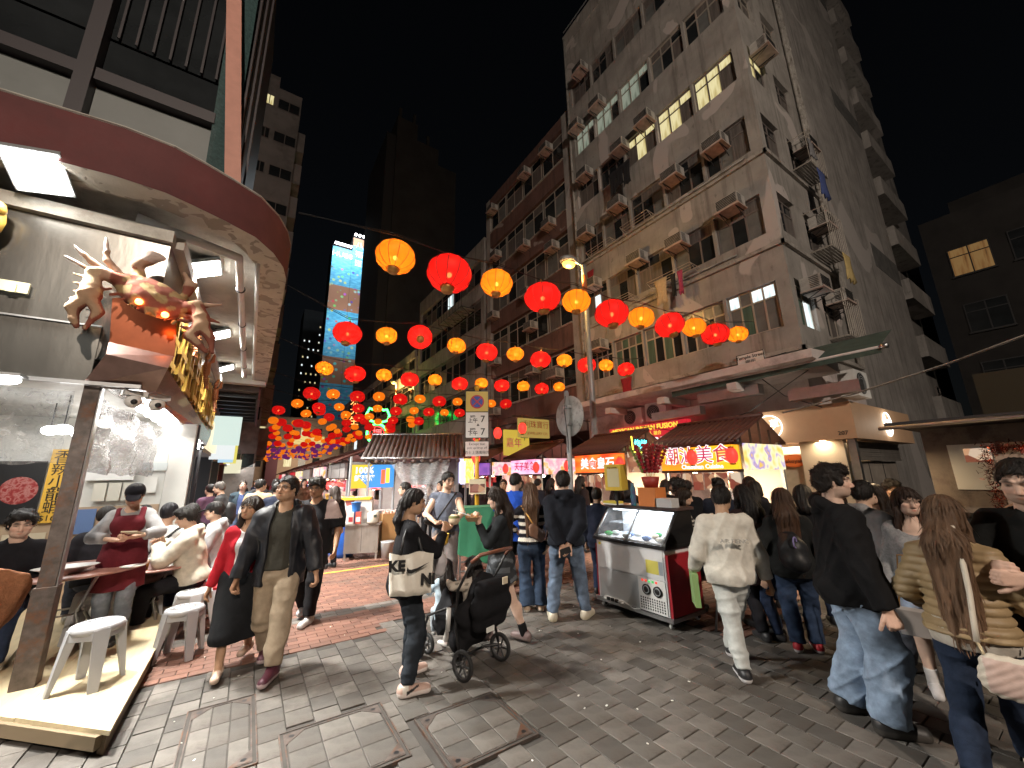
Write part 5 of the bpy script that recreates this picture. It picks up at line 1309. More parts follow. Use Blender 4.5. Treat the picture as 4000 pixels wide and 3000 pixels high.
# giant crab
def crab():
    t = thing('giant_crab','giant red and cream crab sculpture mounted on the restaurant corner','sculpture',(-1.0,4.98,3.52))
    u = 1.0
    s = SDF((-.75,-.42,-.85),(.75,.30,.62),.013); al = R(-24); ca,sa = math.cos(al),math.sin(al)
    def P(x,y,z): return (ca*x-sa*z,y,sa*x+ca*z)
    Rm = Matrix.Rotation(-al,3,'Y')
    s.ell(P(0,-.06,.02),(.30,.12,.17),.02,Rm=Rm); s.ell(P(0,-.1,-.05),(.25,.1,.12),.03,Rm=Rm)
    for i in range(9): x = -.27+.54*i/8; s.cone(P(x,-.12,-.10-.03*math.cos(x*5)),P(x*1.08,-.17,-.15-.03*math.cos(x*5)),.018,.008,.01)
    # claws
    for q,el,tip,sp in ((-1,(-.40,-.16,.12),(-.40,-.18,-.42),1),(1,(.36,-.14,-.02),(.52,-.18,-.50),1)):
        s.cone(P(q*.24,-.1,.04),el,.05,.058,.02); mid = tuple(el[k]*.60+tip[k]*.40 for k in range(3)); s.cone(el,mid,.058,.078,.02)
        for o_,r_ in ((-.085,.062),(.085,.052)):
            m1 = (mid[0]+o_*.95,mid[1],mid[2]*.55+tip[2]*.45); s.cone(mid,m1,.058,r_*.85,.015); s.cone(m1,(tip[0]+o_*.35,tip[1],tip[2]),r_*.85,.014,.01)
        for j in range(4): z = el[2]+(tip[2]-el[2])*(.1+.14*j); s.cone((el[0]-.05,el[1],z),(el[0]-.12,el[1]-.02,z+.005),.022,.006,.01)
    # legs: three long on the left, two on the right, two paddles up
    for a,k,e,r in (((-.24,-.06,.12),(-.46,-.1,.26),(-.58,-.14,.36),.030),((-.22,-.06,.14),(-.36,-.1,.30),(-.40,-.12,.52),.032),((-.25,-.06,.08),(-.44,-.1,.16),(-.62,-.14,.24),.026),
                       ((.24,-.06,-.04),(.42,-.1,.02),(.55,-.12,.05),.030),((.24,-.06,-.08),(.40,-.1,-.12),(.56,-.14,-.16),.026),((.22,-.06,-.1),(.36,-.12,-.18),(.52,-.16,-.28),.024)):
        s.cone(a,k,r,r*.95,.012); s.cone(k,e,r*.95,r*.35,.012)
    s.cone((-.10,-.02,.16),(-.16,-.04,.34),.035,.05,.02); s.cone((-.16,-.04,.34),(-.06,-.06,.45),.055,.05,.02); s.ell((-.03,-.06,.46),(.07,.035,.04),.02)
    s.cone((.20,-.02,.02),(.27,-.04,.22),.03,.05,.02); s.cone((.27,-.04,.22),(.20,-.05,.34),.045,.02,.02)
    g = wob(.008,40,3); s.fn(g); V,F = s.mesh(); x,y,z = V.T
    red = np.array((.24,.085,.06)); cream = np.array((.55,.44,.28)); C = np.tile(red,(len(V),1))
    n1 = np.sin(x*30+2*np.sin(z*23))+np.sin(z*34+2*np.sin(x*21)); xb = ca*x+sa*z; zb = -sa*x+ca*z
    body = (np.abs(xb) < .30) & (np.abs(zb-.0) < .2); C[body & (n1 > .15)] = (.34,.24,.12)
    leg = (z > .0) & ~body & ((np.abs(x) > .3) | (z > .2)) ; C[leg] = (.42,.28,.20); tipm = (z > .38) | (x < -.52) ; C[tipm] = (.55,.45,.40)
    edge = (y < -.2) | ((x < -.46) & (z < .1)); C[edge] = C[edge]*.5+cream*.5
    inst('body',np_mesh('crab',[(V,F,C)],CLOTH),t)
    EY = emis('glowing_eye',(1,.22,.04),9)
    for q in (-.02,.20): m = MB(); m.ball(P(q,-.19,-.11),.030,10,8); m.build('eye',EY,t)
    lamp('eye_glow','POINT',(.12,-.10,-.22),.9,(1,.25,.05),.04,None,t)
crab()
def lobster(loc,rz,sc,label):
    t = thing('lobster_sculpture',label,'sculpture',loc,rz,'seafood sculptures along the fascia'); t.scale = (sc,)*3
    s = SDF((-.3,-.3,-.75),(.3,.25,.6),.016)
    s.cone((0,0,.1),(0,-.02,-.2),.10,.085,.02)
    for i in range(5): s.ell((0,-.01-.012*i,-.26-.07*i),(.085-.008*i,.07,.045),.01)
    for q in (-1,0,1): s.cone((0,-.05,-.56),(q*.09,-.08,-.68),.03,.035,.01)
    for q in (-1,1):
        s.cone((q*.08,0,.12),(q*.2,-.06,.26),.035,.045,.02); s.cone((q*.2,-.06,.26),(q*.14,-.1,.48),.065,.02,.02); s.cone((q*.2,-.06,.28),(q*.24,-.1,.46),.045,.015,.02)
        for i in range(3): s.cone((q*.08,0,-.02-.07*i),(q*.24,-.08,-.08-.08*i),.018,.010,.01)
    V,F = s.mesh(); inst('body',np_mesh('lobster',[(V,F,(.34,.13,.05))],LEATHER),t)
lobster((-.84,6.6,3.75),R(70),.5,'brown lobster sculpture hung on the fascia behind the crab'); lobster((-.84,8.4,3.7),R(75),.55,'second lobster sculpture farther along the fascia'); lobster((-.84,10.6,3.65),R(75),.6,'last lobster sculpture near the fascia end')
# platform
plat = thing('plywood_platform','low pale plywood platform with chamfered front under the restaurant seating','platform',(-.6,4.0,0))
PLY = mat('plywood',(.56,.47,.30),.6,var=.12,scale=3,stretch=(4,.6,1),dirt=(.44,.36,.24),dirts=1.2,bump=.15,bscale=60)
m = MB(); m.prism([(.01,.03),(.01,9),(-.55,9),(-.6,.64)],.122,.15); m.build('board',PLY,plat)
m = MB(); m.prism([(-.605,.645),(-.555,9),(-2.2,9),(-2.6,2.62)],.118,.146); m.build('board',PLY,plat)
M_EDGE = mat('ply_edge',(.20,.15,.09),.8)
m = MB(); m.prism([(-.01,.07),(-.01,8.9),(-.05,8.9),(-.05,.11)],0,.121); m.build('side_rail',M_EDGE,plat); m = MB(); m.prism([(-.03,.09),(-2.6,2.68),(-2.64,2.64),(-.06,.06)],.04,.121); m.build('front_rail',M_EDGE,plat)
# rear left shops with lit fronts
def lit(name,c,s): return emis(name,c,s)
ls = thing('left_shop_row','long row of lit shopfronts running up the left side of the street','shop row',(-1.2,14,0))
one('wall',LTW,ls,(-6,.0,0,60,2.6,9.5)); one('wall',LTW,ls,(-6,-1.4,0,60,0,2.6))
sr = random.Random(8); SC = [(.8,.85,.9),(.9,.75,.5),(.75,.1,.08),(.8,.8,.7),(.3,.5,.8)]
for k in range(14):
    y = .3+k*4.1; one('shop_light',lit(f'shopfront_glow',SC[k % 5],1.0),ls,(-1.38,-1.36,y,y+3.4,.5,2.3)); one('pier',M_DARK,ls,(-1.4,.0,y+3.5,y+4.0,0,2.6)); c = SC[(k*3+1) % 5]; one('sign_panel',lit('shop_sign_glow',c,.6),ls,(.01,.12,y,y+3.6,2.7,3.5))
PS = [(15.2,3.3,1.0,.9,(.75,.9,.82),'white and green box sign jutting from the left shops'),(17.2,2.75,.7,.5,(.9,.95,.95),'white box sign below the green one'),(20,3.4,.5,1.8,(.5,.75,.95),'tall blue white vertical sign on the left'),(24,3.2,.5,1.2,(.85,.75,.15),'yellow vertical sign on the left shops'),(29,2.6,.8,.8,(.9,.85,.6),'cream square sign over the crowd')]
for y,z,w,h,c,lb in PS:
    t = thing('projecting_sign',lb,'sign',(-.9,y,z)); one('panel',lit('sign_glow',c,.45),t,(-w/2,w/2,-.06,.06,-h/2,h/2)); one('arm',M_DARK,t,(-w/2-.3,-w/2,-.02,.02,h/2-.1,h/2-.05))
lamp('left_shops_light','AREA',(-.2,24,2.6),160,(1,.95,.88),1,(0,R(-30),0),None,18)
# tables, stools, chairs
def stool(loc,rz,label,m=None,hgt=.45,group='plastic stools at the restaurant'):
    t = thing('stool',label,'stool',loc,rz,group); m = m or M_PLASTIC
    if 'stool' not in LAN:
        b = MB(); b.lathe([(.0005,.452),(.05,.452),(.15,.455),(.163,.448),(.168,.43),(.166,.40),(.158,.40)],24,caps=False); st = b.mesh('seat',M_PLASTIC)
        a = MB()
        for i in range(16):
            an = 2*math.pi*i/16; a.box((.10*math.cos(an),.10*math.sin(an),.4545),(.045,.006,.002),an)
        a2 = a.mesh('seat_slots',M_GRILLE)
        L = MB(); L.add([(.10,-.045,.43),(.168,-.05,.43),(.168,.05,.43),(.10,.045,.43),(.20,-.028,0),(.225,-.03,0),(.225,.03,0),(.20,.028,0)],[(0,1,2,3),(7,6,5,4),(1,5,6,2),(0,4,5,1),(3,2,6,7),(0,3,7,4)]); lg = L.mesh('leg',M_PLASTIC)
        sk = MB()
        for i in range(4):
            an = math.pi/2*i; sk.box((.145*math.cos(an+math.pi/4),.145*math.sin(an+math.pi/4),.385),(.012,.16,.05),an+math.pi/4)
        LAN['stool'] = (st,a2,lg,sk.mesh('skirt',M_PLASTIC))
    st,sl,lg,sk = LAN['stool']; s = hgt/.45
    def dd(me):
        if m is M_PLASTIC: return me
        c = me.copy(); c.materials.clear(); c.materials.append(m); return c
    x = inst('seat',dd(st),t); inst('seat_slots',sl,t) ; inst('skirt',dd(sk),t)
    for i in range(4): inst('leg',dd(lg),t,(0,0,0),(0,0,math.pi/2*i))
    t.scale = (s,)*3 if s != 1 else (1,1,1)
    return t
stool((-.93,4.98,.15),R(22),'grey plastic stool alone on the front corner of the plywood platform',hgt=.46)
stool((-.42,5.72,0),R(30),'grey plastic stool on the brick paving beside the platform edge',hgt=.46)
M_PLW = mat('white_plastic',(.62,.64,.66),.4)
stool((-.40,6.42,0),R(10),'pale stool behind the brick paving stool',M_PLW,.47); stool((-.33,8.6,0),R(30),'pale stool in the row behind the white stack',M_PLW,.47); 
for i in range(3): stool((-.27,7.25,.05*i),R(12),['lowest','middle','top'][i]+' stool of the white stack behind the seated diners',M_PLW,.47,'stack of white stools')
stool((-.95,6.9,.15),R(5),'grey stool half hidden behind the woman in the maroon apron',hgt=.46); stool((-1.25,6.4,.15),R(40),'grey stool under the front table',hgt=.46)
def table(loc,r,label,top):
    t = thing('table',label,'table',loc); m = MB(); m.lathe([(r-.01,-.018),(r,-.012),(r,.0),(r-.004,.006),(.0005,.006)],36,(0,0,.74)); m.build('tabletop',top,t)
    for i in range(4):
        a = math.pi/4+math.pi/2*i; m = MB(); m.tube([(.62*r*math.cos(a),.62*r*math.sin(a),.72),(.25*r*math.cos(a),.25*r*math.sin(a),.35),(.60*r*math.cos(a),.60*r*math.sin(a),0)],.015,6); m.build('leg',M_STEEL,t)
    m = MB(); m.tube([(.27*r*math.cos(a),.27*r*math.sin(a),.34) for a in np.linspace(0,6.3,13)],.01,5); m.build('brace_ring',M_STEEL,t); return t
M_TTOP = mat('pinkish_laminate',(.42,.22,.18),.3,var=.1,scale=5,coat=.3)
table((-1.42,6.15,.15),.58,'round pinkish folding table in front of the maroon apron',M_TTOP); table((-.90,6.85,.0),.45,'round folding table of the diners in white jackets',M_TTOP)
t = thing('serving_bowl','large white oval serving bowl on the front table','bowl',(-1.42,5.92,.897)); m = MB(); m.lathe([(.09,0),(.17,.05),(.21,.07),(.20,.072),(.15,.045),(.0005,.03)],24); m.build('bowl',M_WHITE,t,rot=(0,0,0)); t.scale = (1.15,.8,.9)
t = thing('tissue_box','blue and white tissue box on the front table','tissue box',(-1.08,6.1,.897),R(20)); one('box',mat('tissue_blue',(.05,.08,.4),.4),t,(-.10,.10,-.05,.05,0,.06)); one('band',M_WHITE,t,(-.08,.08,-.052,.052,.015,.035))
for i,(x,y,lb) in enumerate(((-.92,5.86,'white plate of scraps at the near rim of the front table'),)):
    t = thing('plate',lb,'plate',(x,y,.897)); m = MB(); m.lathe([(.05,0),(.10,.012),(.10,.016),(.0005,.006)],20); m.build('dish',M_WHITE,t)
t = thing('iced_tea_cup','plastic cup of orange iced tea on the diners table','cup',(-.92,6.55,.747)); m = MB(); m.lathe([(.03,0),(.042,.10)],14); m.build('cup',mat('iced_tea',(.55,.22,.05),.2),t); m = MB(); m.lathe([(.043,.10),(.045,.13),(.0005,.13)],14); m.build('rim',M_WHITE,t)
t = thing('paper_menu','white paper sheet on the diners table','paper',(-.72,6.72,.7475),R(30)); one('sheet',PAP[0],t,(-.13,.13,-.1,.1,0,.003))
def chair(loc,rz,label):
    t = thing('chair',label,'chair',loc,rz); m = MB(); m.box((0,0,.43),(.42,.42,.03)); m.build('seat',M_RED,t)
    for a,b in ((-.18,-.18),(.18,-.18),(-.18,.18),(.18,.18)): m = MB(); m.tube([(a,b,.42),(a*1.15,b*1.15,0)],.017,6); m.build('leg',M_RED,t)
    m = MB(); 
    for z in np.linspace(.50,.84,5): m.tube([(-.20+.0*z,-.20-.1*(z-.43),z),(0,-.225-.1*(z-.43),z+.01),(.20,-.20-.1*(z-.43),z)],.014,5)
    for x in np.linspace(-.2,.2,6): m.tube([(x,-.20,.44),(x,-.25,.86)],.012,5)
    m.build('backrest',M_RED,t)
chair((-.22,6.78,0),R(95),'red plastic chair with lattice back behind the man in the white jacket'); chair((-.05,7.55,0),R(100),'red plastic chair farther back under the capped diner')
CG,CY,CO = mat('green_crate',(.03,.22,.07),.5),mat('yellow_crate',(.65,.42,.05),.5),mat('orange_crate',(.6,.2,.03),.5)
for i,(x,k,m_,lb) in enumerate(((.25,0,CO,'orange beer crate at the bottom of the left stack'),(.25,1,CG,'green beer crate in the middle of the left stack'),(.25,2,CY,'yellow beer crate on top of the left stack'),(.72,0,CG,'green beer crate at the bottom of the right stack'),(.72,1,CY,'yellow beer crate in the right stack'),(.72,2,CG,'green beer crate on top of the right stack'))):
    t = thing('beer_crate',lb,'crate',(x,9.6,k*.30),0,'beer crates behind the diners'); mm = MB()
    for q in (-1,1): mm.bx(-.2,.2,q*.15-.01,q*.15+.01,.0,.29); mm.bx(q*.2-.01,q*.2+.01,-.14,.14,0,.29)
    mm.bx(-.19,.19,-.14,.14,0,.02); mm.build('body',m_,t)
    one('grip',M_BLACK,t,(-.06,.06,-.163,-.161,.19,.24))
# ================================================================ right: shops under the old block
M_SOFF = mat('pink_white_soffit',(.60,.54,.52),.8,var=.12,scale=2,dirt=(.35,.30,.28),dirts=1.2)
cn = thing('shop_canopy','concrete shop canopy with pale soffit below the old apartment block','canopy',(11.86,3.5,4.0))
m = MB(); m.add([(-1.5,-.2,.25),(-1.5,8.6,.25),(0,8.6,.05),(0,-.2,.05),(-1.5,-.2,.45),(-1.5,8.6,.45),(0,8.6,.55),(0,-.2,.55)],[(3,2,1,0),(4,5,6,7),(0,1,5,4),(1,2,6,5),(2,3,7,6),(3,0,4,7)]); m.build('slab',M_SOFF,cn)
for y in (1.6,3.8,6.0): one('beam',M_SOFF,cn,(-1.4,-.01,y,y+.25,-.15,.05))
one('ground_storey',M_SOFF,block,(.05,4.3,.05,8.16,0,4.59))
aw = thing('green_awning','rolled green canvas awning with a long pole above the corner shop','awning',(10.6,2.1,4.2))
m = MB(); m.tube([(0,0,0),(0,5.1,0)],.03,8); m.build('front_pole',M_SOFF,aw); m = MB(); m.tube([(0,-.02,0),(0,.10,0)],.06,8); m.build('pole_end',M_STEEL,aw)
m = MB(); m.add([(.02,.1,.03),(.02,5.0,.03),(1.22,5.0,.62),(1.22,.1,.62)],[(0,1,2,3)]); m.add([(-.005,.1,-.03),(-.005,5.0,-.03),(.0,5.0,-.2),(.0,.1,-.13)],[(0,1,2,3)]); m.build('canvas',mat('green_canvas',(.06,.09,.075),.9,var=.3,scale=4),aw)
sn = thing('street_sign','small white plate reading Temple Street under the first ledge','street sign',(11.74,5.22,4.90)); one('plate',M_WHITE,sn,(0,.03,-.38,.38,-.19,.19)); m = MB()
for q in (-1,1): m.bx(-.004,.0,-.38,.38,q*.18-.01,q*.18+.01); m.bx(-.004,0,q*.37-.01,q*.37+.01,-.17,.17)
m.build('border',M_BLACK,sn)
text('Temple Street',.135,M_BLACK,sn,(-.006,0,.08),SIDE,.001,bold=.002); text('廟街',.15,M_BLACK,sn,(-.006,0,-.08),SIDE,.001)
def duct(pts,w,label):
    t = thing('air_duct',label,'duct',pts[0]); 
    for a,b in zip(pts,pts[1:]):
        mm = MB(); A = Vector(a)-Vector(pts[0]); B = Vector(b)-Vector(pts[0]); x0,x1 = min(A.x,B.x)-w/2,max(A.x,B.x)+w/2; y0,y1 = min(A.y,B.y)-w/2,max(A.y,B.y)+w/2; mm.bx(x0,x1,y0,y1,min(A.z,B.z)-w*.45,max(A.z,B.z)+w*.45); mm.build('duct_section',M_STEEL,t)
duct([(10.9,7.9,3.52),(10.9,6.5,3.52)],.28,'square silver duct over the Mexican restaurant sign'); duct([(11.0,6.3,3.85),(11.0,4.9,3.85)],.30,'upper silver duct beside the condensers'); duct([(11.1,4.0,3.55),(11.1,2.9,3.55)],.30,'silver duct lit orange above the tan fascia')
def condenser(loc,label,rz=R(-90),sc=1.):
    t = thing('condenser_unit',label,'condenser',loc,rz,'outdoor condenser units'); t.scale = (sc,)*3; one('casing',M_WHITE,t,(-.42,.42,0,.32,0,.62)); m = MB(); m.lathe([(.25,0),(.25,.02),(.0005,.02)],24,(-.10,-.022,.31),Matrix.Rotation(R(-90),3,'X'),False); m.build('fan_grille',M_GRILLE,t)
    for k in range(4): m = MB(); m.lathe([(.06*k+.04,0),(.06*k+.052,.006),(.06*k+.055,0)],20,(-.10,-.024,.31),Matrix.Rotation(R(90),3,'X'),False); m.build('guard_ring',M_POLE,t)
condenser((11.35,9.3,3.42),'white outdoor condenser farther from the corner above the red sign'); condenser((11.35,8.3,3.48),'white outdoor condenser next to the silver duct above the red sign')
condenser((13.4,3.3,3.6),'large outdoor unit with dark grille on the corner above the tan fascia',R(0),1.15)
# corner shop
shop = thing('corner_shop','tan fronted corner food shop with glowing round logo at number 207','shop',(11.3,3.08,0))
M_TAN = mat('tan_fascia',(.56,.36,.22),.6,var=.05,scale=3); M_CREAM = mat('cream_panel',(.62,.52,.38),.5)
def sp_(name,m,*bs):
    mm = MB()
    for b in bs: mm.bx(*b)
    return mm.build(name,m,shop)
sp_('fascia',M_TAN,(0,.12,0,4.1,2.43,3.24),(.12,4.6,0,.12,2.43,3.24)); sp_('fascia_lid',M_TAN,(.0,4.6,.0,4.1,3.241,3.27)); sp_('fascia_underside',M_TAN,(.12,4.6,.12,4.1,2.43,2.5))
sp_('cream_pier',M_CREAM,(.25,.45,.35,1.25,0,2.429)); sp_('corner_post',M_STEEL,(.22,.36,.12,.26,0,2.429))
M_SHUT = mat('roller_shutter',(.22,.20,.18),.5,.5,var=.2,scale=4)
for i in range(9): sp_('shutter_slat',M_SHUT,(.5,4.3,.30+.012*(i % 2),.34,1.95+i*.052,1.998+i*.052))
sp_('grey_door',mat('grey_door',(.24,.21,.18),.6,var=.25,scale=3),(.5,4.2,.42,.46,0,1.94)); sp_('door_seam',M_DARK,(1.9,1.93,.41,.419,0,1.9),(3.0,3.03,.41,.419,0,1.9))
sp_('shop_back',mat('warm_wall',(.50,.42,.30),.7),(2.4,2.5,.5,4.1,0,2.43)); sp_('shop_counter',M_CREAM,(.5,1.1,1.4,4.0,0,1.0)); sp_('window_drape',mat('beige_drape',(.48,.42,.30),.8,var=.1),(.40,.44,1.3,3.3,.9,2.15))
sp_('service_counter',M_CREAM,(-1.6,-1.1,-1.2,-.3,1.02,1.08)) if 0 else None
M_NEON = emis('white_neon',(1,.98,.86),2.2); M_NEONB = mat('logo_disc',(.55,.52,.42),.5)
def ring(parent,c,r1,r2,axis,m,name='logo_ring'):
    mm = MB(); pts = []
    for a in np.linspace(0,2*math.pi,33): u,v = math.cos(a)*r1,math.sin(a)*r2; pts.append((c[0],c[1]+u,c[2]+v) if axis == 'x' else (c[0]+u,c[1],c[2]+v))
    mm.tube(pts,.014,6,False); return mm.build(name,m,parent)
ring(shop,(-.03,1.75,2.86),.30,.30,'x',M_NEON); text('草',.24,M_NEON,shop,(-.03,1.62,2.92),SIDE,.004,name='logo_character'); text('平',.24,M_NEON,shop,(-.03,1.74,2.70),SIDE,.004,name='logo_character'); text('人',.2,M_NEON,shop,(-.03,1.9,2.95),SIDE,.004,name='logo_character')
ring(shop,(2.35,-.03,2.86),.30,.30,'y',M_NEON); text('草',.22,M_NEON,shop,(2.42,-.03,2.86),FRONT,.004,name='logo_character'); text('平',.22,M_NEON,shop,(2.36,-.03,2.68),FRONT,.004,name='logo_character'); text('人',.2,M_NEON,shop,(2.22,-.03,2.98),FRONT,.004,name='logo_character')
text('207',.13,M_GRILLE,shop,(-.006,.24,2.56),SIDE,.003)
lamp('logo_glow','POINT',(-.45,1.75,2.86),4.5,(1,.88,.7),.1,None,shop); lamp('logo_glow','POINT',(2.35,-.5,2.86),4.5,(1,.90,.74),.1,None,shop)
for i,y in enumerate((.7,1.9)): t = thing('downlight',['small recessed downlight above the cream pier','small recessed downlight above the shop window'][i],'lamp',(11.42,3.08+y,2.425)); m = MB(); m.lathe([(.06,0),(.055,-.015),(.0005,-.015)],14); m.build('lens',M_WARMBULB,t)
lamp('shop_light','AREA',(.75,1.6,2.35),48,(1,.80,.55),.6,None,shop,2.6); lamp('pier_light','AREA',(.12,.75,2.40),3.5,(1,.82,.58),.3,None,shop)
tk = thing('takoyaki_sign','orange card lettered Takoyaki in the corner shop window','sign',(11.62,4.55,1.98)); m = MB(); m.ball((0,0,0),.2,14,8,(.06,1.5,.8)); m.build('card',mat('orange_card',(.85,.20,.04),.6),tk); text('Takoyaki',.14,M_BLACK,tk,(-.03,0,0),SIDE,.001)
ring(shop,(.38,2.9,1.6),.26,.26,'x',M_BLACK); text('草平',.2,M_BLACK,shop,(.37,2.8,1.58),SIDE,.002,name='logo_character')
# Mexican Indian Fusion sign
mx = thing('fusion_sign','red illuminated sign reading Mexican Indian Fusion over the stalls','sign',(10.98,8.55,3.05)); M_RLIT = emis('red_lit_panel',(.62,.015,.03),.5)
one('panel',M_RLIT,mx,(0,.2,-1.6,1.55,-.58,.30)); M_YLIT = emis('yellow_lettering',(1,.66,.06),.7); M_WLIT = emis('white_lettering',(1,.92,.9),.75)
text('MEXICAN INDIAN FUSION',.225,M_YLIT,mx,(-.01,.05,.17),SIDE,.004,bold=.006); text('墨西哥人 印度人 融合',.15,M_YLIT,mx,(-.01,.05,-.03),SIDE,.003); text('CO PA',.34,M_WLIT,mx,(-.01,-.25,-.30),SIDE,.004,bold=.01)
one('logo_square',M_YLIT,mx,(-.012,-.002,1.22,1.48,-.08,.20)); m = MB(); m.lathe([(.10,0),(.0005,0)],18,(-.016,1.35,.06),Matrix.Rotation(R(-90),3,'Y'),False); m.build('logo_face',M_RLIT,mx)
# projecting signs near the middle
M_YSIGN = emis('yellow_print',(.62,.42,.10),.30); jw = thing('jewellery_sign','yellow projecting jewellery shop sign with red characters','sign',(8.9,12.0,3.50)); one('board',M_YSIGN,jw,(-.72,.72,-.05,.05,-.36,.36)); M_RPR = mat('dark_red_print',(.25,.03,.02),.6)
text('利珠寶行',.30,M_RPR,jw,(.10,-.053,.12),FRONT,.002); text('RY JEWELLERY CO.',.14,M_RPR,jw,(.05,-.053,-.2),FRONT,.002); m = MB(); m.tube([(-1.0,0,.42),(3.0,0,.45)],.02,4); m.tube([(1.0,0,.45),(2.9,0,-.6)],.02,4); m.build('bracket_arm',M_DARK,jw)
ca = thing('carnival_sign','yellow and pink festival signboard below the jewellery sign','sign',(8.35,12.3,2.98)); one('board',emis('festival_yellow',(.72,.50,.06),.4),ca,(-.62,.50,-.05,.05,-.5,.45)); M_PINKP = mat('magenta_print',(.5,.03,.2),.5); text('嘉年',.36,M_PINKP,ca,(-.2,-.055,-.05),FRONT,.002); text('华',.4,mat('green_print',(.02,.22,.12),.5),ca,(.28,-.055,.22),FRONT,.002); 
nn = thing('pawnshop_neon','green outlined gourd shaped neon sign with red ring','neon sign',(8.9,35,6.0)); M_GN = emis('green_neon',(.05,1,.12),5); M_RN = emis('red_neon',(1,.06,.06),4)
m = MB(); m.tube([(-.25,0,.55),(-.85,0,.75),(-1.0,0,1.2),(-.75,0,1.75),(-.45,0,1.65),(0,0,2.0),(.45,0,1.65),(.75,0,1.75),(1.0,0,1.2),(.85,0,.75),(.25,0,.55)],.10,6); m.tube([(math.sin(a)*.85,0,-.45-math.cos(a)*.85) for a in np.linspace(.3,5.98,20)],.10,6); m.build('green_tube',M_GN,nn); ring(nn,(0,0,-.45),.62,.62,'y',M_RN,'red_tube'); text('押',.8,M_RN,nn,(0,-.03,-.45),FRONT,.01,name='red_character')
nv = thing('vertical_neon','vertical orange lit characters beside the green neon sign','neon sign',(7.9,40,8.2)); 
for i,ch in enumerate('永大生'): text(ch,.9,emis('orange_neon',(1,.30,.08),2.2) if i == 0 else bpy.data.materials['orange_neon'],nv,(0,0,.9-i*.95),FRONT,.02,name='lit_character')
one('back_bar',M_DARK,nv,(-.04,.04,.06,.1,-1.6,1.5))

# ================================================================ food stalls
M_ROOF = mat('brown_tile_roof',(.105,.042,.034),.55,var=.25,scale=5,spec=.4); M_WOODD = mat('dark_stall_wood',(.06,.04,.035),.7,var=.2); M_STW = mat('stall_panel',(.30,.28,.27),.5,var=.1); M_CNT = mat('stall_counter',(.55,.50,.46),.4,.3)
M_FOOD = node_mat('food_photo',blobs([(.0,(.10,.03,.02)),(.35,(.32,.10,.05)),(.5,(.55,.30,.16)),(.62,(.70,.55,.40)),(.75,(.25,.05,.03))],7,tex='VOR'),.4,.5)  # glow put into the food prints and trays to brighten the stalls
M_FOOD2 = node_mat('bright_food_print',blobs([(.0,(.85,.35,.04)),(.3,(.95,.62,.10)),(.5,(.95,.85,.55)),(.62,(.35,.25,.65)),(.72,(.90,.55,.08)),(.9,(.25,.5,.1))],4.5,detail=1),.4,.6)
M_FOODP = node_mat('pink_food_print',blobs([(.0,(.75,.10,.18)),(.4,(.95,.45,.55)),(.52,(.95,.8,.75)),(.6,(.85,.5,.1)),(.8,(.6,.08,.1))],5,detail=2),.4,.55)
def tile_mesh(L):
    b = MB(); n = 6
    vs = []; 
    for x in (0,L):
        for k in range(n+1): a = math.pi*k/n; vs.append((x,.045*math.cos(a),.035*math.sin(a)))
    b.add(vs,[(k,k+1,n+2+k,n+1+k) for k in range(n)]+[tuple(range(n,-1,-1)),tuple(range(n+1,2*n+2))],True); return b.mesh('tile',M_ROOF)
TILE = {}; GOODS = [mat('goods_'+n,c,.6,var=.3,scale=12) for n,c in (('red',(.45,.03,.03)),('white',(.6,.58,.56)),('pink',(.5,.18,.24)),('yellow',(.6,.4,.06)),('blue',(.06,.12,.4)),('brown',(.2,.1,.05)))]
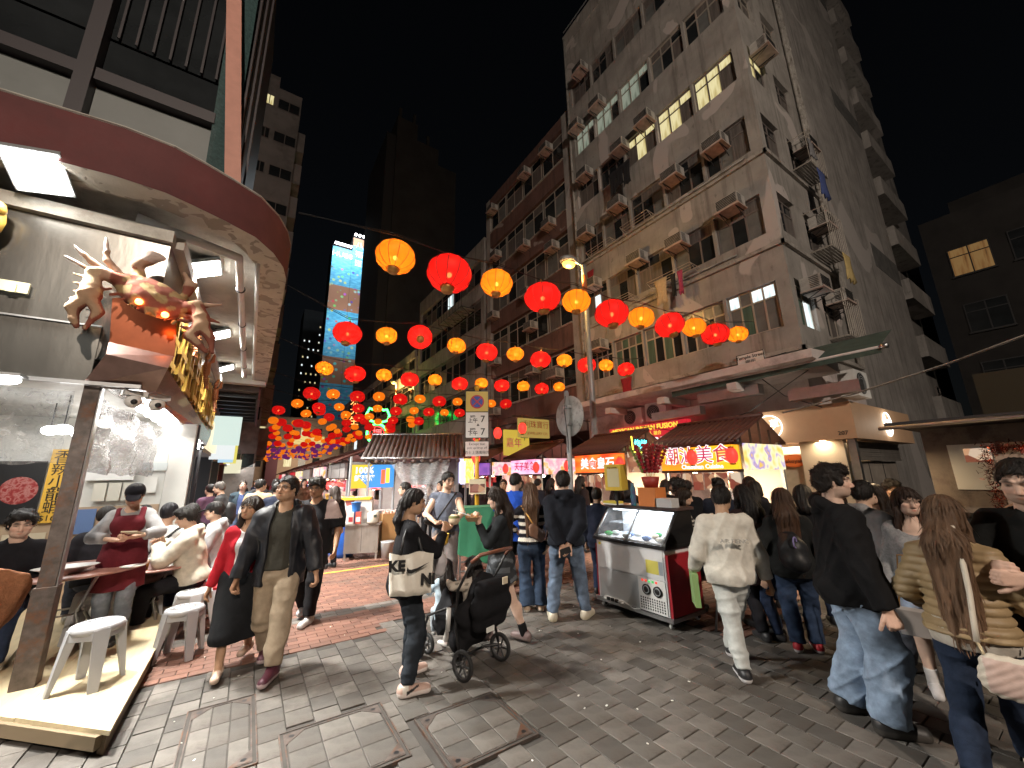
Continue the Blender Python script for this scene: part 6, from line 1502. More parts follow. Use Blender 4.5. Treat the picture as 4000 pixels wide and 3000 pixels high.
def stall(x,y0,y1,label,sign,letters,side=None,full=True,depth=1.75,z0=1.79,z1=2.24,light=(1,.78,.52),lp=22,seed=1):
    """stall facing -X; front at x, from y0 to y1"""
    t = thing('food_stall',label,'food stall',(x,(y0+y1)/2,0)); w = (y1-y0)/2; r = random.Random(seed); D = depth
    for a,b in ((.05,-w+.05),(.05,w-.05),(D-.05,-w+.05),(D-.05,w-.05)): one('post',M_POLE,t,(a-.03,a+.03,b-.03,b+.03,0,2.45))
    one('counter',M_STW,t,(.10,.62,-w+.09,w-.09,0,.92)); one('counter_top',M_CNT,t,(.02,.66,-w+.085,w-.085,.921,.955)); one('back_panel',mat('stall_back',(.42,.36,.30),.6) if 'stall_back' not in bpy.data.materials else bpy.data.materials['stall_back'],t,(D-.03,D,-w+.08,w-.08,0,2.4))
    one('side_panel',M_STW,t,(.1,D-.09,w-.03,w,0,.95)); one('side_panel',M_STW,t,(.1,D-.09,-w,-w+.03,0,.95))
    one('sign_box',sign,t,(-.06,.06,-w+.02,w-.02,z0,z1)); one('sign_frame',M_WOODD,t,(-.05,.06,-w+.0,w,z0-.05,z0-.002),(-.05,.06,-w,w,z1+.002,z1+.05))
    for (s_,sz,m_,dy,dz,bold) in letters: text(s_,sz,m_,t,(-.066,dy,dz),SIDE,.003,name='sign_lettering',bold=bold)
    if side: one('side_sign',side,t,(.12,D-.12,-w-.05,-w-.005,z0-.02,z1+.02))
    # gable roof, ridge along Y
    ze,zr,xo,xe,xr,wo = z1+.06,z1+.56,-.28,D+.02,D*.5,w+.08
    key = round(math.hypot(xr-xo,zr-ze),3)
    if key not in TILE: TILE[key] = tile_mesh(key)
    m = MB(); m.add([(xo,-wo,ze),(xo,wo,ze),(xr,wo,zr),(xr,-wo,zr),(xe,wo,ze),(xe,-wo,ze)],[(0,3,2,1),(3,5,4,2)]); m.add([(xo,-wo,ze-.03),(xo,wo,ze-.03),(xr,wo,zr-.03),(xr,-wo,zr-.03),(xe,wo,ze-.03),(xe,-wo,ze-.03)],[(0,1,2,3),(3,2,4,5)]); m.build('roof',M_ROOF,t)
    n = int(2*wo/.115); an = math.atan2(zr-ze,xr-xo)
    if full:
        for i in range(n+1):
            y = -wo+2*wo*i/n; inst('roof_tile',TILE[key],t,(xo,y,ze+.002),(0,-an,0))
    else:
        m = MB()
        for i in range(n+1):
            y = -wo+2*wo*i/n; m.tube([(xo,y,ze+.01),(xr,y,zr+.01)],.035,4)
        m.build('roof_tiles',M_ROOF,t)['kind'] = 'stuff'
    m = MB(); m.tube([(xr,-wo-.02,zr+.03),(xr,wo+.02,zr+.03)],.05,8); m.build('ridge_cap',M_ROOF,t); m = MB(); m.tube([(xo-.01,-wo,ze-.02),(xo-.01,wo,ze-.02)],.025,6); m.build('eave_pipe',M_ROOF,t)
    m = MB()
    for i in range(5): xx = .1+(D-.2)*i/4; zz = ze+(zr-ze)*(1-abs(xx-xr)/(xr-xo))-.06; m.bx(xx-.015,xx+.015,-w-.01,-w+.02,z1,zz)
    m.bx(xo+.1,xe-.1,-w-.012,-w+.022,ze-.07,ze-.03); m.build('gable_frame',M_WOODD,t)
    if full:
        nm = int(2*w/.26)
        for i in range(nm): y = -w+.14+i*(2*w-.2)/nm; o = one('menu_card',M_FOOD,t,(-.015,-.005,y-.10,y+.11,z0-.36+r.uniform(-.05,.02),z0-.06))
        for i in range(5): y = -w+.25+i*(2*w-.4)/5; m = MB(); m.ball((.32+r.uniform(-.1,.1),y,1.0),.11,10,6,(1,1.1,.5)); m.build('food_tray',M_FOOD,t)
    if not full:
        for i in range(10): y = -w+.2+i*(2*w-.3)/10; h_ = r.uniform(.15,.4); one('hung_goods',GOODS[r.randrange(6)],t,(.02+r.uniform(0,.3),.06+r.uniform(.3,.34),y-.08,y+.08,z0-.06-h_,z0-.06))
        for i in range(7): y = -w+.2+i*(2*w-.4)/7; one('counter_goods',GOODS[r.randrange(6)],t,(.15,.45,y-.1,y+.1,.956,1.0+r.uniform(.03,.22)))
    m = MB(); m.ball((.45,-w*.45,1.72),.05,10,8); m.ball((.45,w*.45,1.72),.05,10,8); m.build('bulb',M_WARMBULB,t)
    lamp('stall_light','AREA',(.55,0,1.98),lp*3,light,.5,None,t,1.2)
    return t
def sgn(name,c1,c2,s,sc=1.2): return node_mat(name,blobs([(.3,c1),(.7,c2)],sc,detail=2,stretch=(1,1,3)),.4,s)
M_PURL = emis('purple_red_lettering',(.62,.02,.10),.5); M_HALO = emis('white_lettering_lit',(1,.90,.93),.75); M_PINKL = emis('pink_lettering',(.85,.25,.45),1.1)
stall(7.5,3.78,5.45,'brown tiled food stall with yellow orange Chaoshan Cuisine sign',sgn('yellow_orange_sign',(.95,.22,.01),(.98,.52,.01),.75,.9),[('潮汕美食',.36,M_HALO,-.0,2.06,.014),('潮汕美食',.36,M_PURL,-.0,2.06,.0),('Chaoshan Cuisine',.12,M_HALO,-.1,1.85,.003)],M_FOOD2,lp=40)
for o in bpy.data.objects:
    if o.name.startswith('sign_lettering') and o.data.materials and o.data.materials[0] == M_PURL: o.location.x -= .006
stall(7.5,6.50,8.20,'brown tiled food stall with fiery red four character sign',sgn('fiery_sign',(.85,.04,.01),(.95,.24,.02),.75,2),[('美食皇石',.30,M_HALO,0,2.0,.006)],M_FOOD,lp=36,seed=2)
stall(7.5,9.82,11.42,'brown tiled food stall with pink and white sign left of the fiery red one',sgn('pink_sign',(.9,.25,.5),(.95,.62,.74),.75,2),[('天子美食',.28,M_PURL,0,2.02,.004)],M_FOODP,lp=36,light=(1,.7,.6),seed=3)
stall(7.5,13.0,14.8,'food stall with purple neon lettering behind the yellow pole',sgn('purple_sign',(.15,.06,.30),(.30,.10,.40),.7,2),[('鸡烤',.34,M_PINKL,.1,2.02,.004)],M_FOODP,False,lp=30,light=(1,.6,.6),seed=4)
for k in range(4): stall(7.5,16.2+k*3.2,18.2+k*3.2,f'dim food stall number {["five", "six", "seven", "eight"][k]} up the right stall row',[M_FOODP,M_FOOD2,M_RLIT,M_FOOD][k],[],None,False,lp=24,light=(1,.6,.5),seed=5+k)
bb = thing('barbecue_sign','small cyan neon sign on the gable of the red stall','neon sign',(7.9,6.32,2.42)); text('烧烤',.24,emis('cyan_neon',(.1,.9,1),3),bb,(0,-.03,0),FRONT,.004,name='cyan_lettering'); one('back_plate',M_BLACK,bb,(-.3,.3,-.02,.0,-.16,.16)); m = MB(); m.tube([(-.32,-.03,.2),(-.30,-.03,-.17),(.30,-.03,-.19)],.014,5); m.build('yellow_tube',emis('yellow_neon',(1,.75,.05),3),bb)
# central row, fronts facing the left lane
for k in range(8):
    stall(2.45,12.9+k*4.2,15.9+k*4.2,['market stall with red hanging lamps, first behind the juice sign','second market stall of the middle row behind the juice sign','third market stall of the middle row','fourth market stall of the middle row','fifth market stall of the middle row','sixth market stall of the middle row','seventh market stall of the middle row','farthest market stall of the middle row'][k],[M_STW,M_FOODP,M_STW,M_FOOD2,M_RLIT,M_STW,M_FOODP,M_RLIT][k],[],None,False,depth=2.0,lp=34,light=(1,.72,.66),seed=30+k)
# juice stall sign, red lamps
js = thing('juice_sign','lit blue and yellow juice sign reading 100 percent','sign',(2.70,10.78,1.81)); M_BLUEL = emis('blue_lit_panel',(.06,.30,.72),.7); one('panel',M_BLUEL,js,(-.54,.54,-.05,.05,-.30,.29)); m = MB(); m.add([(-.54,-.053,.29),(-.54,-.053,-.30),(-.10,-.053,-.30),(-.38,-.053,.0),(-.02,-.053,.29)],[(0,1,2,3,4)]); m.build('yellow_shape',emis('yellow_panel',(1,.62,.03),.6),js)
text('100%',.22,M_HALO,js,(-.24,-.058,.14),FRONT,.002,bold=.008); text('鲜现榨',.17,M_HALO,js,(-.22,-.058,-.06),FRONT,.002,bold=.004); m = MB(); m.bx(.2,.3,-.062,-.054,-.2,.16); m.build('juice_glass',emis('juice_red',(.9,.12,.04),1.0),js); m = MB(); m.bx(.32,.42,-.062,-.054,-.18,.2); m.build('juice_glass',emis('juice_orange',(1,.55,.05),1.0),js)
one('frame',M_POLE,js,(-.58,-.542,-.06,.06,-1.8,.5),(.542,.58,-.06,.06,-1.8,.5),(-.541,.541,-.05,.05,.30,.36))
def redlamp(p,label): 
    t = thing('red_lamp',label,'lamp',p,0,'red lampshades in the middle row'); m = MB(); m.lathe([(.20,0),(.17,.07),(.10,.12),(.03,.14)],14,caps=False); m.build('shade',emis('red_lampshade',(1,.04,.03),1.6) if 'red_lampshade' not in bpy.data.materials else bpy.data.materials['red_lampshade'],t); m = MB(); m.ball((0,0,.03),.05,8,6); m.build('bulb',M_BULB,t); m = MB(); m.tube([(0,0,.14),(0,0,.7)],.006,4); m.build('cord',M_BLACK,t)
for i,p in enumerate(((2.9,11.4,1.45),(2.3,13.2,1.52),(2.35,15.0,1.52),(3.9,11.3,1.48),(4.4,11.6,1.50),(2.3,17.4,1.55),(2.3,20.5,1.55))): redlamp(p,['red hanging lamp under the juice sign','red hanging lamp left of the juice sign','red hanging lamp farther down the middle row','red hanging lamp under the plastic drape','red hanging lamp right of the plastic drape','distant red hanging lamp beyond the walking couple','farthest red hanging lamp of the middle row'][i])
# draped stall with the tiled roof
ds = thing('draped_stall','stall with grey tiled roof and clear plastic drape in the middle','food stall',(3.75,10.55,0),R(-24)); M_GROOF = mat('grey_brown_roof',(.15,.115,.105),.55,var=.2,scale=6); hw = 1.25
m = MB(); m.add([(-hw,-.55,2.27),(hw,-.55,2.27),(hw,.75,2.95),(-hw,.75,2.95),(hw,2.0,2.3),(-hw,2.0,2.3)],[(0,1,2,3),(3,2,4,5)]); m.build('roof',M_GROOF,ds)
b = MB(); 
vs = []
for yy,zz in ((-.57,2.275),(.75,2.965)):
    for k in range(7): a = math.pi*k/6; vs.append((.05*math.cos(a),yy-.02*0,zz+.045*math.sin(a)))
b.add(vs,[(k,7+k,8+k,k+1) for k in range(6)]+[tuple(range(7)),tuple(range(13,6,-1))],True); gt = b.mesh('tile',M_GROOF)
for i in range(21): inst('roof_tile',gt,ds,(-hw+2*hw*i/20,0,0))
m = MB(); m.tube([(-hw-.05,-.56,2.25),(hw+.05,-.56,2.25)],.03,8); m.tube([(-hw-.05,.75,2.99),(hw+.05,.75,2.99)],.045,8); m.build('eave_rail',M_STEEL,ds)
for x in np.linspace(-hw+.1,hw-.1,11): m = MB(); m.lathe([(.055,0),(.055,.02),(.0005,.02)],12,(x,-.55,2.17),Matrix.Rotation(R(90),3,'X'),False); m.build('tile_end',M_GROOF,ds)
for x,y in ((-hw+.1,-.3),(hw-.1,-.3),(-hw+.1,1.8),(hw-.1,1.8)): one('post',M_POLE,ds,(x-.03,x+.03,y-.03,y+.03,0,2.3))
one('fascia_board',M_POLE,ds,(-.1,hw-.14,-.30,-.26,1.55,2.2)); one('side_box',emis('fries_print_side',(.55,.5,.75),.9),ds,(hw-.02,hw+.10,-.45,.05,1.55,2.15)); one('back',M_STW,ds,(-hw+.14,hw-.14,1.8,1.83,0,2.3)); one('counter',M_STW,ds,(-hw+.15,hw-.15,.2,.7,0,.9))
fp = thing('fries_sign','lit panel with a photo of golden fries left of the yellow pole','sign',(4.95,9.85,1.90)); one('panel',node_mat('fries_print',blobs([(.2,(.55,.22,.02)),(.45,(.85,.5,.05)),(.6,(.95,.8,.25))],14,stretch=(3,1,1),detail=3),.4,1.1),fp,(-.10,.22,-.04,.04,-.32,.33)); one('edge_panel',emis('lilac_panel',(.55,.5,.85),1.0),fp,(-.22,-.101,-.04,.04,-.32,.33)); one('stand',M_POLE,fp,(.0,.05,.05,.09,-1.9,.3))
m = MB(); vs = []; fs = []; n = 26; k = 14
for i in range(k+1):
    for j in range(n+1):
        u,v = j/n,i/k; a = Vector((2.95,10.35)); c = Vector((4.45,9.72)); p = a+(c-a)*(.5+(u-.5)*(1-.82*v)+.06*v)
        w = .05*math.sin(u*22+v*6)+.035*math.sin(v*31+u*5); vs.append((p.x+.35*w,p.y-.25*v+.9*w,2.22-1.28*v-.10*math.sin(math.pi*u)*(1-v)))
for i in range(k):
    for j in range(n): q = i*(n+1)+j; fs.append((q,q+1,q+n+2,q+n+1))
m.add(vs,fs,True); tag(m.build('plastic_drape',clear_sheet('drape_plastic',.62,rough=.16,bump=1.,bs=9,stretch=(1,1,3))),'shiny clear plastic drape gathered to a point below the grey roof','plastic sheet')
lamp('drape_light','AREA',(3.8,11.2,2.1),22,(1,.85,.75),.6)
# steel cart and what stands on it
ct = thing('steel_cart','stained stainless steel cabinet cart in front of the juice sign','cart',(2.24,9.62,0),R(-22)); M_CART = mat('stained_steel',(.45,.43,.40),.42,.8,var=.15,scale=4,dirt=(.30,.27,.23),dirts=3,stretch=(1,1,.4))
one('cabinet',M_CART,ct,(-.36,.36,0,.55,.14,.72)); one('top',M_CART,ct,(-.39,.39,-.03,.58,.721,.76)); one('door_gap',M_DARK,ct,(-.003,.003,-.003,.0,.17,.69))
for a,b in ((-.33,.03),(.33,.03),(-.33,.52),(.33,.52)): one('leg',M_CART,ct,(a-.02,a+.02,b-.02,b+.02,0,.139))
bxs = thing('picnic_box','printed carton with yellow lid on the steel cart','box',(2.16,10.0,.761),R(-22)); one('carton',node_mat('comic_print',blobs([(.0,(.75,.72,.68)),(.42,(.75,.72,.68)),(.45,(.55,.10,.08)),(.55,(.12,.10,.1)),(.58,(.75,.7,.66))],5,tex='VOR'),.5),bxs,(-.30,.36,-.05,.3,0,.50)); one('lid',M_YELLOW,bxs,(-.33,.33,-.08,.33,.501,.56))
bk = thing('blue_tub','blue plastic tub against the yellow lidded carton','tub',(2.12,9.78,1.08)); 
m = MB(); m.lathe([(.08,-.31),(.09,.0),(.11,.13),(.118,.135),(.118,.15),(.0005,.15)],18); m.build('tub',mat('blue_tub',(.03,.16,.50),.35),bk)
for i,(x,y,lb) in enumerate(((2.02,9.74,'white and red milk carton on the left of the cart'),(2.16,9.66,'second red printed carton on the cart'))): t = thing('milk_carton',lb,'carton',(x,y,.761),R(-22)); one('carton',[PAP[0],mat('red_carton',(.45,.09,.07),.4)][i],t,(-.06,.06,-.05,.05,0,.26)); one('label',[mat('red_label',(.5,.05,.06),.5),PAP[0]][i],t,(-.045,.045,-.052,-.0505,.05,.15))
t = thing('rice_cooker','cream round cooker pot on the right end of the cart','cooker',(2.46,9.55,.761)); m = MB(); m.lathe([(.12,0),(.135,.04),(.135,.17),(.12,.235),(.06,.26),(.0005,.262)],20); m.build('pot',mat('cream_plastic',(.62,.58,.50),.35),t); one('latch',M_STEEL,t,(-.03,.03,-.15,-.13,.14,.19))
t = thing('blue_barrel','tall blue plastic barrel left of the steel cart','barrel',(1.98,10.35,0)); m = MB(); m.lathe([(.26,0),(.29,.1),(.29,.5),(.27,.56),(.29,.62),(.28,.7),(.0005,.7)],20); m.build('barrel',mat('barrel_blue',(.02,.10,.42),.4,var=.15),t)
t = thing('white_bucket','white plastic bucket on the ground right of the cart','bucket',(2.78,9.45,0)); m = MB(); m.lathe([(.12,0),(.145,.33),(.15,.335),(.15,.36),(.135,.36),(.12,.02),(.0005,.02)],18); m.build('bucket',M_PLW,t)
t = thing('produce_tray','orange cardboard tray of pink fruit behind the cooker','tray',(2.95,9.9,.80)); one('tray',mat('cardboard',(.45,.25,.10),.8),t,(-.22,.22,-.15,.15,-.8,.12)); 
for i in range(9): m = MB(); m.ball((-.16+.08*(i % 5),-.06+.1*(i//5),.14),.05,8,6); m.build('fruit',mat('pale_fruit',(.6,.38,.30),.5) if i == 0 else bpy.data.materials['pale_fruit'],t)
# green tarpaulin covered stand
gt_ = thing('tarp_covered_cart','cart covered by a green tarpaulin in front of the yellow pole','covered cart',(3.62,6.75,0),R(-20)); M_TARP = mat('green_tarpaulin',(.03,.19,.10),.55,var=.12,scale=5)
m = MB(); n = 40; k = 10; vs = []; per = []
w2,d2 = .38,.30
for j in range(n):
    u = 4*j/n; s_,f_ = int(u),u-int(u); per.append([(-w2+2*w2*f_,-d2),(w2,-d2+2*d2*f_),(w2-2*w2*f_,d2),(-w2,d2-2*d2*f_)][s_])
for i in range(k+1):
    v = i/k
    for j,(x,y) in enumerate(per): q = 1+.10*v+.05*v*math.sin(j*1.9)+.03*v*math.sin(j*.8+v*5); low = .46-.30*(x/w2*.5+.5); vs.append((x*q,y*q,1.20-(1.20-low)*v))
fs = [(i*n+j,(i+1)*n+j,(i+1)*n+(j+1) % n,i*n+(j+1) % n) for i in range(k) for j in range(n)]; m.add(vs,fs,True); m.add([(x,y,1.205) for x,y in per],[tuple(range(n))]); m.build('tarpaulin',M_TARP,gt_)
for a,b in ((-.33,-.25),(.33,-.25),(.33,.25),(-.33,.25)): one('leg',M_STEEL,gt_,(a-.015,a+.015,b-.015,b+.015,0,1.18))
m = MB(); m.tube([(-.33,-.25,.15),(.33,-.25,.15)],.012,5); m.tube([(-.33,-.25,.3),(.33,-.25,.3)],.012,5); m.build('rail',M_STEEL,gt_)

# ================================================================ poles and signs
ns = thing('no_stopping_sign','yellow pole with no stopping sign and am 7 to pm 7 plates','sign',(3.92,7.30,0),R(-28)); m = MB(); m.tube([(0,.05,0),(0,.05,3.62)],.045,10); m.build('pole',M_YELLOW,ns); m = MB(); m.ball((0,.05,3.64),.06,10,6); m.build('pole_cap',M_YELLOW,ns)
one('backing',M_BLACK,ns,(-.25,.25,-.02,.0,2.53,3.55)); one('yellow_plate',mat('sign_yellow',(.62,.48,.10),.5),ns,(-.235,.235,-.027,-.0205,3.10,3.535)); one('white_plate',mat('sign_white',(.72,.72,.70),.5),ns,(-.235,.235,-.027,-.0205,2.545,3.08))
B_,R_ = mat('sign_blue',(.02,.06,.38),.5),mat('sign_red',(.50,.02,.03),.5)
def disc(m_,r,y,nm): mm = MB(); mm.lathe([(r,0),(.0005,0)],28,(0,y,3.31),Matrix.Rotation(R(90),3,'X'),False); mm.build(nm,m_,ns)
disc(R_,.15,-.0285,'red_ring'); disc(B_,.122,-.0300,'blue_disc'); 
for q in (-1,1): mm = MB(); mm.box((0,0,0),(.25,.002,.026),M=Matrix.Rotation(R(45*q),3,'Y')); mm.build('red_bar',R_,ns,(0,-.032-.0015*(q+1),3.31))
for s_,sz,x,z in (('am',.09,-.09,3.0),('上午',.105,-.09,2.90),('7',.20,.12,2.93),('▲',.06,.02,2.81),('pm',.09,-.09,2.73),('下午',.105,-.09,2.63),('7',.20,.12,2.66)): text(s_,sz,M_BLACK,ns,(x,-.029,z),FRONT,.001,bold=.002)
one('lower_plate',mat('sign_pinkish',(.68,.60,.58),.5),ns,(-.24,.24,-.026,-.02,2.16,2.46)); 
for s_,sz,z in (('Except taxi',.075,2.41),('pick up/drop off',.065,2.33),('的士上落客除外',.075,2.23)): text(s_,sz,M_BLACK,ns,(0,-.028,z),FRONT,.001)
t = thing('taped_notice','small printed notice taped round the yellow pole','notice',(3.90,7.24,1.55),R(-28)); one('card',M_FOOD2 if 0 else PAP[3],t,(-.17,.17,-.02,-.01,-.15,.15)); one('photo',M_FOOD,t,(-.15,.15,-.023,-.0205,-.12,.05))
rs = thing('round_sign','grey steel pole with the blank back of a round traffic sign','sign',(4.39,4.95,0)); m = MB(); m.tube([(0,0,0),(0,0,3.12)],.042,12); m.lathe([(.042,3.12),(.03,3.15),(.0005,3.155)],12); m.build('pole',M_POLE,rs)
m = MB(); m.lathe([(.0005,0),(.345,0),(.35,.006),(.345,.012),(.0005,.012)],36,(0,0,0),Matrix.Rotation(R(90),3,'Y'),False); m.build('disc',mat('worn_aluminium',(.50,.52,.52),.5,.2,var=.15,scale=6,dirt=(.25,.26,.26),dirts=9),rs,(.055,.02,2.72)); one('clamp',M_STEEL,rs,(-.05,.054,-.05,.05,2.85,2.90),(-.05,.054,-.05,.05,2.55,2.60)); m = MB(); m.tube([(-.05,-.03,3.05),(-.09,-.03,2.8),(-.05,-.045,2.3),(-.05,-.05,2.1)],.008,5); m.build('loose_cable',M_BLACK,rs)
def street_lamp(x,y,h,label,arm,pw=240,col=(1,.55,.16)):
    t = thing('street_lamp',label,'street lamp',(x,y,0)); m = MB(); m.tube([(0,0,0),(0,0,h-.02)],[.11,.075],12); m.build('post',M_POLE,t); m = MB(); m.tube([(0,0,h-1.0),(0,0,h-.4)],.082,12); m.build('orange_band',mat('orange_band',(.55,.16,.05),.5) if 'orange_band' not in bpy.data.materials else bpy.data.materials['orange_band'],t)
    m = MB(); m.tube([(0,0,h-.05),(arm[0]*.5,arm[1]*.5,h+.15),(arm[0],arm[1],h+.22)],.04,8); m.build('arm',M_POLE,t); m = MB(); m.ball((arm[0],arm[1],h+.24),.28,12,8,(1.3,.9,.5)); m.build('head',M_POLE,t); m = MB(); m.ball((arm[0],arm[1],h+.10),.20,12,8,(1.2,.9,.6)); m.build('lens',emis('sodium_glass',(1,.42,.05),3) if 'sodium_glass' not in bpy.data.materials else bpy.data.materials['sodium_glass'],t)
    lamp('sodium_lamp','POINT',(arm[0],arm[1],h-.12),pw,col,.15,None,t); return t
street_lamp(8.53,8.44,8.55,'tall street lamp with glowing sodium head against the old block',(-.32,.36),130)
street_lamp(-3.5,-14.5,12.5,'tall street lamp of the side street behind the viewer, outside the picture',(1.2,.9),5400,(1,.84,.70))
street_lamp(11.4,38.4,11.0,'distant sodium street lamp among the lanterns',(-.3,0),300)
# overhead cables
def cable(pts,label,r=.012,m_=None): mm = MB(); mm.tube(pts,r,5); return tag(mm.build('cable',m_ or M_BLACK),label,'cable')
cable([(4.2,2.2,3.05),(5.3,1.0,3.05),(6.4,-.2,3.1),(8.0,-1.8,3.3)] if 0 else [(7.6,3.0,2.72),(7.3,1.9,2.83),(7.0,.9,2.98),(6.6,-.2,3.2)],'pale cable sagging across the right side to the corner shop',.014,M_SILL)
cable([(10.9,8.6,3.3),(11.0,6.9,2.9),(11.1,5.2,3.3),(11.2,3.6,4.2)],'black cable looped over the red sign')
cable([(11.2,4.9,4.3),(11.15,4.3,3.6),(11.25,3.6,3.2)],'black cable drooping onto the tan fascia'); cable([(11.78,9.5,4.7),(11.75,7.5,4.62),(11.72,5.9,4.7),(11.74,4.3,4.85)],'black cables along the wall below the first ledge')
# small hanging red lanterns at stalls
def small_lantern(p,label):
    t = thing('small_lantern',label,'lantern',p,0,'small red lanterns at the stalls'); m = MB(); m.add(*shade_verts(18,8,.105,.14,.0),smooth=True); m.build('shade',emis('small_lantern_shade',(1,.03,.02),1.2,(.4,.02,.02)) if 'small_lantern_shade' not in bpy.data.materials else bpy.data.materials['small_lantern_shade'],t); m = MB(); m.lathe([(.05,.125),(.05,.16),(.01,.165)],10); m.lathe([(.01,-.165),(.05,-.16),(.05,-.125)],10); m.tube([(0,0,.16),(0,0,.34)],.004,4); m.build('cap',M_GOLD,t)
for p,lb in (((7.25,5.48,2.0),'small red lantern at the left end of the Chaoshan sign'),((7.25,4.58,2.03),'small red lantern over the middle of the Chaoshan sign'),((7.25,3.80,2.03),'small red lantern at the right end of the Chaoshan sign'),((7.25,6.42,1.98),'small red lantern at the right end of the fiery sign'),((7.25,8.28,1.98),'small red lantern at the left end of the fiery sign'),((7.25,9.72,1.98),'small red lantern at the right end of the pink sign'),((7.25,11.45,1.98),'small red lantern at the left end of the pink sign'),((4.72,8.81,2.76),'small red lantern hanging behind the lower plate of the yellow pole'),((5.19,8.55,2.82),'small red lantern right of the yellow pole sign'),((5.72,8.2,2.93),'small red lantern in front of the jewellery sign'),((4.75,8.9,2.2),'small red lantern beside the yellow pole above the fries')): small_lantern(p,lb)
ow = MB(); ow.tube([(2.6,9.6,3.2),(4.72,8.81,3.1),(5.19,8.55,3.16),(5.72,8.2,3.27),(7.2,7.6,3.0)],.006,4); tag(ow.build('cable',M_BLACK),'thin wire carrying small red lanterns behind the yellow pole','cable')

# ================================================================ ice freezer cart with candied fruit
fz = thing('display_freezer','white and red display freezer cart with sloping glass top','freezer',(4.19,3.12,0)); M_FW = mat('freezer_white',(.68,.69,.70),.3,var=.04,coat=.3); M_FR = mat('freezer_red',(.36,.02,.03),.35,var=.1)
Lz,Dz = 1.16,.62
one('body',M_FW,fz,(0.0,Dz,.03,Lz-.03,.13,.86)); one('red_side',M_FR,fz,(.01,Dz,-.006,.029,.13,.80)); one('red_side',M_FR,fz,(.01,Dz,Lz-.029,Lz+.006,.13,.80)); one('base_rail',M_STEEL,fz,(-.02,Dz,-.02,Lz+.02,.085,.128)); one('black_trim',M_BLACK,fz,(-.03,Dz,-.012,Lz+.012,.861,.90))
one('front_panel',M_FW,fz,(-.012,-.001,.05,Lz-.05,.52,.86)); one('lower_panel',mat('freezer_grey',(.50,.52,.53),.3,.4),fz,(-.008,-.001,.46,Lz-.06,.14,.505)); one('machine_panel',M_WHITE,fz,(-.012,-.001,.05,.44,.14,.505))
for i in range(2):
    m = MB(); m.lathe([(.06,0),(.06,.012),(.0005,.012)],20,(-.013,.16+i*.16,.38),Matrix.Rotation(R(-90),3,'Y'),False); o = m.build('fan',M_BLACK,fz); m = MB(); m.lathe([(.045,.013),(.035,.016),(.034,.013)],16,(-.013,.16+i*.16,.38),Matrix.Rotation(R(-90),3,'Y'),False); m.build('fan_ring',M_POLE,o)
for j in range(5):
    for i in range(11): one('vent_slot',M_BLACK,fz,(-.0145,-.0125,.075+i*.033,.092+i*.033,.16+j*.028,.178+j*.028)) if i == 0 and j == 0 else inst('vent_slot',[q for q in fz.children if q.name.startswith('vent_slot')][0].data,fz,(0,i*.033,j*.028))
for i,c in enumerate(((.7,.05,.03),(.7,.05,.03),(.05,.5,.1),(.05,.5,.1),(.9,.05,.02))): one('button',emis('button_light',c,.8),fz,(-.018,-.0125,.36-i*.05,.385-i*.05,.465,.487))
one('sticker',mat('yellow_sticker',(.65,.58,.12),.5),fz,(-.0145,-.0125,.12,.30,.57,.72)); one('sticker',mat('grey_sticker',(.3,.33,.36),.5),fz,(-.0145,-.0125,.06,.115,.57,.72)); one('sticker',mat('warning_sticker',(.8,.7,.05),.5),fz,(-.0145,-.0125,Lz-.12,Lz-.08,.80,.83))
for a,b in ((.06,.06),(.06,Lz-.06),(Dz-.06,.06),(Dz-.06,Lz-.06)): m = MB(); m.lathe([(.04,-.012),(.042,0),(.04,.012)],16,(a,b,.042),Matrix.Rotation(R(90),3,'X')); m.build('caster',M_WHITE,fz); one('caster_fork',M_DARK,fz,(a-.02,a+.02,b-.03,b-.016,.03,.085),(a-.02,a+.02,b+.016,b+.03,.03,.085))
# glass hood
m = MB(); m.add([(-.01,.04,.90),(-.01,Lz-.04,.90),(.30,Lz-.04,1.26),(.30,.04,1.26)],[(0,1,2,3)]); m.build('sloping_glass',M_GLASSP,fz)
m = MB()
for y in (.03,Lz/2,Lz-.03): m.tube([(-.012,y,.905),(.30,y,1.27)],.013,6)
m.tube([(.30,.02,1.27),(.30,Lz-.02,1.27)],.014,6); m.build('glass_frame',M_STEEL,fz)
for y in (-.004,Lz-.026): m = MB(); m.add([(-.03,y,.86),(.0,y,.93),(.30,y,1.28),(.56,y,1.30),(.60,y,.86),(-.03,y+.03,.86),(.0,y+.03,.93),(.30,y+.03,1.28),(.56,y+.03,1.30),(.60,y+.03,.86)],[(0,1,2,3,4),(9,8,7,6,5),(0,5,6,1),(1,6,7,2),(2,7,8,3),(3,8,9,4)]); m.build('end_frame',M_BLACK,fz)
one('top_shelf',mat('shelf_brown',(.08,.05,.045),.4),fz,(.27,.62,-.02,Lz+.02,1.285,1.32)); one('back_wall',M_FW,fz,(.57,.60,.03,Lz-.03,.87,1.28)); one('light_tube',emis('freezer_tube',(.9,.96,1),6),fz,(.33,.36,.08,Lz-.08,1.24,1.26)); lamp('freezer_light','AREA',(.34,Lz/2,1.23),5,(.9,.96,1),.04,None,fz,1.0)
one('inner_floor',M_FW,fz,(.02,.56,.04,Lz-.04,.905,.92)); fr_ = random.Random(6)
for i in range(14): m = MB(); x,y = .08+.11*(i % 4),.10+.28*(i//4)+fr_.uniform(-.05,.05); m.ball((x,y,.95),.05,8,6,(1,1.3,.6)); m.build('ice_pack',PAP[(i*3) % 5],fz)
one('mid_shelf',M_GLASSP,fz,(.25,.56,.05,Lz-.05,1.07,1.078))
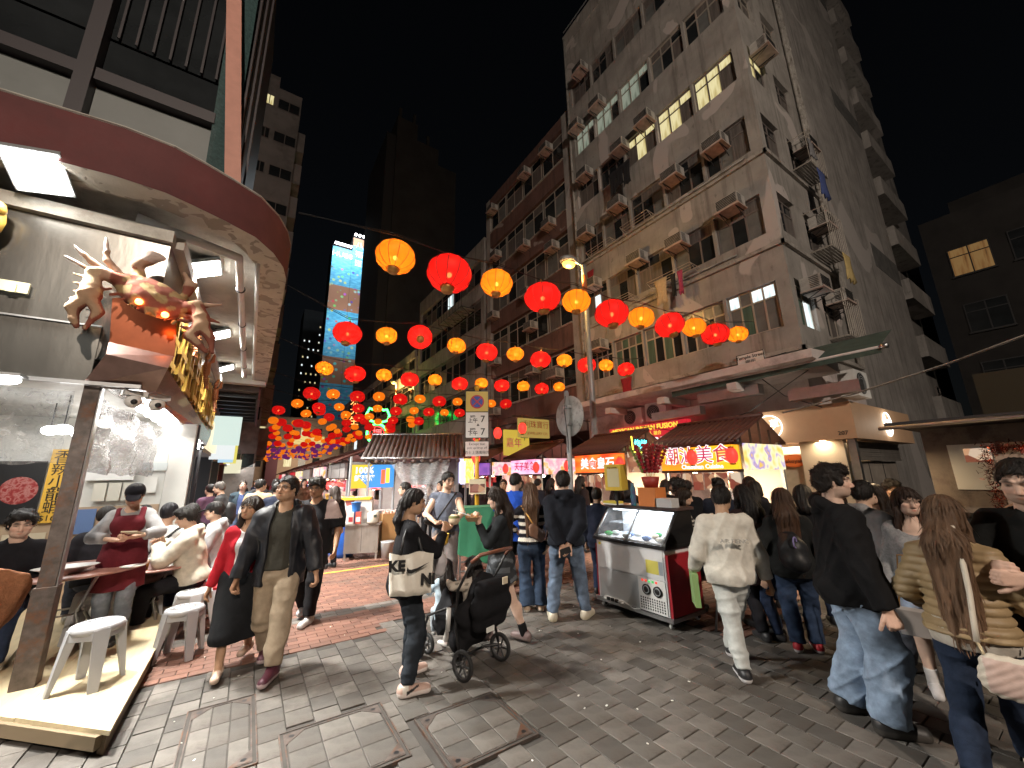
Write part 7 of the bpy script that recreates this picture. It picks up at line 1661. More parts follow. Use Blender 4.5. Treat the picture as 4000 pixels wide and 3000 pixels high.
ps = thing('power_strip','white power strip with black plugs lying on the freezer base rail','power strip',(4.165,3.98,.13)); one('bar',M_WHITE,ps,(-.02,.02,-.15,.15,0,.035))
for i in range(3): one('plug',M_BLACK,ps,(-.045,-.021,-.10+i*.07,-.06+i*.07,.005,.04))
m = MB(); m.tube([(-.03,-.1,.02),(-.05,-.22,.05),(-.03,-.36,.0),(-.02,-.45,.02)],.007,5); m.build('lead',M_WHITE,ps)
lm = MB(); lt_ = random.Random(9)
for i in range(46): x,y,a,z_ = lt_.uniform(-.3,4.4),lt_.uniform(2.0,6.5),lt_.uniform(0,6),lt_.uniform(.006,.014); lm.box((x,y,.006),(z_*1.6,z_,.004),a)
o = lm.build('litter',PAP[0]); o['kind'] = 'stuff'
tg = thing('candied_fruit_stand','red bucket of candied fruit skewers on an orange box','candied fruit',(4.55,3.52,1.32)); one('box',mat('orange_box',(.62,.20,.05),.6),tg,(-.11,.11,-.14,.14,0,.24)); m = MB(); m.lathe([(.09,.24),(.12,.38),(.0005,.385)],18); m.build('bucket',mat('dark_red_bucket',(.30,.03,.02),.5),tg)
M_HAW = mat('candied_hawthorn',(.30,.015,.02),.12,coat=1.,randvar=.3); M_GRAPE = mat('green_grape',(.30,.45,.08),.15,coat=1.); bl = MB(); bl.ball((0,0,0),.026,8,6); HW = bl.mesh('hawthorn',M_HAW); bl = MB(); bl.ball((0,0,0),.026,8,6); GR = bl.mesh('grape',M_GRAPE)
for i in range(19):
    a = 2.4*i; rr_ = .018*math.sqrt(i)*1.3; dx,dy = math.cos(a)*rr_,math.sin(a)*rr_; base = Vector((dx*.6,dy*.6,.36)); d = Vector((dx*2.2,dy*2.4,.5)).normalized(); m = MB(); m.tube([base,base+d*.50],.004,4); sk_ = m.build('skewer',mat('bamboo',(.5,.38,.2),.7) if i == 0 else bpy.data.materials['bamboo'],tg)
    for j in range(8): inst('candied_fruit',GR if i in (11,14) else HW,sk_,base+d*(.10+j*.05))
t = thing('yellow_notice_box','yellow box with printed food notice on the freezer','box',(4.30,3.95,1.32),R(20)); one('box',mat('yellow_card',(.62,.44,.05),.6),t,(-.02,.22,-.12,.12,.20,.56)); one('print',mat('pale_print',(.55,.5,.3),.6),t,(-.0225,-.0205,-.09,.08,.25,.50)); one('stand',M_DARK,t,(.05,.07,-.02,.02,0,.2)); text('Ingredient',.035,M_BLACK,t,(-.024,0,.515),SIDE,.001)
t = thing('flask','purple and teal metal water flask on the freezer','flask',(4.46,3.76,1.32)); m = MB(); m.lathe([(.036,0),(.038,.02),(.038,.22),(.022,.27),(.022,.30),(.0005,.30)],16); m.build('bottle',node_mat('teal_purple',lambda N,L,src: blobs([(.35,(.10,.03,.14)),(.6,(.02,.22,.25))],4)(N,L,src),.25),t)
t = thing('tissue_pack','yellow and white tissue pack lying on the freezer','tissue pack',(4.42,4.10,1.32),R(80)); one('pack',mat('tissue_yellow',(.66,.55,.06),.5),t,(-.14,.14,-.07,.07,0,.05)); one('band',PAP[0],t,(-.141,.141,-.071,.071,.0,.018))
t = thing('clear_tub','clear plastic food tub near the right end of the freezer','tub',(4.52,3.28,1.32)); one('tub',mat('milky_plastic',(.55,.55,.55),.3),t,(-.08,.08,-.12,.12,0,.11))
fs_ = thing('folding_stool','folded grey metal trestle leaning by the freezer end','trestle',(4.62,2.92,0)); m = MB()
for q in (0,.34): m.tube([(-.02,-.05+q*.0,.0),(.10+q*.1,-.10,.62)] if q == 0 else [(.26,-.12,0),(.06,-.05,.62)],.014,6)
m.tube([(.03,-.07,.25),(.19,-.10,.25)],.010,5); m.build('tube_frame',M_STEEL,fs_)

# ================================================================ far right: tinsel frame, dark stall
rt_ = thing('covered_stall','closed stall with taped white menus at the right edge','food stall',(6.2,.2,0),R(0)); one('panel',mat('taped_tarp',(.20,.165,.14),.8,var=.35,scale=3,dirt=(.10,.08,.07),dirts=3),rt_,(.6,.64,-2.6,1.05,1.25,2.2)); one('awning',mat('dark_awning',(.05,.045,.045),.8),rt_,(-.1,1.4,-2.7,1.2,2.22,2.26)); m = MB(); m.tube([(-.12,-2.7,2.24),(-.12,1.25,2.20)],.025,6); m.build('awning_rail',M_STEEL,rt_); one('back',M_DARK,rt_,(1.5,1.6,-2.7,1.2,0,2.2)); one('base',M_DARK,rt_,(.66,1.49,-2.6,1.0,0,1.2))
for i in range(3): one('taped_menu',[PAP[0],PAP[3],PAP[0]][i],rt_,(.59,.599,.50-i*.40,.86-i*.40,1.50+.03*i,2.0)); one('menu_photo',M_FOOD,rt_,(.585,.589,.54-i*.40,.74-i*.40,1.80,1.95))
sg2 = thing('dark_gold_sign','unlit dark gold signboard above the closed stall','sign',(8.6,-.6,2.55)); one('board',mat('dark_gold',(.03,.023,.010),.5),sg2,(0,.1,-2.2,1.5,-.28,.5)); 
for i,ch in enumerate('品味'): text(ch,.4,mat('silver_letter',(.5,.5,.5),.3,.8) if i == 0 else bpy.data.materials['silver_letter'],sg2,(-.01,.6-i*.9,.15),SIDE,.01)
tn = thing('tinsel_frame','menu board framed by red and gold tinsel','board',(5.35,.42,1.52),R(-75)); one('board',mat('menu_board',(.45,.33,.25),.5),tn,(-.15,.15,-.01,.01,-.33,.33)); m = MB(); tr_ = random.Random(12)
for i in range(2600):
    s_ = tr_.random()*4; k_ = int(s_); f_ = (s_-k_)*2-1; x,z = [(f_*.2,.38),(.2,f_*.38),(-f_*.2,-.38),(-.2,-f_*.38)][k_]; x += tr_.gauss(0,.02); z += tr_.gauss(0,.02); d = Vector((tr_.gauss(0,1),tr_.gauss(0,1),tr_.gauss(0,1))).normalized()*.034; e = Vector((tr_.gauss(0,1),tr_.gauss(0,1),tr_.gauss(0,1))).normalized()*.0035; c = Vector((x,-.02,z)); m.add([c-e,c+e,c+d+e*.3,c+d-e*.3],[(0,1,2,3)])
ti = m.build('tinsel',mat('red_gold_tinsel',(.50,.08,.03),.15,1.,randvar=.6),tn); ti['kind'] = 'stuff'; one('post',M_DARK,tn,(-.02,.02,.0105,.04,-1.5,-.2))
vc = thing('vendor_counter','small lit takeaway counter with menu stand','counter',(6.2,1.75,0),R(-15)); one('base',M_STW,vc,(0,.5,-.5,.5,0,1.0)); one('top',M_CREAM,vc,(-.05,.55,-.55,.55,1.001,1.04)); t = thing('menu_stand','small upright wooden menu stand on the takeaway counter','menu stand',(6.22,1.66,1.041),R(-15)); one('card',mat('menu_brown',(.35,.18,.08),.5),t,(0,.02,-.09,.09,0,.27)); lamp('counter_light','AREA',(.3,0,1.95),7,(1,.72,.42),.3,None,vc)

# ================================================================ pushchair
def stroller(loc,rz):
    t = thing('pushchair','black tandem pushchair with brown leather handle and two children','pushchair',loc,rz); M_BF = mat('black_fabric',(.014,.014,.016),.85,var=.2,bump=.3,bscale=150); M_TYRE = mat('tyre_rubber',(.02,.02,.02),.8); M_RIM = mat('wheel_rim',(.05,.05,.052),.4)
    def wheel(x,y,r):
        Mx = Matrix.Rotation(R(90),3,'Y'); m = MB(); pr_ = [(r-.022,-.012),(r-.004,-.016),(r,0),(r-.004,.016),(r-.022,.012),(r-.022,-.012)]; m.lathe(pr_,28,(x,y,r),Mx,False); w = m.build('wheel',M_TYRE,t); m = MB(); m.lathe([(r-.022,-.009),(r-.034,-.009),(r-.034,.009),(r-.022,.009)],28,(x,y,r),Mx,False)
        for k in range(6): a = math.pi/3*k; m.tube([(x,y,r),(x,y+(r-.03)*math.cos(a),r+(r-.03)*math.sin(a))],.009,5)
        m.lathe([(.02,-.018),(.02,.018)],12,(x,y,r),Mx); m.build('rim',M_RIM,w)
    for x in (-.25,.25): wheel(x,-.08,.125)
    for x in (-.20,-.08): wheel(x,.62,.095)
    m = MB()
    for q in (-1,1): m.tube([(q*.25,-.06,.16),(q*.25,.02,.40),(q*.24,.0,.72),(q*.24,-.18,.98)],.014,6); m.tube([(q*.24,.0,.60),(q*.22,.45,.42),(q*.15,.62,.16)],.014,6)
    m.tube([(-.25,-.06,.14),(-.22,.1,.1),(.22,.1,.1),(.25,-.06,.14)],.012,6); m.build('frame',M_BLACK,t)
    m = MB(); m.tube([(-.24,-.18,.98),(-.22,-.27,1.05),(0,-.30,1.06),(.22,-.27,1.05),(.24,-.18,.98)],.017,8); m.build('handle',mat('brown_leather',(.16,.06,.035),.45),t)
    s = SDF((-.34,-.34,.1),(.34,.75,1.05),.014); s.cone((-.17,-.02,.50),(.17,-.02,.50),.10,.10,.05); s.cone((0,.0,.40),(0,-.10,.66),.20,.18,.06,.5); s.cone((0,.05,.44),(0,.30,.42),.20,.19,.04); s.cone((0,.30,.42),(0,.50,.30),.17,.10,.04); s.cone((0,.38,.36),(0,.33,.58),.17,.14,.05,.4); s.ell((0,.13,.64),(.17,.15,.22),.02,carve=True); s.ell((0,.50,.6),(.15,.12,.22),.02,carve=True); s.cone((-.12,.1,.24),(.12,.35,.22),.10,.10,.05)
    s.fn(wob(.008,30,4)); V,F = s.mesh(); inst('seat',np_mesh('seat',[(V,F,(.014,.014,.016))],CLOTH),t)
    s = SDF((-.32,-.42,.3),(.32,.12,.95),.014); s.cone((-.16,-.20,.58),(.16,-.20,.58),.09,.09,.08); s.cone((-.15,-.22,.74),(.15,-.22,.74),.07,.07,.08); s.cone((-.14,-.17,.44),(.14,-.17,.44),.07,.07,.08); s.fn(wob(.004,40,7)); V,F = s.mesh(); inst('storage_bag',np_mesh('bag',[(V,F,(.012,.012,.014))],CLOTH),t)
    one('white_tag',PAP[3],t,(.03,.10,-.322,-.312,.76,.82)); one('white_tag',PAP[0],t,(-.16,-.06,-.292,-.284,.40,.44)); m = MB(); m.tube([(-.25,.12,.36),(-.26,.1,.56)],.022,8); m.build('cup_holder_tube',M_WHITE,t)
stroller((1.97,3.68,0),R(17))
# ================================================================ the crowd
BLK = (.012,.012,.014); DKB = (.02,.03,.06); JEAN = (.045,.07,.12); LJEAN = (.26,.33,.44); WHT = (.62,.60,.55); GRY = (.26,.26,.27); KH = (.36,.29,.21)
BRN = (.035,.018,.011); DBR = (.02,.012,.008)
SNK = dict(col=(.50,.49,.46),sole=(.70,.68,.64),big=1.08); BSH = dict(col=(.02,.02,.022),sole=(.03,.03,.03))
def T(**k): return k
def world(Pj,loc,yaw,p): return Vector(loc)+Matrix.Rotation(R(yaw),3,'Z') @ Vector(p)
J = {}
def who(key,*a,**k):
    P,j = person(*a,**k); loc = Vector((a[1][0],a[1][1],a[1][2] if len(a[1]) > 2 else 0)); M = Matrix.Translation(loc) @ Matrix.Rotation(R(a[2]),4,'Z'); J[key] = (j,M); return P
def at(key,name,off=(0,0,0)):
    j,M = J[key]; n,i = (name[:-1],int(name[-1])) if name[-1].isdigit() else (name,None); p = j[n][i] if i is not None else j[n]; return M @ (Vector(p)+Vector(off)*j['H'])

# ---- walking couple and the man behind them
who('khaki','man in open black padded jacket, olive polo and khaki trousers walking towards the camera',(0.351,4.835),163,H=1.78,skin='tan',hair='short',glasses=True,seed=3,
    top=[T(kind='polo_shirt',col=(.045,.043,.035),inf=.010,hem=.0,neck=.045),T(kind='jacket',col=(.011,.012,.016),inf=.042,mat=NYLON,open=.075,hem=-.085,hood=True,fold=.006,neck=.062)],
    bottom=T(col=KH,mat=CLOTH,w=1.22,fold=.005),shoes=T(col=(.07,.015,.028),sole=(.45,.36,.36),big=1.1),feet=((.055,-.13,.02),(-.05,.15,0)),toes=(6,-8),hands=((.19,.04,.47),(-.2,.06,.48)),elbows=((.9,-.8,0),(-.9,-.8,0)),head=(-22,4,0),hh=.0045,h=.010,hc=(.7,.7))
def redjac(V,c):
    c[:] = (.012,.012,.012); return c
who('redw','woman in open red cardigan and long black skirt beside the khaki man',(0.06,5.101),166,H=1.575,fem=True,skin='tan',hair='mid',haircol=DBR,seed=4,top=[T(kind='blouse',col=(.60,.60,.62),inf=.010,hem=.03,neck=.055,sleeve=0.),T(kind='cardigan',col=(.42,.018,.03),inf=.020,open=.062,hem=-.05,neck=.06)],
    bottom=T(kind='skirt',len=.33,r=.135,col=(.013,.014,.016),mat=CLOTH,waist=.09),shoes=T(col=(.62,.46,.36),sole=(.5,.38,.3),high=False),feet=((.03,.16,0),(-.04,-.14,.035)),hands=((.17,.02,.47),(-.19,.10,.56)),head=(-18,2,0),hh=.0045)
who('btee','man in black and white short sleeved tee looking down behind the couple',(0.814,6.135),152,H=1.77,skin='brown',hair='wavy',glasses=True,build=1.14,seed=5,top=T(kind='t_shirt',col=(.014,.014,.016),inf=.024,sleeve=.5,hem=-.06,neck=.055,colf=lambda V,c: np.where(((V[:,0] < -.09) & (V[:,2] > .70))[:,None],np.array([[.55,.45,.43]],np.float32),c)),
    bottom=T(col=(.018,.018,.02),mat=CLOTH,w=1.2),shoes=T(col=(.55,.55,.55),sole=(.65,.65,.65)),feet=((.07,-.10,.02),(-.05,.10,0)),hands=((.18,.0,.47),(-.19,.08,.50)),head=(0,-14,0))
# ---- eating group
who('tote','woman all in black with low ponytail eating from a yellow cup with a skewer',(1.30,3.76),-96,H=1.64,fem=True,skin='tan',hair='pony',haircol=(.010,.008,.008),build=1.04,seed=6,top=T(kind='top',col=(.010,.010,.012),inf=.018,hem=-.06,cuff=.1,sleeve=.93,neck=.06),bottom=T(col=(.022,.027,.034),w=1.06,fold=.005),shoes=T(col=(.52,.36,.30),sole=(.74,.66,.62),tick=1,big=1.12),
    feet=((.10,.0,0),(-.10,.05,0)),toes=(-6,14),hands=((.03,.20,.765),(-.07,.17,.70)),elbows=((.7,-.3,-1),(-.7,-.2,-1)),head=(-8,-10,0),hc=(1.0,1.0),palms=((-1,.2,.2),(1,0,.3)),hh=.0045,h=.010)
who('sleeveless','young man in slate blue sleeveless shirt holding a coconut',(2.718,6.115),146,H=1.827,hair='short',seed=7,top=T(kind='sleeveless_shirt',col=(.12,.135,.175),inf=.018,sleeve=.03,hem=-.06,neck=.05,colf=lambda V,c: c*np.where(V[:,2] < .62,.75,1.)[:,None]),bottom=T(col=(.17,.15,.145),mat=CLOTH,w=1.25),shoes=SNK,
    hands=((.06,.20,.60),(-.10,.22,.585)),elbows=((1,-.3,-.3),(-1,-.3,-.3)),head=(38,-14,0),hc=(.6,.7),palms=((-.3,.2,1),(.2,.2,1)))
who('shorts','woman in black long sleeved top and patterned running shorts holding a tray of noodles',(2.486,4.057),62,H=1.607,fem=True,skin='pale',hair='xlong',haircol=DBR,seed=8,top=T(kind='top',col=(.016,.018,.02),inf=.013,hem=-.02,neck=.05),bottom=T(kind='shorts',end=.52,w=1.3,col=(.055,.06,.066),mat=CLOTH,colf=lambda V,c: c*np.where(np.sin(V[:,0]*90+2*np.sin(V[:,2]*70))+np.sin(V[:,2]*110) > .5,2.,.7)[:,None]),shoes=T(col=(.17,.12,.115),sole=(.22,.17,.16),sock=(.012,.012,.013)),
    feet=((.06,.10,0),(-.04,-.16,0)),toes=(20,-40),hands=((.02,.165,.765),(-.05,.15,.76)),elbows=((.4,-.2,-1),(-.4,-.2,-1)),head=(4,-12,0),hc=(.35,.35),palms=((-.2,0,1),(.2,0,1)),hh=.0045)
who('bluem','man in royal blue tee and black shorts with black backpack strap seen from behind',(3.80,5.72),-42,H=1.78,skin='light',hair='short',seed=9,top=T(kind='t_shirt',col=(.018,.07,.40),inf=.03,sleeve=.5,hem=-.10,fold=.006),bottom=T(kind='shorts',end=.9,w=1.35,col=(.018,.018,.02),mat=CLOTH),shoes=T(col=(.55,.48,.38),sole=(.6,.52,.42)),hands=((.12,.14,.60),(-.14,.14,.6)),head=(-30,-8,0))
def stripes(V,c):
    z = V[:,2]; m = (np.sin(z*2*math.pi/.060) > 0) & (z < .74) & (z > .53); c[m] = (.62,.58,.50); c[z <= .53] = (.018,.020,.03); return c
who('stripe','woman in black and cream striped jumper and flared jeans with long brown hair',(3.352,4.649),-30,H=1.633,fem=True,hair='xlong',haircol=(.085,.048,.028),seed=10,top=T(kind='jumper',col=(.014,.014,.018),inf=.018,hem=.02,mat=KNIT,colf=stripes),bottom=T(col=(.032,.05,.085),w=1.12,flare=.020,end=1.03,fold=.004),shoes=T(col=(.45,.33,.24),sole=(.55,.5,.42)),
    hands=((.13,-.05,.505),(-.12,.12,.6)),elbows=((1,-.6,0),(-1,0,-.3)),head=(20,-4,0),hh=.005)
who('navy','man in navy hooded sweatshirt and faded jeans with hands clasped behind his back',(3.515,4.122),-40,H=1.79,hair='short',haircol=(.013,.010,.008),build=1.06,seed=11,top=T(kind='hoodie',col=(.013,.015,.021),inf=.034,hem=-.015,hood=True,neck=.06),bottom=T(col=(.115,.155,.22),w=1.14,fold=.006),shoes=T(col=(.55,.50,.40),sole=(.55,.49,.36),big=1.18),
    feet=((.115,.03,0),(-.115,-.02,0)),toes=(-28,10),hands=((.025,-.125,.515),(-.03,-.125,.50)),elbows=((1,-.5,.2),(-1,-.5,.2)),hc=(.8,.8),palms=((0,-1,0),(0,-1,0)),head=(0,-4,0))
who('oldm','older man in dark blue jacket between the navy hoodie man and the freezer',(4.637,4.634),-60,H=1.528,hair='short',haircol=(.02,.018,.017),skin='tan',seed=12,top=T(kind='jacket',col=(.016,.02,.036),inf=.03,hem=-.08,neck=.045),bottom=T(col=DKB,mat=CLOTH),shoes=BSH,hh=.007)
who('w20','woman in dark jacket leaning at the stall left of the yellow box',(5.11,4.664),-75,H=1.46,fem=True,hair='bob',skin='tan',lean=8,seed=13,top=T(kind='jacket',col=(.012,.013,.017),inf=.026,hem=-.05),bottom=T(col=BLK,mat=CLOTH),shoes=BSH,hands=((.1,.2,.62),(-.1,.2,.62)),hh=.007)
who('beard','man with bushy dark hair and beard beside the candied fruit',(5.801,3.976),35,H=1.63,hair='curly',beard=.9,skin='tan',seed=14,top=T(kind='sweater',col=(.03,.016,.012),inf=.03),bottom=T(col=BLK,mat=CLOTH),shoes=BSH,hh=.007)
who('curls','woman with wavy brown hair and striped top behind the freezer end',(5.10,3.45),-155,H=1.52,fem=True,hair='mid',haircol=DBR,seed=15,top=T(kind='top',col=(.03,.03,.033),inf=.015,colf=lambda V,c: np.where((np.sin(V[:,2]*2*math.pi/.03) > .2)[:,None],np.array([[.4,.38,.34]],np.float32),c)),bottom=T(col=BLK,mat=CLOTH),shoes=BSH,hh=.007,hands=((.1,.18,.66),(-.1,.2,.64)),head=(0,-12,0))
who('bun','dark haired woman with hair up standing at the Chaoshan counter',(5.85,3.35),-70,H=1.66,fem=True,hair='bun',seed=16,top=T(kind='top',col=(.02,.025,.04),inf=.018),bottom=T(col=DKB),shoes=BSH,hh=.007,head=(-20,-15,0))
# ---- right hand group
who('white','man in loose white sweatshirt and pale trousers walking away with a green bag',(3.897,2.216),-48,H=1.611,hair='short',seed=17,skin='tan',top=T(kind='sweatshirt',col=(.60,.575,.51),inf=.046,hem=-.045,neck=.055,fold=.006,cuff=.3),bottom=T(col=(.50,.52,.50),w=1.08,mat=CLOTH,fold=.006),shoes=T(col=(.016,.016,.018),sole=(.68,.66,.66),big=1.1,tilt=(0,0)),
    feet=((-.02,.16,.02),(-.02,-.10,0)),toes=(-6,6),hands=((.20,.02,.465),(-.18,.10,.50)),head=(-28,-14,0),hh=.0045,h=.010,hc=(.7,.7))
who('dark1','woman in dark maroon coat with black hair reaching over the freezer',(4.877,2.475),-20,H=1.589,fem=True,hair='mid',haircol=(.009,.008,.008),seed=18,build=1.12,top=T(kind='coat',col=(.022,.012,.013),inf=.035,hem=-.16,fold=.006),bottom=T(col=(.012,.012,.015),mat=CLOTH),shoes=BSH,hands=((.1,.2,.62),(-.16,.24,.73)),elbows=((.6,-.4,-.6),(-.9,-.2,-.4)),head=(-25,-22,0),feet=((.06,.12,0),(-.06,-.06,0)))
who('teen','short haired teenager in dark grey sweater looking down in the crowd',(4.941,2.359),25,H=1.372,hair='fringe',haircol=(.012,.010,.009),seed=19,top=T(kind='sweater',col=(.035,.036,.036),inf=.03),bottom=T(col=DKB),shoes=BSH,head=(20,-22,0),hh=.006)
who('backpack','woman with long brown hair, black jacket and small black backpack seen from behind',(4.82,2.06),-62,H=1.55,fem=True,hair='xlong',haircol=(.05,.026,.015),hairoff=.05,seed=20,build=1.05,top=T(kind='jacket',col=(.016,.017,.017),inf=.032,hem=-.06),bottom=T(col=(.028,.045,.085),w=1.15),shoes=T(col=(.42,.02,.03),sole=(.6,.55,.55)),feet=((.06,.02,0),(-.05,-.02,0)),hands=((.14,.12,.58),(-.14,.12,.58)))
who('hoodie','tall young man in black hoodie and wide light blue jeans in profile',(3.873,1.291),-146,H=1.773,hair='wavy',haircol=(.014,.010,.008),beard=.35,skin='pale',build=1.08,seed=21,top=T(kind='hoodie',col=(.010,.010,.011),inf=.044,hem=-.055,hood=True,neck=.06,fold=.007),bottom=T(col=(.235,.31,.42),w=1.50,flare=.012,end=.98,fold=.008),shoes=T(col=(.022,.021,.021),sole=(.05,.045,.04),big=1.28),
    feet=((.06,.02,0),(-.08,-.06,0)),toes=(4,14),hands=((.19,.05,.46),(-.18,.08,.47)),elbows=((.4,-1,0),(-.4,-1,0)),head=(-14,0,0),hc=(1.1,1.1),hh=.0042,h=.0095)
who('grey','man in light grey hooded sweatshirt half hidden behind the black hoodie man',(5.094,1.455),-125,H=1.628,hair='short',seed=22,top=T(kind='hoodie',col=(.27,.27,.275),inf=.036,hem=-.05,hood=True),bottom=T(col=(.12,.13,.16),w=1.3),shoes=T(col=(.5,.47,.45),sole=(.6,.58,.55)),head=(20,-8,0))
who('wm','woman in black with tied dark hair left of the black hoodie man',(5.838,2.253),-60,H=1.553,fem=True,hair='bob',seed=23,top=T(kind='jacket',col=(.012,.012,.014),inf=.03,hem=-.05),bottom=T(col=DKB),shoes=BSH,head=(-45,0,0),hh=.007)
who('grey2','woman with brown hair behind the grey hooded man',(6.1,1.62),60,H=1.56,fem=True,hair='mid',haircol=DBR,seed=24,top=T(kind='coat',col=(.02,.016,.015),inf=.03,hem=-.15),bottom=T(col=BLK,mat=CLOTH),shoes=BSH,hh=.007)
who('vendor','vendor in black tee behind the takeaway counter facing the street',(7.055,1.7),108,H=1.599,hair='wavy',seed=25,top=T(kind='t_shirt',col=(.012,.012,.014),inf=.022,sleeve=.5),bottom=T(col=BLK,mat=CLOTH),shoes=BSH,head=(10,-14,0),hands=((.12,.2,.66),(-.12,.2,.66)),hh=.006)
who('offs','woman in grey off shoulder jumper and denim skirt looking aside',(4.873,1.096),98,H=1.566,fem=True,skin='pale',hair='mid',haircol=(.03,.017,.012),seed=26,top=T(kind='jumper',col=(.30,.30,.305),inf=.018,hem=-.0,neck=.088,mat=KNIT,bare=False),bottom=T(kind='skirt',len=.15,r=.118,col=(.20,.25,.33)),shoes=T(col=(.62,.60,.60),sole=(.64,.62,.62),sock=(.6,.58,.57)),feet=((.05,.05,0),(-.05,-.06,0)),hands=((.15,.02,.47),(-.14,.08,.5)),head=(26,-3,0),hh=.0045,h=.010)
who('puffer','woman with long brown hair in gold quilted jacket cropped at the lower right corner',(3.716,0.681),-88,H=1.56,fem=True,hair='xlong',haircol=(.10,.058,.034),hairoff=.05,seed=27,build=1.0,top=[T(kind='undershirt',col=(.5,.46,.4),inf=.02,hem=-.045),T(kind='quilted_jacket',col=(.33,.235,.125),inf=.028,hem=.0,mat=NYLON,quilt=(.047,.014),neck=.05)],bottom=T(col=(.020,.030,.055),w=1.06,flare=.004,fold=.005),shoes=T(col=(.5,.45,.35),sole=(.6,.5,.35)),feet=((.05,.18,0),(-.06,-.13,.02)),hands=((.12,.17,.60),(-.15,.14,.56)),elbows=((.5,-1,-.2),(-.5,-1,-.2)),head=(-15,-4,0),hh=.0045,h=.0095)
who('bend','man in dark jacket with short hair stooping towards the right, face turned down',(4.62,.60),-160,H=1.70,skin='tan',hair='short',haircol=(.014,.012,.011),seed=28,lean=16,top=T(kind='jacket',col=(.018,.02,.028),inf=.032,hem=-.06),bottom=T(col=BLK,mat=CLOTH),shoes=BSH,head=(-12,-30,0),hands=((.12,.22,.60),(-.1,.2,.60)),hc=(.6,.6))
who('blackr','man in black shirt cropped by the right edge, looking down at his hands',(3.974,0.341),70,H=1.79,skin='pale',hair='short',haircol=(.013,.011,.010),seed=29,beard=.3,top=T(kind='shirt',col=(.011,.012,.012),inf=.03,sleeve=.72,hem=-.08,neck=.045),bottom=T(col=BLK,mat=CLOTH),shoes=BSH,hands=((.04,.19,.66),(-.04,.2,.64)),elbows=((1,-.3,-.6),(-1,-.3,-.6)),head=(15,-18,0),hc=(.8,.8))
# ---- behind the eating group and at the stalls
who('p37','man in dark shirt behind the ponytail woman by the draped stall',(2.40,7.2),70,H=1.66,hair='short',seed=30,top=T(kind='shirt',col=(.015,.015,.02),inf=.026),bottom=T(col=BLK,mat=CLOTH),shoes=BSH,hh=.008,h=.014)
who('vend2','grey haired man in black jacket at the lit counter right of the yellow pole',(4.692,7.816),50,H=1.528,hair='short',haircol=(.09,.09,.09),skin='tan',seed=31,top=T(kind='jacket',col=(.015,.016,.02),inf=.032,hem=-.06),bottom=T(col=BLK,mat=CLOTH),shoes=BSH,head=(10,-18,0),hh=.008,h=.014)
who('face','man facing the camera between the noodle woman and the blue shirt man',(5.0,8.0),140,H=1.66,hair='short',skin='tan',seed=32,top=T(kind='shirt',col=(.02,.02,.024),inf=.026),bottom=T(col=BLK,mat=CLOTH),shoes=BSH,hh=.008,h=.014)
who('inner','stallholder in orange apron under the pink and white sign',(7.9,8.6),120,H=1.62,hair='bob',fem=True,seed=33,top=T(kind='shirt',col=(.5,.12,.03),inf=.024),bottom=T(col=BLK,mat=CLOTH),shoes=BSH,hh=.009,h=.016)
who('inner2','stallholder in black cap inside the Chaoshan stall',(8.4,4.6),110,H=1.66,hair='short',seed=34,hat=dict(col=BLK),top=T(kind='shirt',col=(.04,.04,.05),inf=.024),bottom=T(col=BLK,mat=CLOTH),shoes=BSH,hh=.008,h=.014)
who('drape','woman in dark clothes under the clear plastic drape',(4.0,10.1),150,H=1.58,fem=True,hair='bob',seed=35,top=T(kind='shirt',col=(.04,.025,.03),inf=.024),bottom=T(col=BLK,mat=CLOTH),shoes=BSH,hh=.009,h=.016)
# ---- restaurant
who('apron','restaurant worker in black cap and grey sweater with maroon apron writing an order',(-1.057,6.154,0.15),182,H=1.60,fem=True,hair='short',hat=dict(col=(.012,.012,.016)),seed=36,top=T(kind='sweater',col=(.31,.31,.315),inf=.025,hem=-.06,sleeve=.8),bottom=T(col=(.14,.16,.19),w=1.05),shoes=T(col=(.02,.02,.02),sole=(.03,.03,.03)),feet=((.05,.0,0),(-.05,.05,0)),hands=((.03,.20,.645),(-.055,.19,.655)),elbows=((1,-.2,-.3),(-1,-.2,-.3)),head=(4,-22,0),hc=(.9,.6),palms=((-.4,.2,.8),(.4,0,1)),hh=.0045)
SIT = dict(feet=((.07,.24,0),(-.07,.24,0)))
who('sitw','young man in cream jacket seated looking at his phone',(-0.484,6.742,0.0),84,H=1.76,hip=.325,hair='fringe',seed=37,top=T(kind='jacket',col=(.60,.56,.46),inf=.040,hem=-.03,hood=True,fold=.004,neck=.055),bottom=T(col=(.015,.015,.018),mat=CLOTH),shoes=SNK,hands=((.02,.20,.58),(-.03,.21,.57)),elbows=((.8,-.2,-1),(-.8,-.2,-1)),head=(0,-8,0),lean=8,hc=(.7,.7),palms=((-1,0,.3),(1,0,.3)),**SIT)
who('sitg','man with black cap, glasses and pale grey hoodie seated behind the cream jacket',(-0.295,7.445,0.0),86,H=1.76,hip=.33,hair='short',hat=dict(col=(.012,.012,.013)),glasses=True,seed=38,top=T(kind='hoodie',col=(.40,.41,.42),inf=.036,hem=-.03,hood=True),bottom=T(col=DKB),shoes=SNK,hands=((.1,.22,.46),(-.1,.22,.46)),lean=5,hh=.006,**SIT)
who('sitb','diner in white tee with black strap seen from behind',(-.86,7.15,.15),-20,H=1.68,hip=.29,hair='short',haircol=(.012,.012,.016),seed=39,top=T(kind='t_shirt',col=(.55,.55,.56),inf=.024,sleeve=.5,hem=-.03,colf=lambda V,c: np.where((np.abs((V[:,2]-.48)-(V[:,0])*1.1) < .016)[:,None],np.array([[.015,.015,.015]],np.float32),c)),bottom=T(col=DKB),shoes=SNK,hands=((.1,.2,.45),(-.1,.2,.45)),hh=.007,**SIT)
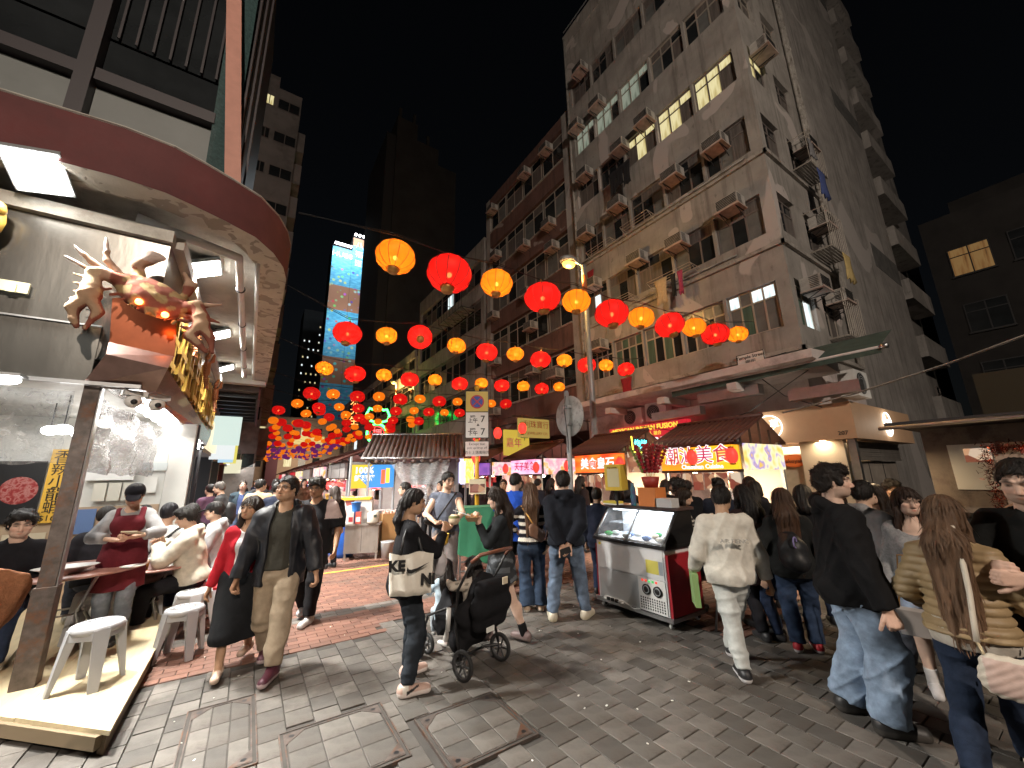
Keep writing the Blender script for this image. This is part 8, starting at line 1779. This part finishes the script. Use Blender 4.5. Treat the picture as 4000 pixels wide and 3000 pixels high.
who('sitm','dark haired man in black sweater seated beyond the steel post',(-1.86,6.15,.15),186,H=1.72,hip=.29,skin='pale',hair='wavy',seed=40,top=T(kind='sweater',col=(.013,.013,.016),inf=.036,hem=-.03,neck=.04),bottom=T(col=DKB),shoes=SNK,hands=((.1,.2,.42),(-.1,.2,.42)),head=(12,-14,0),**SIT)
who('sitn','diner in black jumper with back to the post, leaning over the table',(-1.386,6.915,0.15),20,H=1.70,hip=.29,hair='short',seed=41,top=[T(kind='jumper',col=(.016,.016,.02),inf=.036,hem=-.03)],bottom=T(col=(.06,.07,.10)),shoes=SNK,hands=((.1,.2,.44),(-.1,.2,.44)),lean=14,hh=.007,**SIT)
who('sitp','diner in pale blue hooded top half hidden by the apron worker',(-1.05,7.55,.15),40,H=1.68,hip=.29,hair='short',seed=42,top=T(kind='hoodie',col=(.34,.39,.43),inf=.036,hem=-.03,hood=True),bottom=T(col=DKB),shoes=SNK,hands=((.1,.2,.44),(-.1,.2,.44)),lean=18,hh=.008,h=.013,**SIT)
who('sitk','black clad diner with black hair behind the phone user',(-.70,8.2,0),30,H=1.70,hip=.33,hair='bob',fem=True,seed=43,top=T(kind='sweater',col=(.012,.012,.014),inf=.03,hem=-.03),bottom=T(col=DKB),shoes=BSH,hands=((.1,.2,.46),(-.1,.2,.46)),hh=.008,h=.014,**SIT)
who('sitl','second black haired diner farther back at the red wall',(-.95,9.3,0),60,H=1.68,hip=.33,hair='mid',fem=True,seed=44,top=T(kind='sweater',col=(.014,.012,.014),inf=.03,hem=-.03),bottom=T(col=DKB),shoes=BSH,hands=((.1,.2,.46),(-.1,.2,.46)),hh=.009,h=.015,**SIT)
who('old','white haired person in tan fleece coat cut by the left edge',(-1.075,1.82,0),20,side_lean=24,H=1.64,fem=True,hair='curly',haircol=(.55,.50,.43),seed=45,build=1.1,skin='pale',top=T(kind='fleece_coat',col=(.30,.135,.07),inf=.05,hem=-.1,mat=KNIT,fold=.009),bottom=T(col=(.2,.18,.16),mat=CLOTH),shoes=SNK,hands=((.16,.10,.92),(-.15,.1,.5)),elbows=((1,-.1,-.6),(-1,-.5,0)),head=(10,-6,0),hh=.007)
# ---- up the street
LO = dict(h=.016,hh=.009)
who('s1','man in dark grey jacket with large black backpack at the left shopfronts',(-.40,11.2),80,H=1.74,hair='short',haircol=(.10,.09,.08),seed=46,lean=10,top=T(kind='jacket',col=(.05,.05,.052),inf=.035,hem=-.06),bottom=T(col=BLK,mat=CLOTH),shoes=BSH,**LO)
who('s2','person in dull purple jacket left of the backpack man',(-.72,11.6),40,H=1.68,hair='short',seed=47,top=T(kind='jacket',col=(.11,.055,.09),inf=.035,hem=-.06),bottom=T(col=DKB),shoes=BSH,**LO)
who('s3','balding man in open denim jacket walking down the street towards the camera',(-.12,13.0),175,H=1.76,hair='crop',haircol=(.05,.04,.035),skin='pale',seed=48,top=[T(kind='t_shirt',col=(.07,.10,.22),inf=.01),T(kind='jacket',col=(.05,.075,.095),inf=.03,open=.06,hem=-.05)],bottom=T(col=JEAN),shoes=BSH,feet=((.05,.12,0),(-.05,-.12,0)),**LO)
who('s4','man in beige and white jacket seen from behind up the street',(.22,10.5),-10,H=1.77,hair='short',seed=49,top=T(kind='jacket',col=(.42,.31,.19),inf=.04,hem=-.06,colf=lambda V,c: np.where((V[:,2] < .72)[:,None],np.array([[.5,.49,.46]],np.float32),c)),bottom=T(col=BLK,mat=CLOTH),shoes=BSH,head=(-50,0,0),**LO)
who('s5','man in navy jacket just left of the walking couple',(.50,9.5),-25,H=1.70,hair='short',seed=50,top=T(kind='jacket',col=(.015,.019,.035),inf=.035,hem=-.08),bottom=T(col=DKB),shoes=BSH,**LO)
who('s6','person with bobbed hair in black right of the black and white tee man',(1.55,9.2),20,H=1.60,fem=True,hair='bob',haircol=(.04,.03,.025),seed=51,top=T(kind='coat',col=(.016,.016,.018),inf=.035,hem=-.1),bottom=T(col=BLK,mat=CLOTH),shoes=BSH,**LO)
fr = random.Random(77); fcols = [('black',BLK),('navy',(.015,.02,.04)),('white',(.5,.5,.48)),('grey',(.16,.16,.17)),('brown',(.09,.05,.03)),('maroon',(.14,.02,.03)),('olive',(.07,.07,.04)),('cream',(.45,.38,.28))]
wh_ = ['far left','centre left','middle','centre right','far right']
used_l = set()
for i in range(22):
    y = 12.5+i*1.25+fr.random(); x = fr.choice((-.25,.25,.75,1.25,1.7))+fr.uniform(-.15,.15); cn_,cc = fcols[i % 8]; f = fr.random() < .45; hr = fr.choice(['short','short','crop']) if not f else fr.choice(['bob','mid','long'])
    fcg = fr.random() < .5
    who(f'f{i}',f'small distant {"woman" if f else "man"} in {cn_} {"facing the camera" if fcg else "walking away"}, {ORD[i % 11]} of the {"nearer" if i < 11 else "farther"} street crowd',(x,y),(170 if fcg else -5)+fr.uniform(-25,25),H=fr.uniform(1.56,1.78),fem=f,hair=hr,skin=fr.choice(['light','tan','pale']),seed=60+i,top=T(kind='jacket',col=cc,inf=.033,hem=-.06),bottom=T(col=fr.choice([BLK,DKB,JEAN]),mat=CLOTH),shoes=BSH,feet=((.05,.1*fr.choice((-1,1)),0),(-.05,.0,0)),h=.022,hh=.013,group='distant crowd up the street')
# a few more people at the right hand stalls
for i,(x,y,yw,f,lb) in enumerate(((5.9,8.9,-50,False,'man in black with back turned at the fiery red stall end'),(6.9,8.6,-100,True,'woman in navy between the pink and fiery stalls'),(6.95,6.2,-85,False,'man in maroon jacket close to the fiery red counter'),(6.5,5.6,-70,True,'woman in black waiting between the two red roofed stalls'),(6.5,3.2,-60,True,'woman in dark coat at the side sign of the Chaoshan stall'),(7.2,2.5,-90,False,'man in black at the corner shop window'),(6.0,2.9,-75,True,'woman in navy squeezed in behind the dark maroon coat'),(4.0,9.3,100,False,'man in dark jacket beside the fries sign'),(5.3,9.6,170,True,'woman in maroon coming along the lit stalls'),(6.6,9.6,-60,True,'woman in black queueing at the pink sign stall'),(6.3,8.4,-80,False,'man in dark shirt in front of the fiery red stall'),(6.7,7.2,-95,True,'woman with dark bob at the fiery red counter'),(6.9,5.0,-90,True,'woman with long dark hair at the Chaoshan counter'),(6.2,12.5,-60,False,'man in grey walking past the purple neon stall'),(5.9,10.6,160,False,'man in black coming from the right lane'),(6.55,4.3,-80,False,'man in dark cap waiting below the Chaoshan sign'))):
    who(f'q{i}',lb,(x,y),yw,H=1.6+.05*(i % 3),fem=f,hair='short' if not f else ['bob','mid','long'][i % 3],hat=dict(col=BLK) if i == 15 else None,seed=90+i,top=T(kind='jacket',col=[(.012,.012,.014),(.02,.02,.028),(.03,.02,.02)][i % 3],inf=.03,hem=-.06),bottom=T(col=DKB),shoes=BSH,h=.016,hh=.009)
# ---- children in the pushchair
sp0 = Vector((1.97,3.68,0)); sr0 = Matrix.Rotation(R(17),3,'Z')
c1 = sp0+sr0 @ Vector((-.02,.02,0)); c2 = sp0+sr0 @ Vector((-.03,.42,0))
who('kid1','small child with long dark hair and leopard print coat in the rear pushchair seat',(c1.x,c1.y),30,H=.92,child=True,fem=True,hip=.53,hair='long',haircol=(.014,.011,.010),seed=130,top=T(kind='coat',col=(.50,.45,.38),inf=.03,hem=-.06,colf=lambda V,c: c*np.where(np.sin(V[:,0]*120)+np.sin(V[:,2]*110+V[:,1]*60) > 1.0,.4,1.)[:,None]),bottom=T(col=(.4,.38,.35),mat=CLOTH),shoes=T(col=(.6,.55,.52)),feet=((.06,.30,.18),(-.06,.30,.18)),hands=((.08,.25,.72),(-.1,.25,.8)),h=.010,hh=.0055)
who('kid2','small child in pale blue dress in the front pushchair seat',(c2.x,c2.y),-10,H=.88,child=True,fem=True,hip=.50,hair='mid',haircol=(.014,.011,.010),seed=131,top=T(kind='dress',col=(.40,.50,.58),inf=.03,hem=-.1),bottom=T(col=(.45,.5,.55),mat=CLOTH),shoes=T(col=(.6,.58,.55)),feet=((.06,.26,.16),(-.06,.26,.16)),hands=((.1,.25,.7),(-.1,.25,.7)),head=(-30,-5,0),h=.010,hh=.0055)

# ================================================================ things people carry
def solid(name,label,cat,pts,col,mat_=CLOTH,h=.008,k=.02,fnz=None,group=None):
    """cones in world space, meshed; origin at the first point"""
    o = Vector(pts[0][0]); P = thing(name,label,cat,o); lo = np.min([np.minimum(v3(a)-r,v3(b)-r2) for a,b,r,r2,fl in pts],0)-.06-v3(o); hi = np.max([np.maximum(v3(a)+r,v3(b)+r2) for a,b,r,r2,fl in pts],0)+.06-v3(o)
    s = SDF(lo,hi,h)
    for a,b,r,r2,fl in pts: s.cone(Vector(a)-o,Vector(b)-o,r,r2,k,fl)
    if fnz: s.fn(fnz)
    V,F = s.mesh(); inst(name.split('_')[-1]+'_body' if 0 else 'body',np_mesh(name,[(V,F,col)],mat_),P); return P,o
def strap(P,o,pts,w,m):
    mm = MB(); mm.tube([Vector(p)-o for p in pts],w,6); return mm.build('strap',m,P)
# white tote with big black lettering
sh = at('tote','shs0'); tb = thing('tote_bag','large white tote bag with bold black lettering on the ponytail woman shoulder','bag',(1.23,3.46,.80),R(-20))
m = MB(); n = 12; vs = []
for sgn_ in (-1,1):
    for i in range(7):
        for j in range(n+1): u,v = j/n-.5,i/6; vs.append((u*(.34+.03*v),sgn_*(.05*math.cos(u*math.pi)*(1-.75*v))+.008*math.sin(u*19+v*5),v*.32+.012*math.sin(u*9)*v))
fs = []
for s_ in (0,1):
    for i in range(6):
        for j in range(n): q = s_*7*(n+1)+i*(n+1)+j; f = (q,q+1,q+n+2,q+n+1); fs.append(f if s_ == 0 else f[::-1])
for j in range(n): fs.append((j,7*(n+1)+j,7*(n+1)+j+1,j+1))
for i in range(6):
    for j in (0,n): q = i*(n+1)+j; q2 = q+7*(n+1); fs.append((q,q+n+1,q2+n+1,q2) if j == 0 else (q2,q2+n+1,q+n+1,q))
m.add(vs,fs,True); m.build('bag_body',mat('tyvek_white',(.66,.62,.54),.6,bump=.6,bscale=25,var=.08),tb)
text('KE',.115,M_BLACK,tb,(-.115,-.062,.235),FRONT,.002,bold=.006); text('NI',.115,M_BLACK,tb,(.14,-.056,.12),FRONT,.002,bold=.006)
m = MB(); sw_ = [(-.03,.225),(-.035,.20),(-.02,.178),(.005,.175),(.05,.195),(.15,.255),(.05,.215),(.0,.203),(-.018,.208)]; m.add([(x,-.0655,z) for x,z in sw_]+[(x,-.060,z) for x,z in sw_],[tuple(range(9))]+[(i,(i+1) % 9+0,9+(i+1) % 9,9+i) for i in range(9)]); m.build('tick_mark',M_BLACK,tb)
m = MB(); w2l = lambda p: Matrix.Rotation(R(20),3,'Z') @ (Vector(p)-Vector((1.23,3.46,.80))); top_ = w2l(sh+Vector((0,0,.07)))
m.tube([(-.09,0,.31),top_*.6+Vector((-.07,-.03,.12)),top_+Vector((-.03,0,.0)),top_*.6+Vector((.05,.03,.12)),(.09,0.02,.31)],.012,6); m.build('strap',M_BLACK,tb)
# yellow cup and skewer
w = at('tote','wri1'); t = thing('paper_cup','yellow paper food cup held by the ponytail woman','cup',w+Vector((.10,.0,.0))); m = MB(); m.lathe([(.038,-.05),(.055,.05),(.051,.05),(.036,-.044),(.0005,-.044)],18); m.build('cup',mat('yellow_cup',(.62,.38,.04),.5),t)
w = at('tote','wri0'); t = thing('skewer','thin wooden skewer between the fingers of the ponytail woman','skewer',w+Vector((.07,.02,.04))); m = MB(); m.tube([(.02,.0,-.03),(-.10,-.0,.05)],.004,5); m.build('stick',bpy.data.materials['bamboo'],t)
P,o = solid('plastic_bag','thin white plastic bag hanging from the ponytail woman wrist','bag',[(at('tote','wri1')+Vector((.06,.0,-.08)),at('tote','wri1')+Vector((.06,.0,-.2)),.02,.07,1),(at('tote','wri1')+Vector((.06,0,-.2)),at('tote','wri1')+Vector((.06,0,-.28)),.075,.06,1)],(.5,.48,.5),NYLON)
# coconut
w = at('sleeveless','wri1'); t = thing('coconut','peeled young coconut with a straw in the hand of the sleeveless man','coconut',w+Vector((-.02,-.08,.06))); m = MB(); m.lathe([(.05,-.07),(.085,-.02),(.08,.04),(.045,.075),(.0005,.075)],16); m.build('husk',mat('coconut_husk',(.58,.47,.33),.6,var=.15,scale=20),t); m = MB(); m.lathe([(.083,.02),(.082,.04),(.07,.056)],16,caps=False); m.build('green_rim',mat('coconut_green',(.12,.13,.03),.6),t); m = MB(); m.tube([(.02,0,.06),(.03,-.01,.20)],.004,6); m.build('straw',M_PLW,t)
a = at('sleeveless','shs1',(0,.045,.03)); b = at('sleeveless','pel',(.09,.11,.07)); P,o = solid('sling_bag','black cross body sling bag on the sleeveless man','bag',[(b+Vector((-.10,.0,.05)),b+Vector((.10,-.03,-.03)),.055,.06,.8)],(.012,.012,.013),NYLON); strap(P,o,[a+Vector((0,0,.03)),(a+b)*.5+Vector((-.045,-.075,.0)),b+Vector((.02,-.05,.02))],.014,M_BLACK)
# noodle tray
w = (at('shorts','wri0')+at('shorts','wri1'))*.5; d = (J['shorts'][1].to_3x3() @ Vector((0,1,0))); t = thing('noodle_tray','paper boat tray of noodles held by the woman in running shorts','food tray',w+d*.07+Vector((0,0,.03)),R(62)); m = MB(); m.add([(-.10,-.05,0),(.10,-.05,0),(.10,.05,0),(-.10,.05,0),(-.15,-.08,.05),(.15,-.08,.05),(.15,.08,.05),(-.15,.08,.05)],[(0,1,2,3)[::-1],(0,1,5,4),(1,2,6,5),(2,3,7,6),(3,0,4,7)]); m.build('tray',mat('kraft_paper',(.48,.32,.18),.7),t); m = MB(); nr_ = random.Random(5)
for i in range(26): x,y = nr_.uniform(-.10,.10),nr_.uniform(-.05,.05); m.tube([(x,y,.04),(x+nr_.uniform(-.05,.05),y+nr_.uniform(-.04,.04),.065+nr_.random()*.015),(x+nr_.uniform(-.06,.06),y+nr_.uniform(-.05,.05),.045)],.005,4)
m.build('noodles',mat('fried_noodles',(.36,.17,.06),.35),t)['kind'] = 'stuff'; m = MB(); m.tube([(-.05,.02,.06),(.02,.22,.12)],.005,5); m.build('fork',M_PLW,t)
# striped woman's quilted bag
a = at('stripe','shs1',(0,-.02,.04)); b = at('stripe','pel',(.03,-.115,.12)); P,o = solid('shoulder_bag','tan woven leather shoulder bag across the back of the striped jumper','bag',[(b+Vector((-.08,-.02,.05)),b+Vector((.09,.0,-.05)),.055,.055,.5),(b+Vector((-.08,-.02,-.02)),b+Vector((.07,.0,-.10)),.05,.05,.5)],(.22,.115,.07),LEATHER); strap(P,o,[a,(a+b)*.5+Vector((-.03,-.05,.02)),b+Vector((-.06,-.02,.08))],.011,M_GOLD)
b = (at('navy','wri0')+at('navy','wri1'))*.5; t = thing('wallet','black wallet held behind the back of the navy hoodie man','wallet',b+Vector((-.06,-.06,-.06)),R(-40)); m = MB(); m.box((0,0,0),(.13,.02,.07),M=Matrix.Rotation(R(-18),3,'Y')); m.build('case',M_BLACK,t)
b = at('bluem','N',(0,-.09,-.12)); P,o = solid('backpack','slim black backpack strap and bag on the royal blue tee','backpack',[(at('bluem','shs0',(0,-.04,.03)),at('bluem','shs0',(-.01,-.075,-.18)),.022,.022,1)],(.012,.012,.014),NYLON)
# small black backpack
b = at('backpack','pel',(0,-.155,.13)); P,o = solid('backpack','small black backpack with purple ring below the long brown hair','backpack',[(b+Vector((.03,.03,.06)),b+Vector((-.03,-.03,-.10)),.10,.11,1),(b,b+Vector((0,0,-.08)),.13,.13,1)],(.014,.015,.017),NYLON,fnz=wob(.006,30,2)); m = MB(); m.tube([(-.13+.012*math.cos(a_)*3,-.10,.02+.05*math.sin(a_)) for a_ in np.linspace(0,6.3,14)],.007,5,False); m.build('ring_charm',mat('lilac_plastic',(.28,.24,.5),.4),P)
b = at('s1','N',(0,-.10,-.16)); solid('backpack','large black backpack on the man at the left shopfronts','backpack',[(b,b+Vector((0,0,-.18)),.15,.16,1)],(.011,.011,.012),NYLON,.012)
# quilted camera bag of the puffer woman
pb = Vector((3.487,.50,.665)); bg = thing('quilted_bag','pale pink quilted camera bag with chain and cream strap on the gold jacket woman','bag',pb,R(-82)); s = SDF((-.17,-.10,-.14),(.17,.10,.14),.006); s.cone((-.075,0,-.03),(.075,0,-.03),.085,.085,.01,.5); s.cone((-.08,0,.03),(.08,0,.03),.065,.065,.01,.6); s.fn(lambda X,Y,Z: (.0016*np.sin((np.abs(X)*.7+Z)*150)).astype(np.float32)); V,F = s.mesh(); C = np.tile(np.array((.58,.42,.36),np.float32),(len(V),1)); C[(np.abs(V[:,0]) > .125) | (V[:,2] > .075) | (V[:,2] < -.09)] = (.66,.60,.50); inst('body',np_mesh('quilted_bag',[(V,F,C)],LEATHER),bg)
SP_ = [(3.60,.63,1.40),(3.56,.62,1.33),(3.535,.613,1.198),(3.52,.615,1.05),(3.50,.625,.90),(3.485,.63,.80)]; iv = Matrix.Rotation(R(82),3,'Z'); q = lambda p: iv @ (Vector(p)-pb)
m = MB(); pp = [q(v_) for v_ in SP_]; m.tube(pp,.013,6); m.build('strap',mat('cream_strap',(.68,.62,.52),.5),bg)
m = MB(); A_,B__ = q(SP_[-1]),Vector((-.11,-.01,.06))
for i in range(9): c_ = A_+(B__-A_)*((i+.5)/9); m.ball(c_,.013,6,4,(.7,.7,1.3))
A2 = q(at('puffer','pel',(.10,.03,.02)))
for i in range(9): c_ = A2+(Vector((.10,0,.08))-A2)*((i+.5)/9); m.ball(c_,.011,6,4,(.7,.7,1.3))
m.build('chain',mat('old_brass',(.35,.28,.18),.35,.9),bg)
t = thing('handbag','flat pale grey handbag at the hip of the off shoulder woman','bag',(4.55,1.10,.56),R(100)); m = MB(); m.box((0,0,0),(.26,.05,.20),bev=.02); m.build('body',mat('pale_grey_leather',(.40,.38,.37),.5),t); m = MB(); m.tube([(-.11,0,.09),(-.05,.02,.5),(.05,.04,.5),(.11,0,.09)],.006,5); m.build('strap',M_GOLD,t)
w = at('white','wri1'); t = thing('shopping_bag','flat green and grey shopping bag carried by the man in white','bag',w+Vector((-.02,.0,-.17)),R(-48)); m = MB(); m.box((0,0,0),(.05,.20,.30)); m.build('bag',mat('green_bag',(.20,.32,.12),.6),t)
text('AIR FIENC',.052,mat('grey_print',(.40,.39,.36),.8),[c for c in [o for o in bpy.data.objects if o.get('label','').startswith('man in loose white')][0].children if c.name.startswith('sweatshirt')][0],(.02,-.224,1.13),FRONT,.008,name='back_print')
# order pad, phones
w = at('apron','wri1'); d = J['apron'][1].to_3x3() @ Vector((0,1,0)); t = thing('order_pad','yellow order pad in the hand of the worker in the maroon apron','notepad',w+d*.08+Vector((0,0,.05)),R(150)); m = MB(); m.box((0,0,0),(.16,.10,.012),M=Matrix.Rotation(R(20),3,'X')); m.build('pad',PAP[3],t)
w = at('sitw','wri0'); t = thing('phone','white mobile phone held up by the man in the cream jacket','phone',w+(J['sitw'][1].to_3x3() @ Vector((-.03,.09,.05))),R(62)); one('case',M_WHITE,t,(-.04,.04,-.005,.005,-.08,.08)); 
w = at('btee','wri0'); 
# maroon apron over the worker's sweater
j,M = J['apron']; H_ = j['H']; ap = [o for o in bpy.data.objects if o.get('label','').startswith('restaurant worker')][0]
s = SDF((-.35,-.3,.45),(.35,.4,1.42),.010); pel,ax,fwd,rx = j['pel'],j['ax'],j['fwd'],j['rx']
s.cone(pel+ax*.17*H_,pel-Vector((0,0,.02)),.104*H_,.122*H_,.03,.86); s.cone(pel-Vector((0,0,.02)),pel-Vector((0,0,.30)),.122*H_,.135*H_,.03,.86,end=1.); s.cone(pel+ax*.22*H_+fwd*.055*H_+rx*.03*H_,pel+ax*.22*H_+fwd*.055*H_-rx*.03*H_,.062*H_,.062*H_,.02)
for q_ in (-1,1): s.cone(pel+ax*.24*H_+fwd*.085*H_+rx*q_*.062*H_,j['N']+rx*q_*.062*H_+fwd*.02*H_-ax*.0,.026,.03,.01)
s.fn(wob(.004,24,8)); sl,X,Y,Z = s.sub(s.lo,s.lo+s.n*s.h); s.d[sl] = np.maximum(s.d[sl],-.045-Y+0*X+0*Z); V,F = s.mesh(); inst('apron',np_mesh('apron',[(V,F,(.13,.02,.028))],CLOTH),ap)
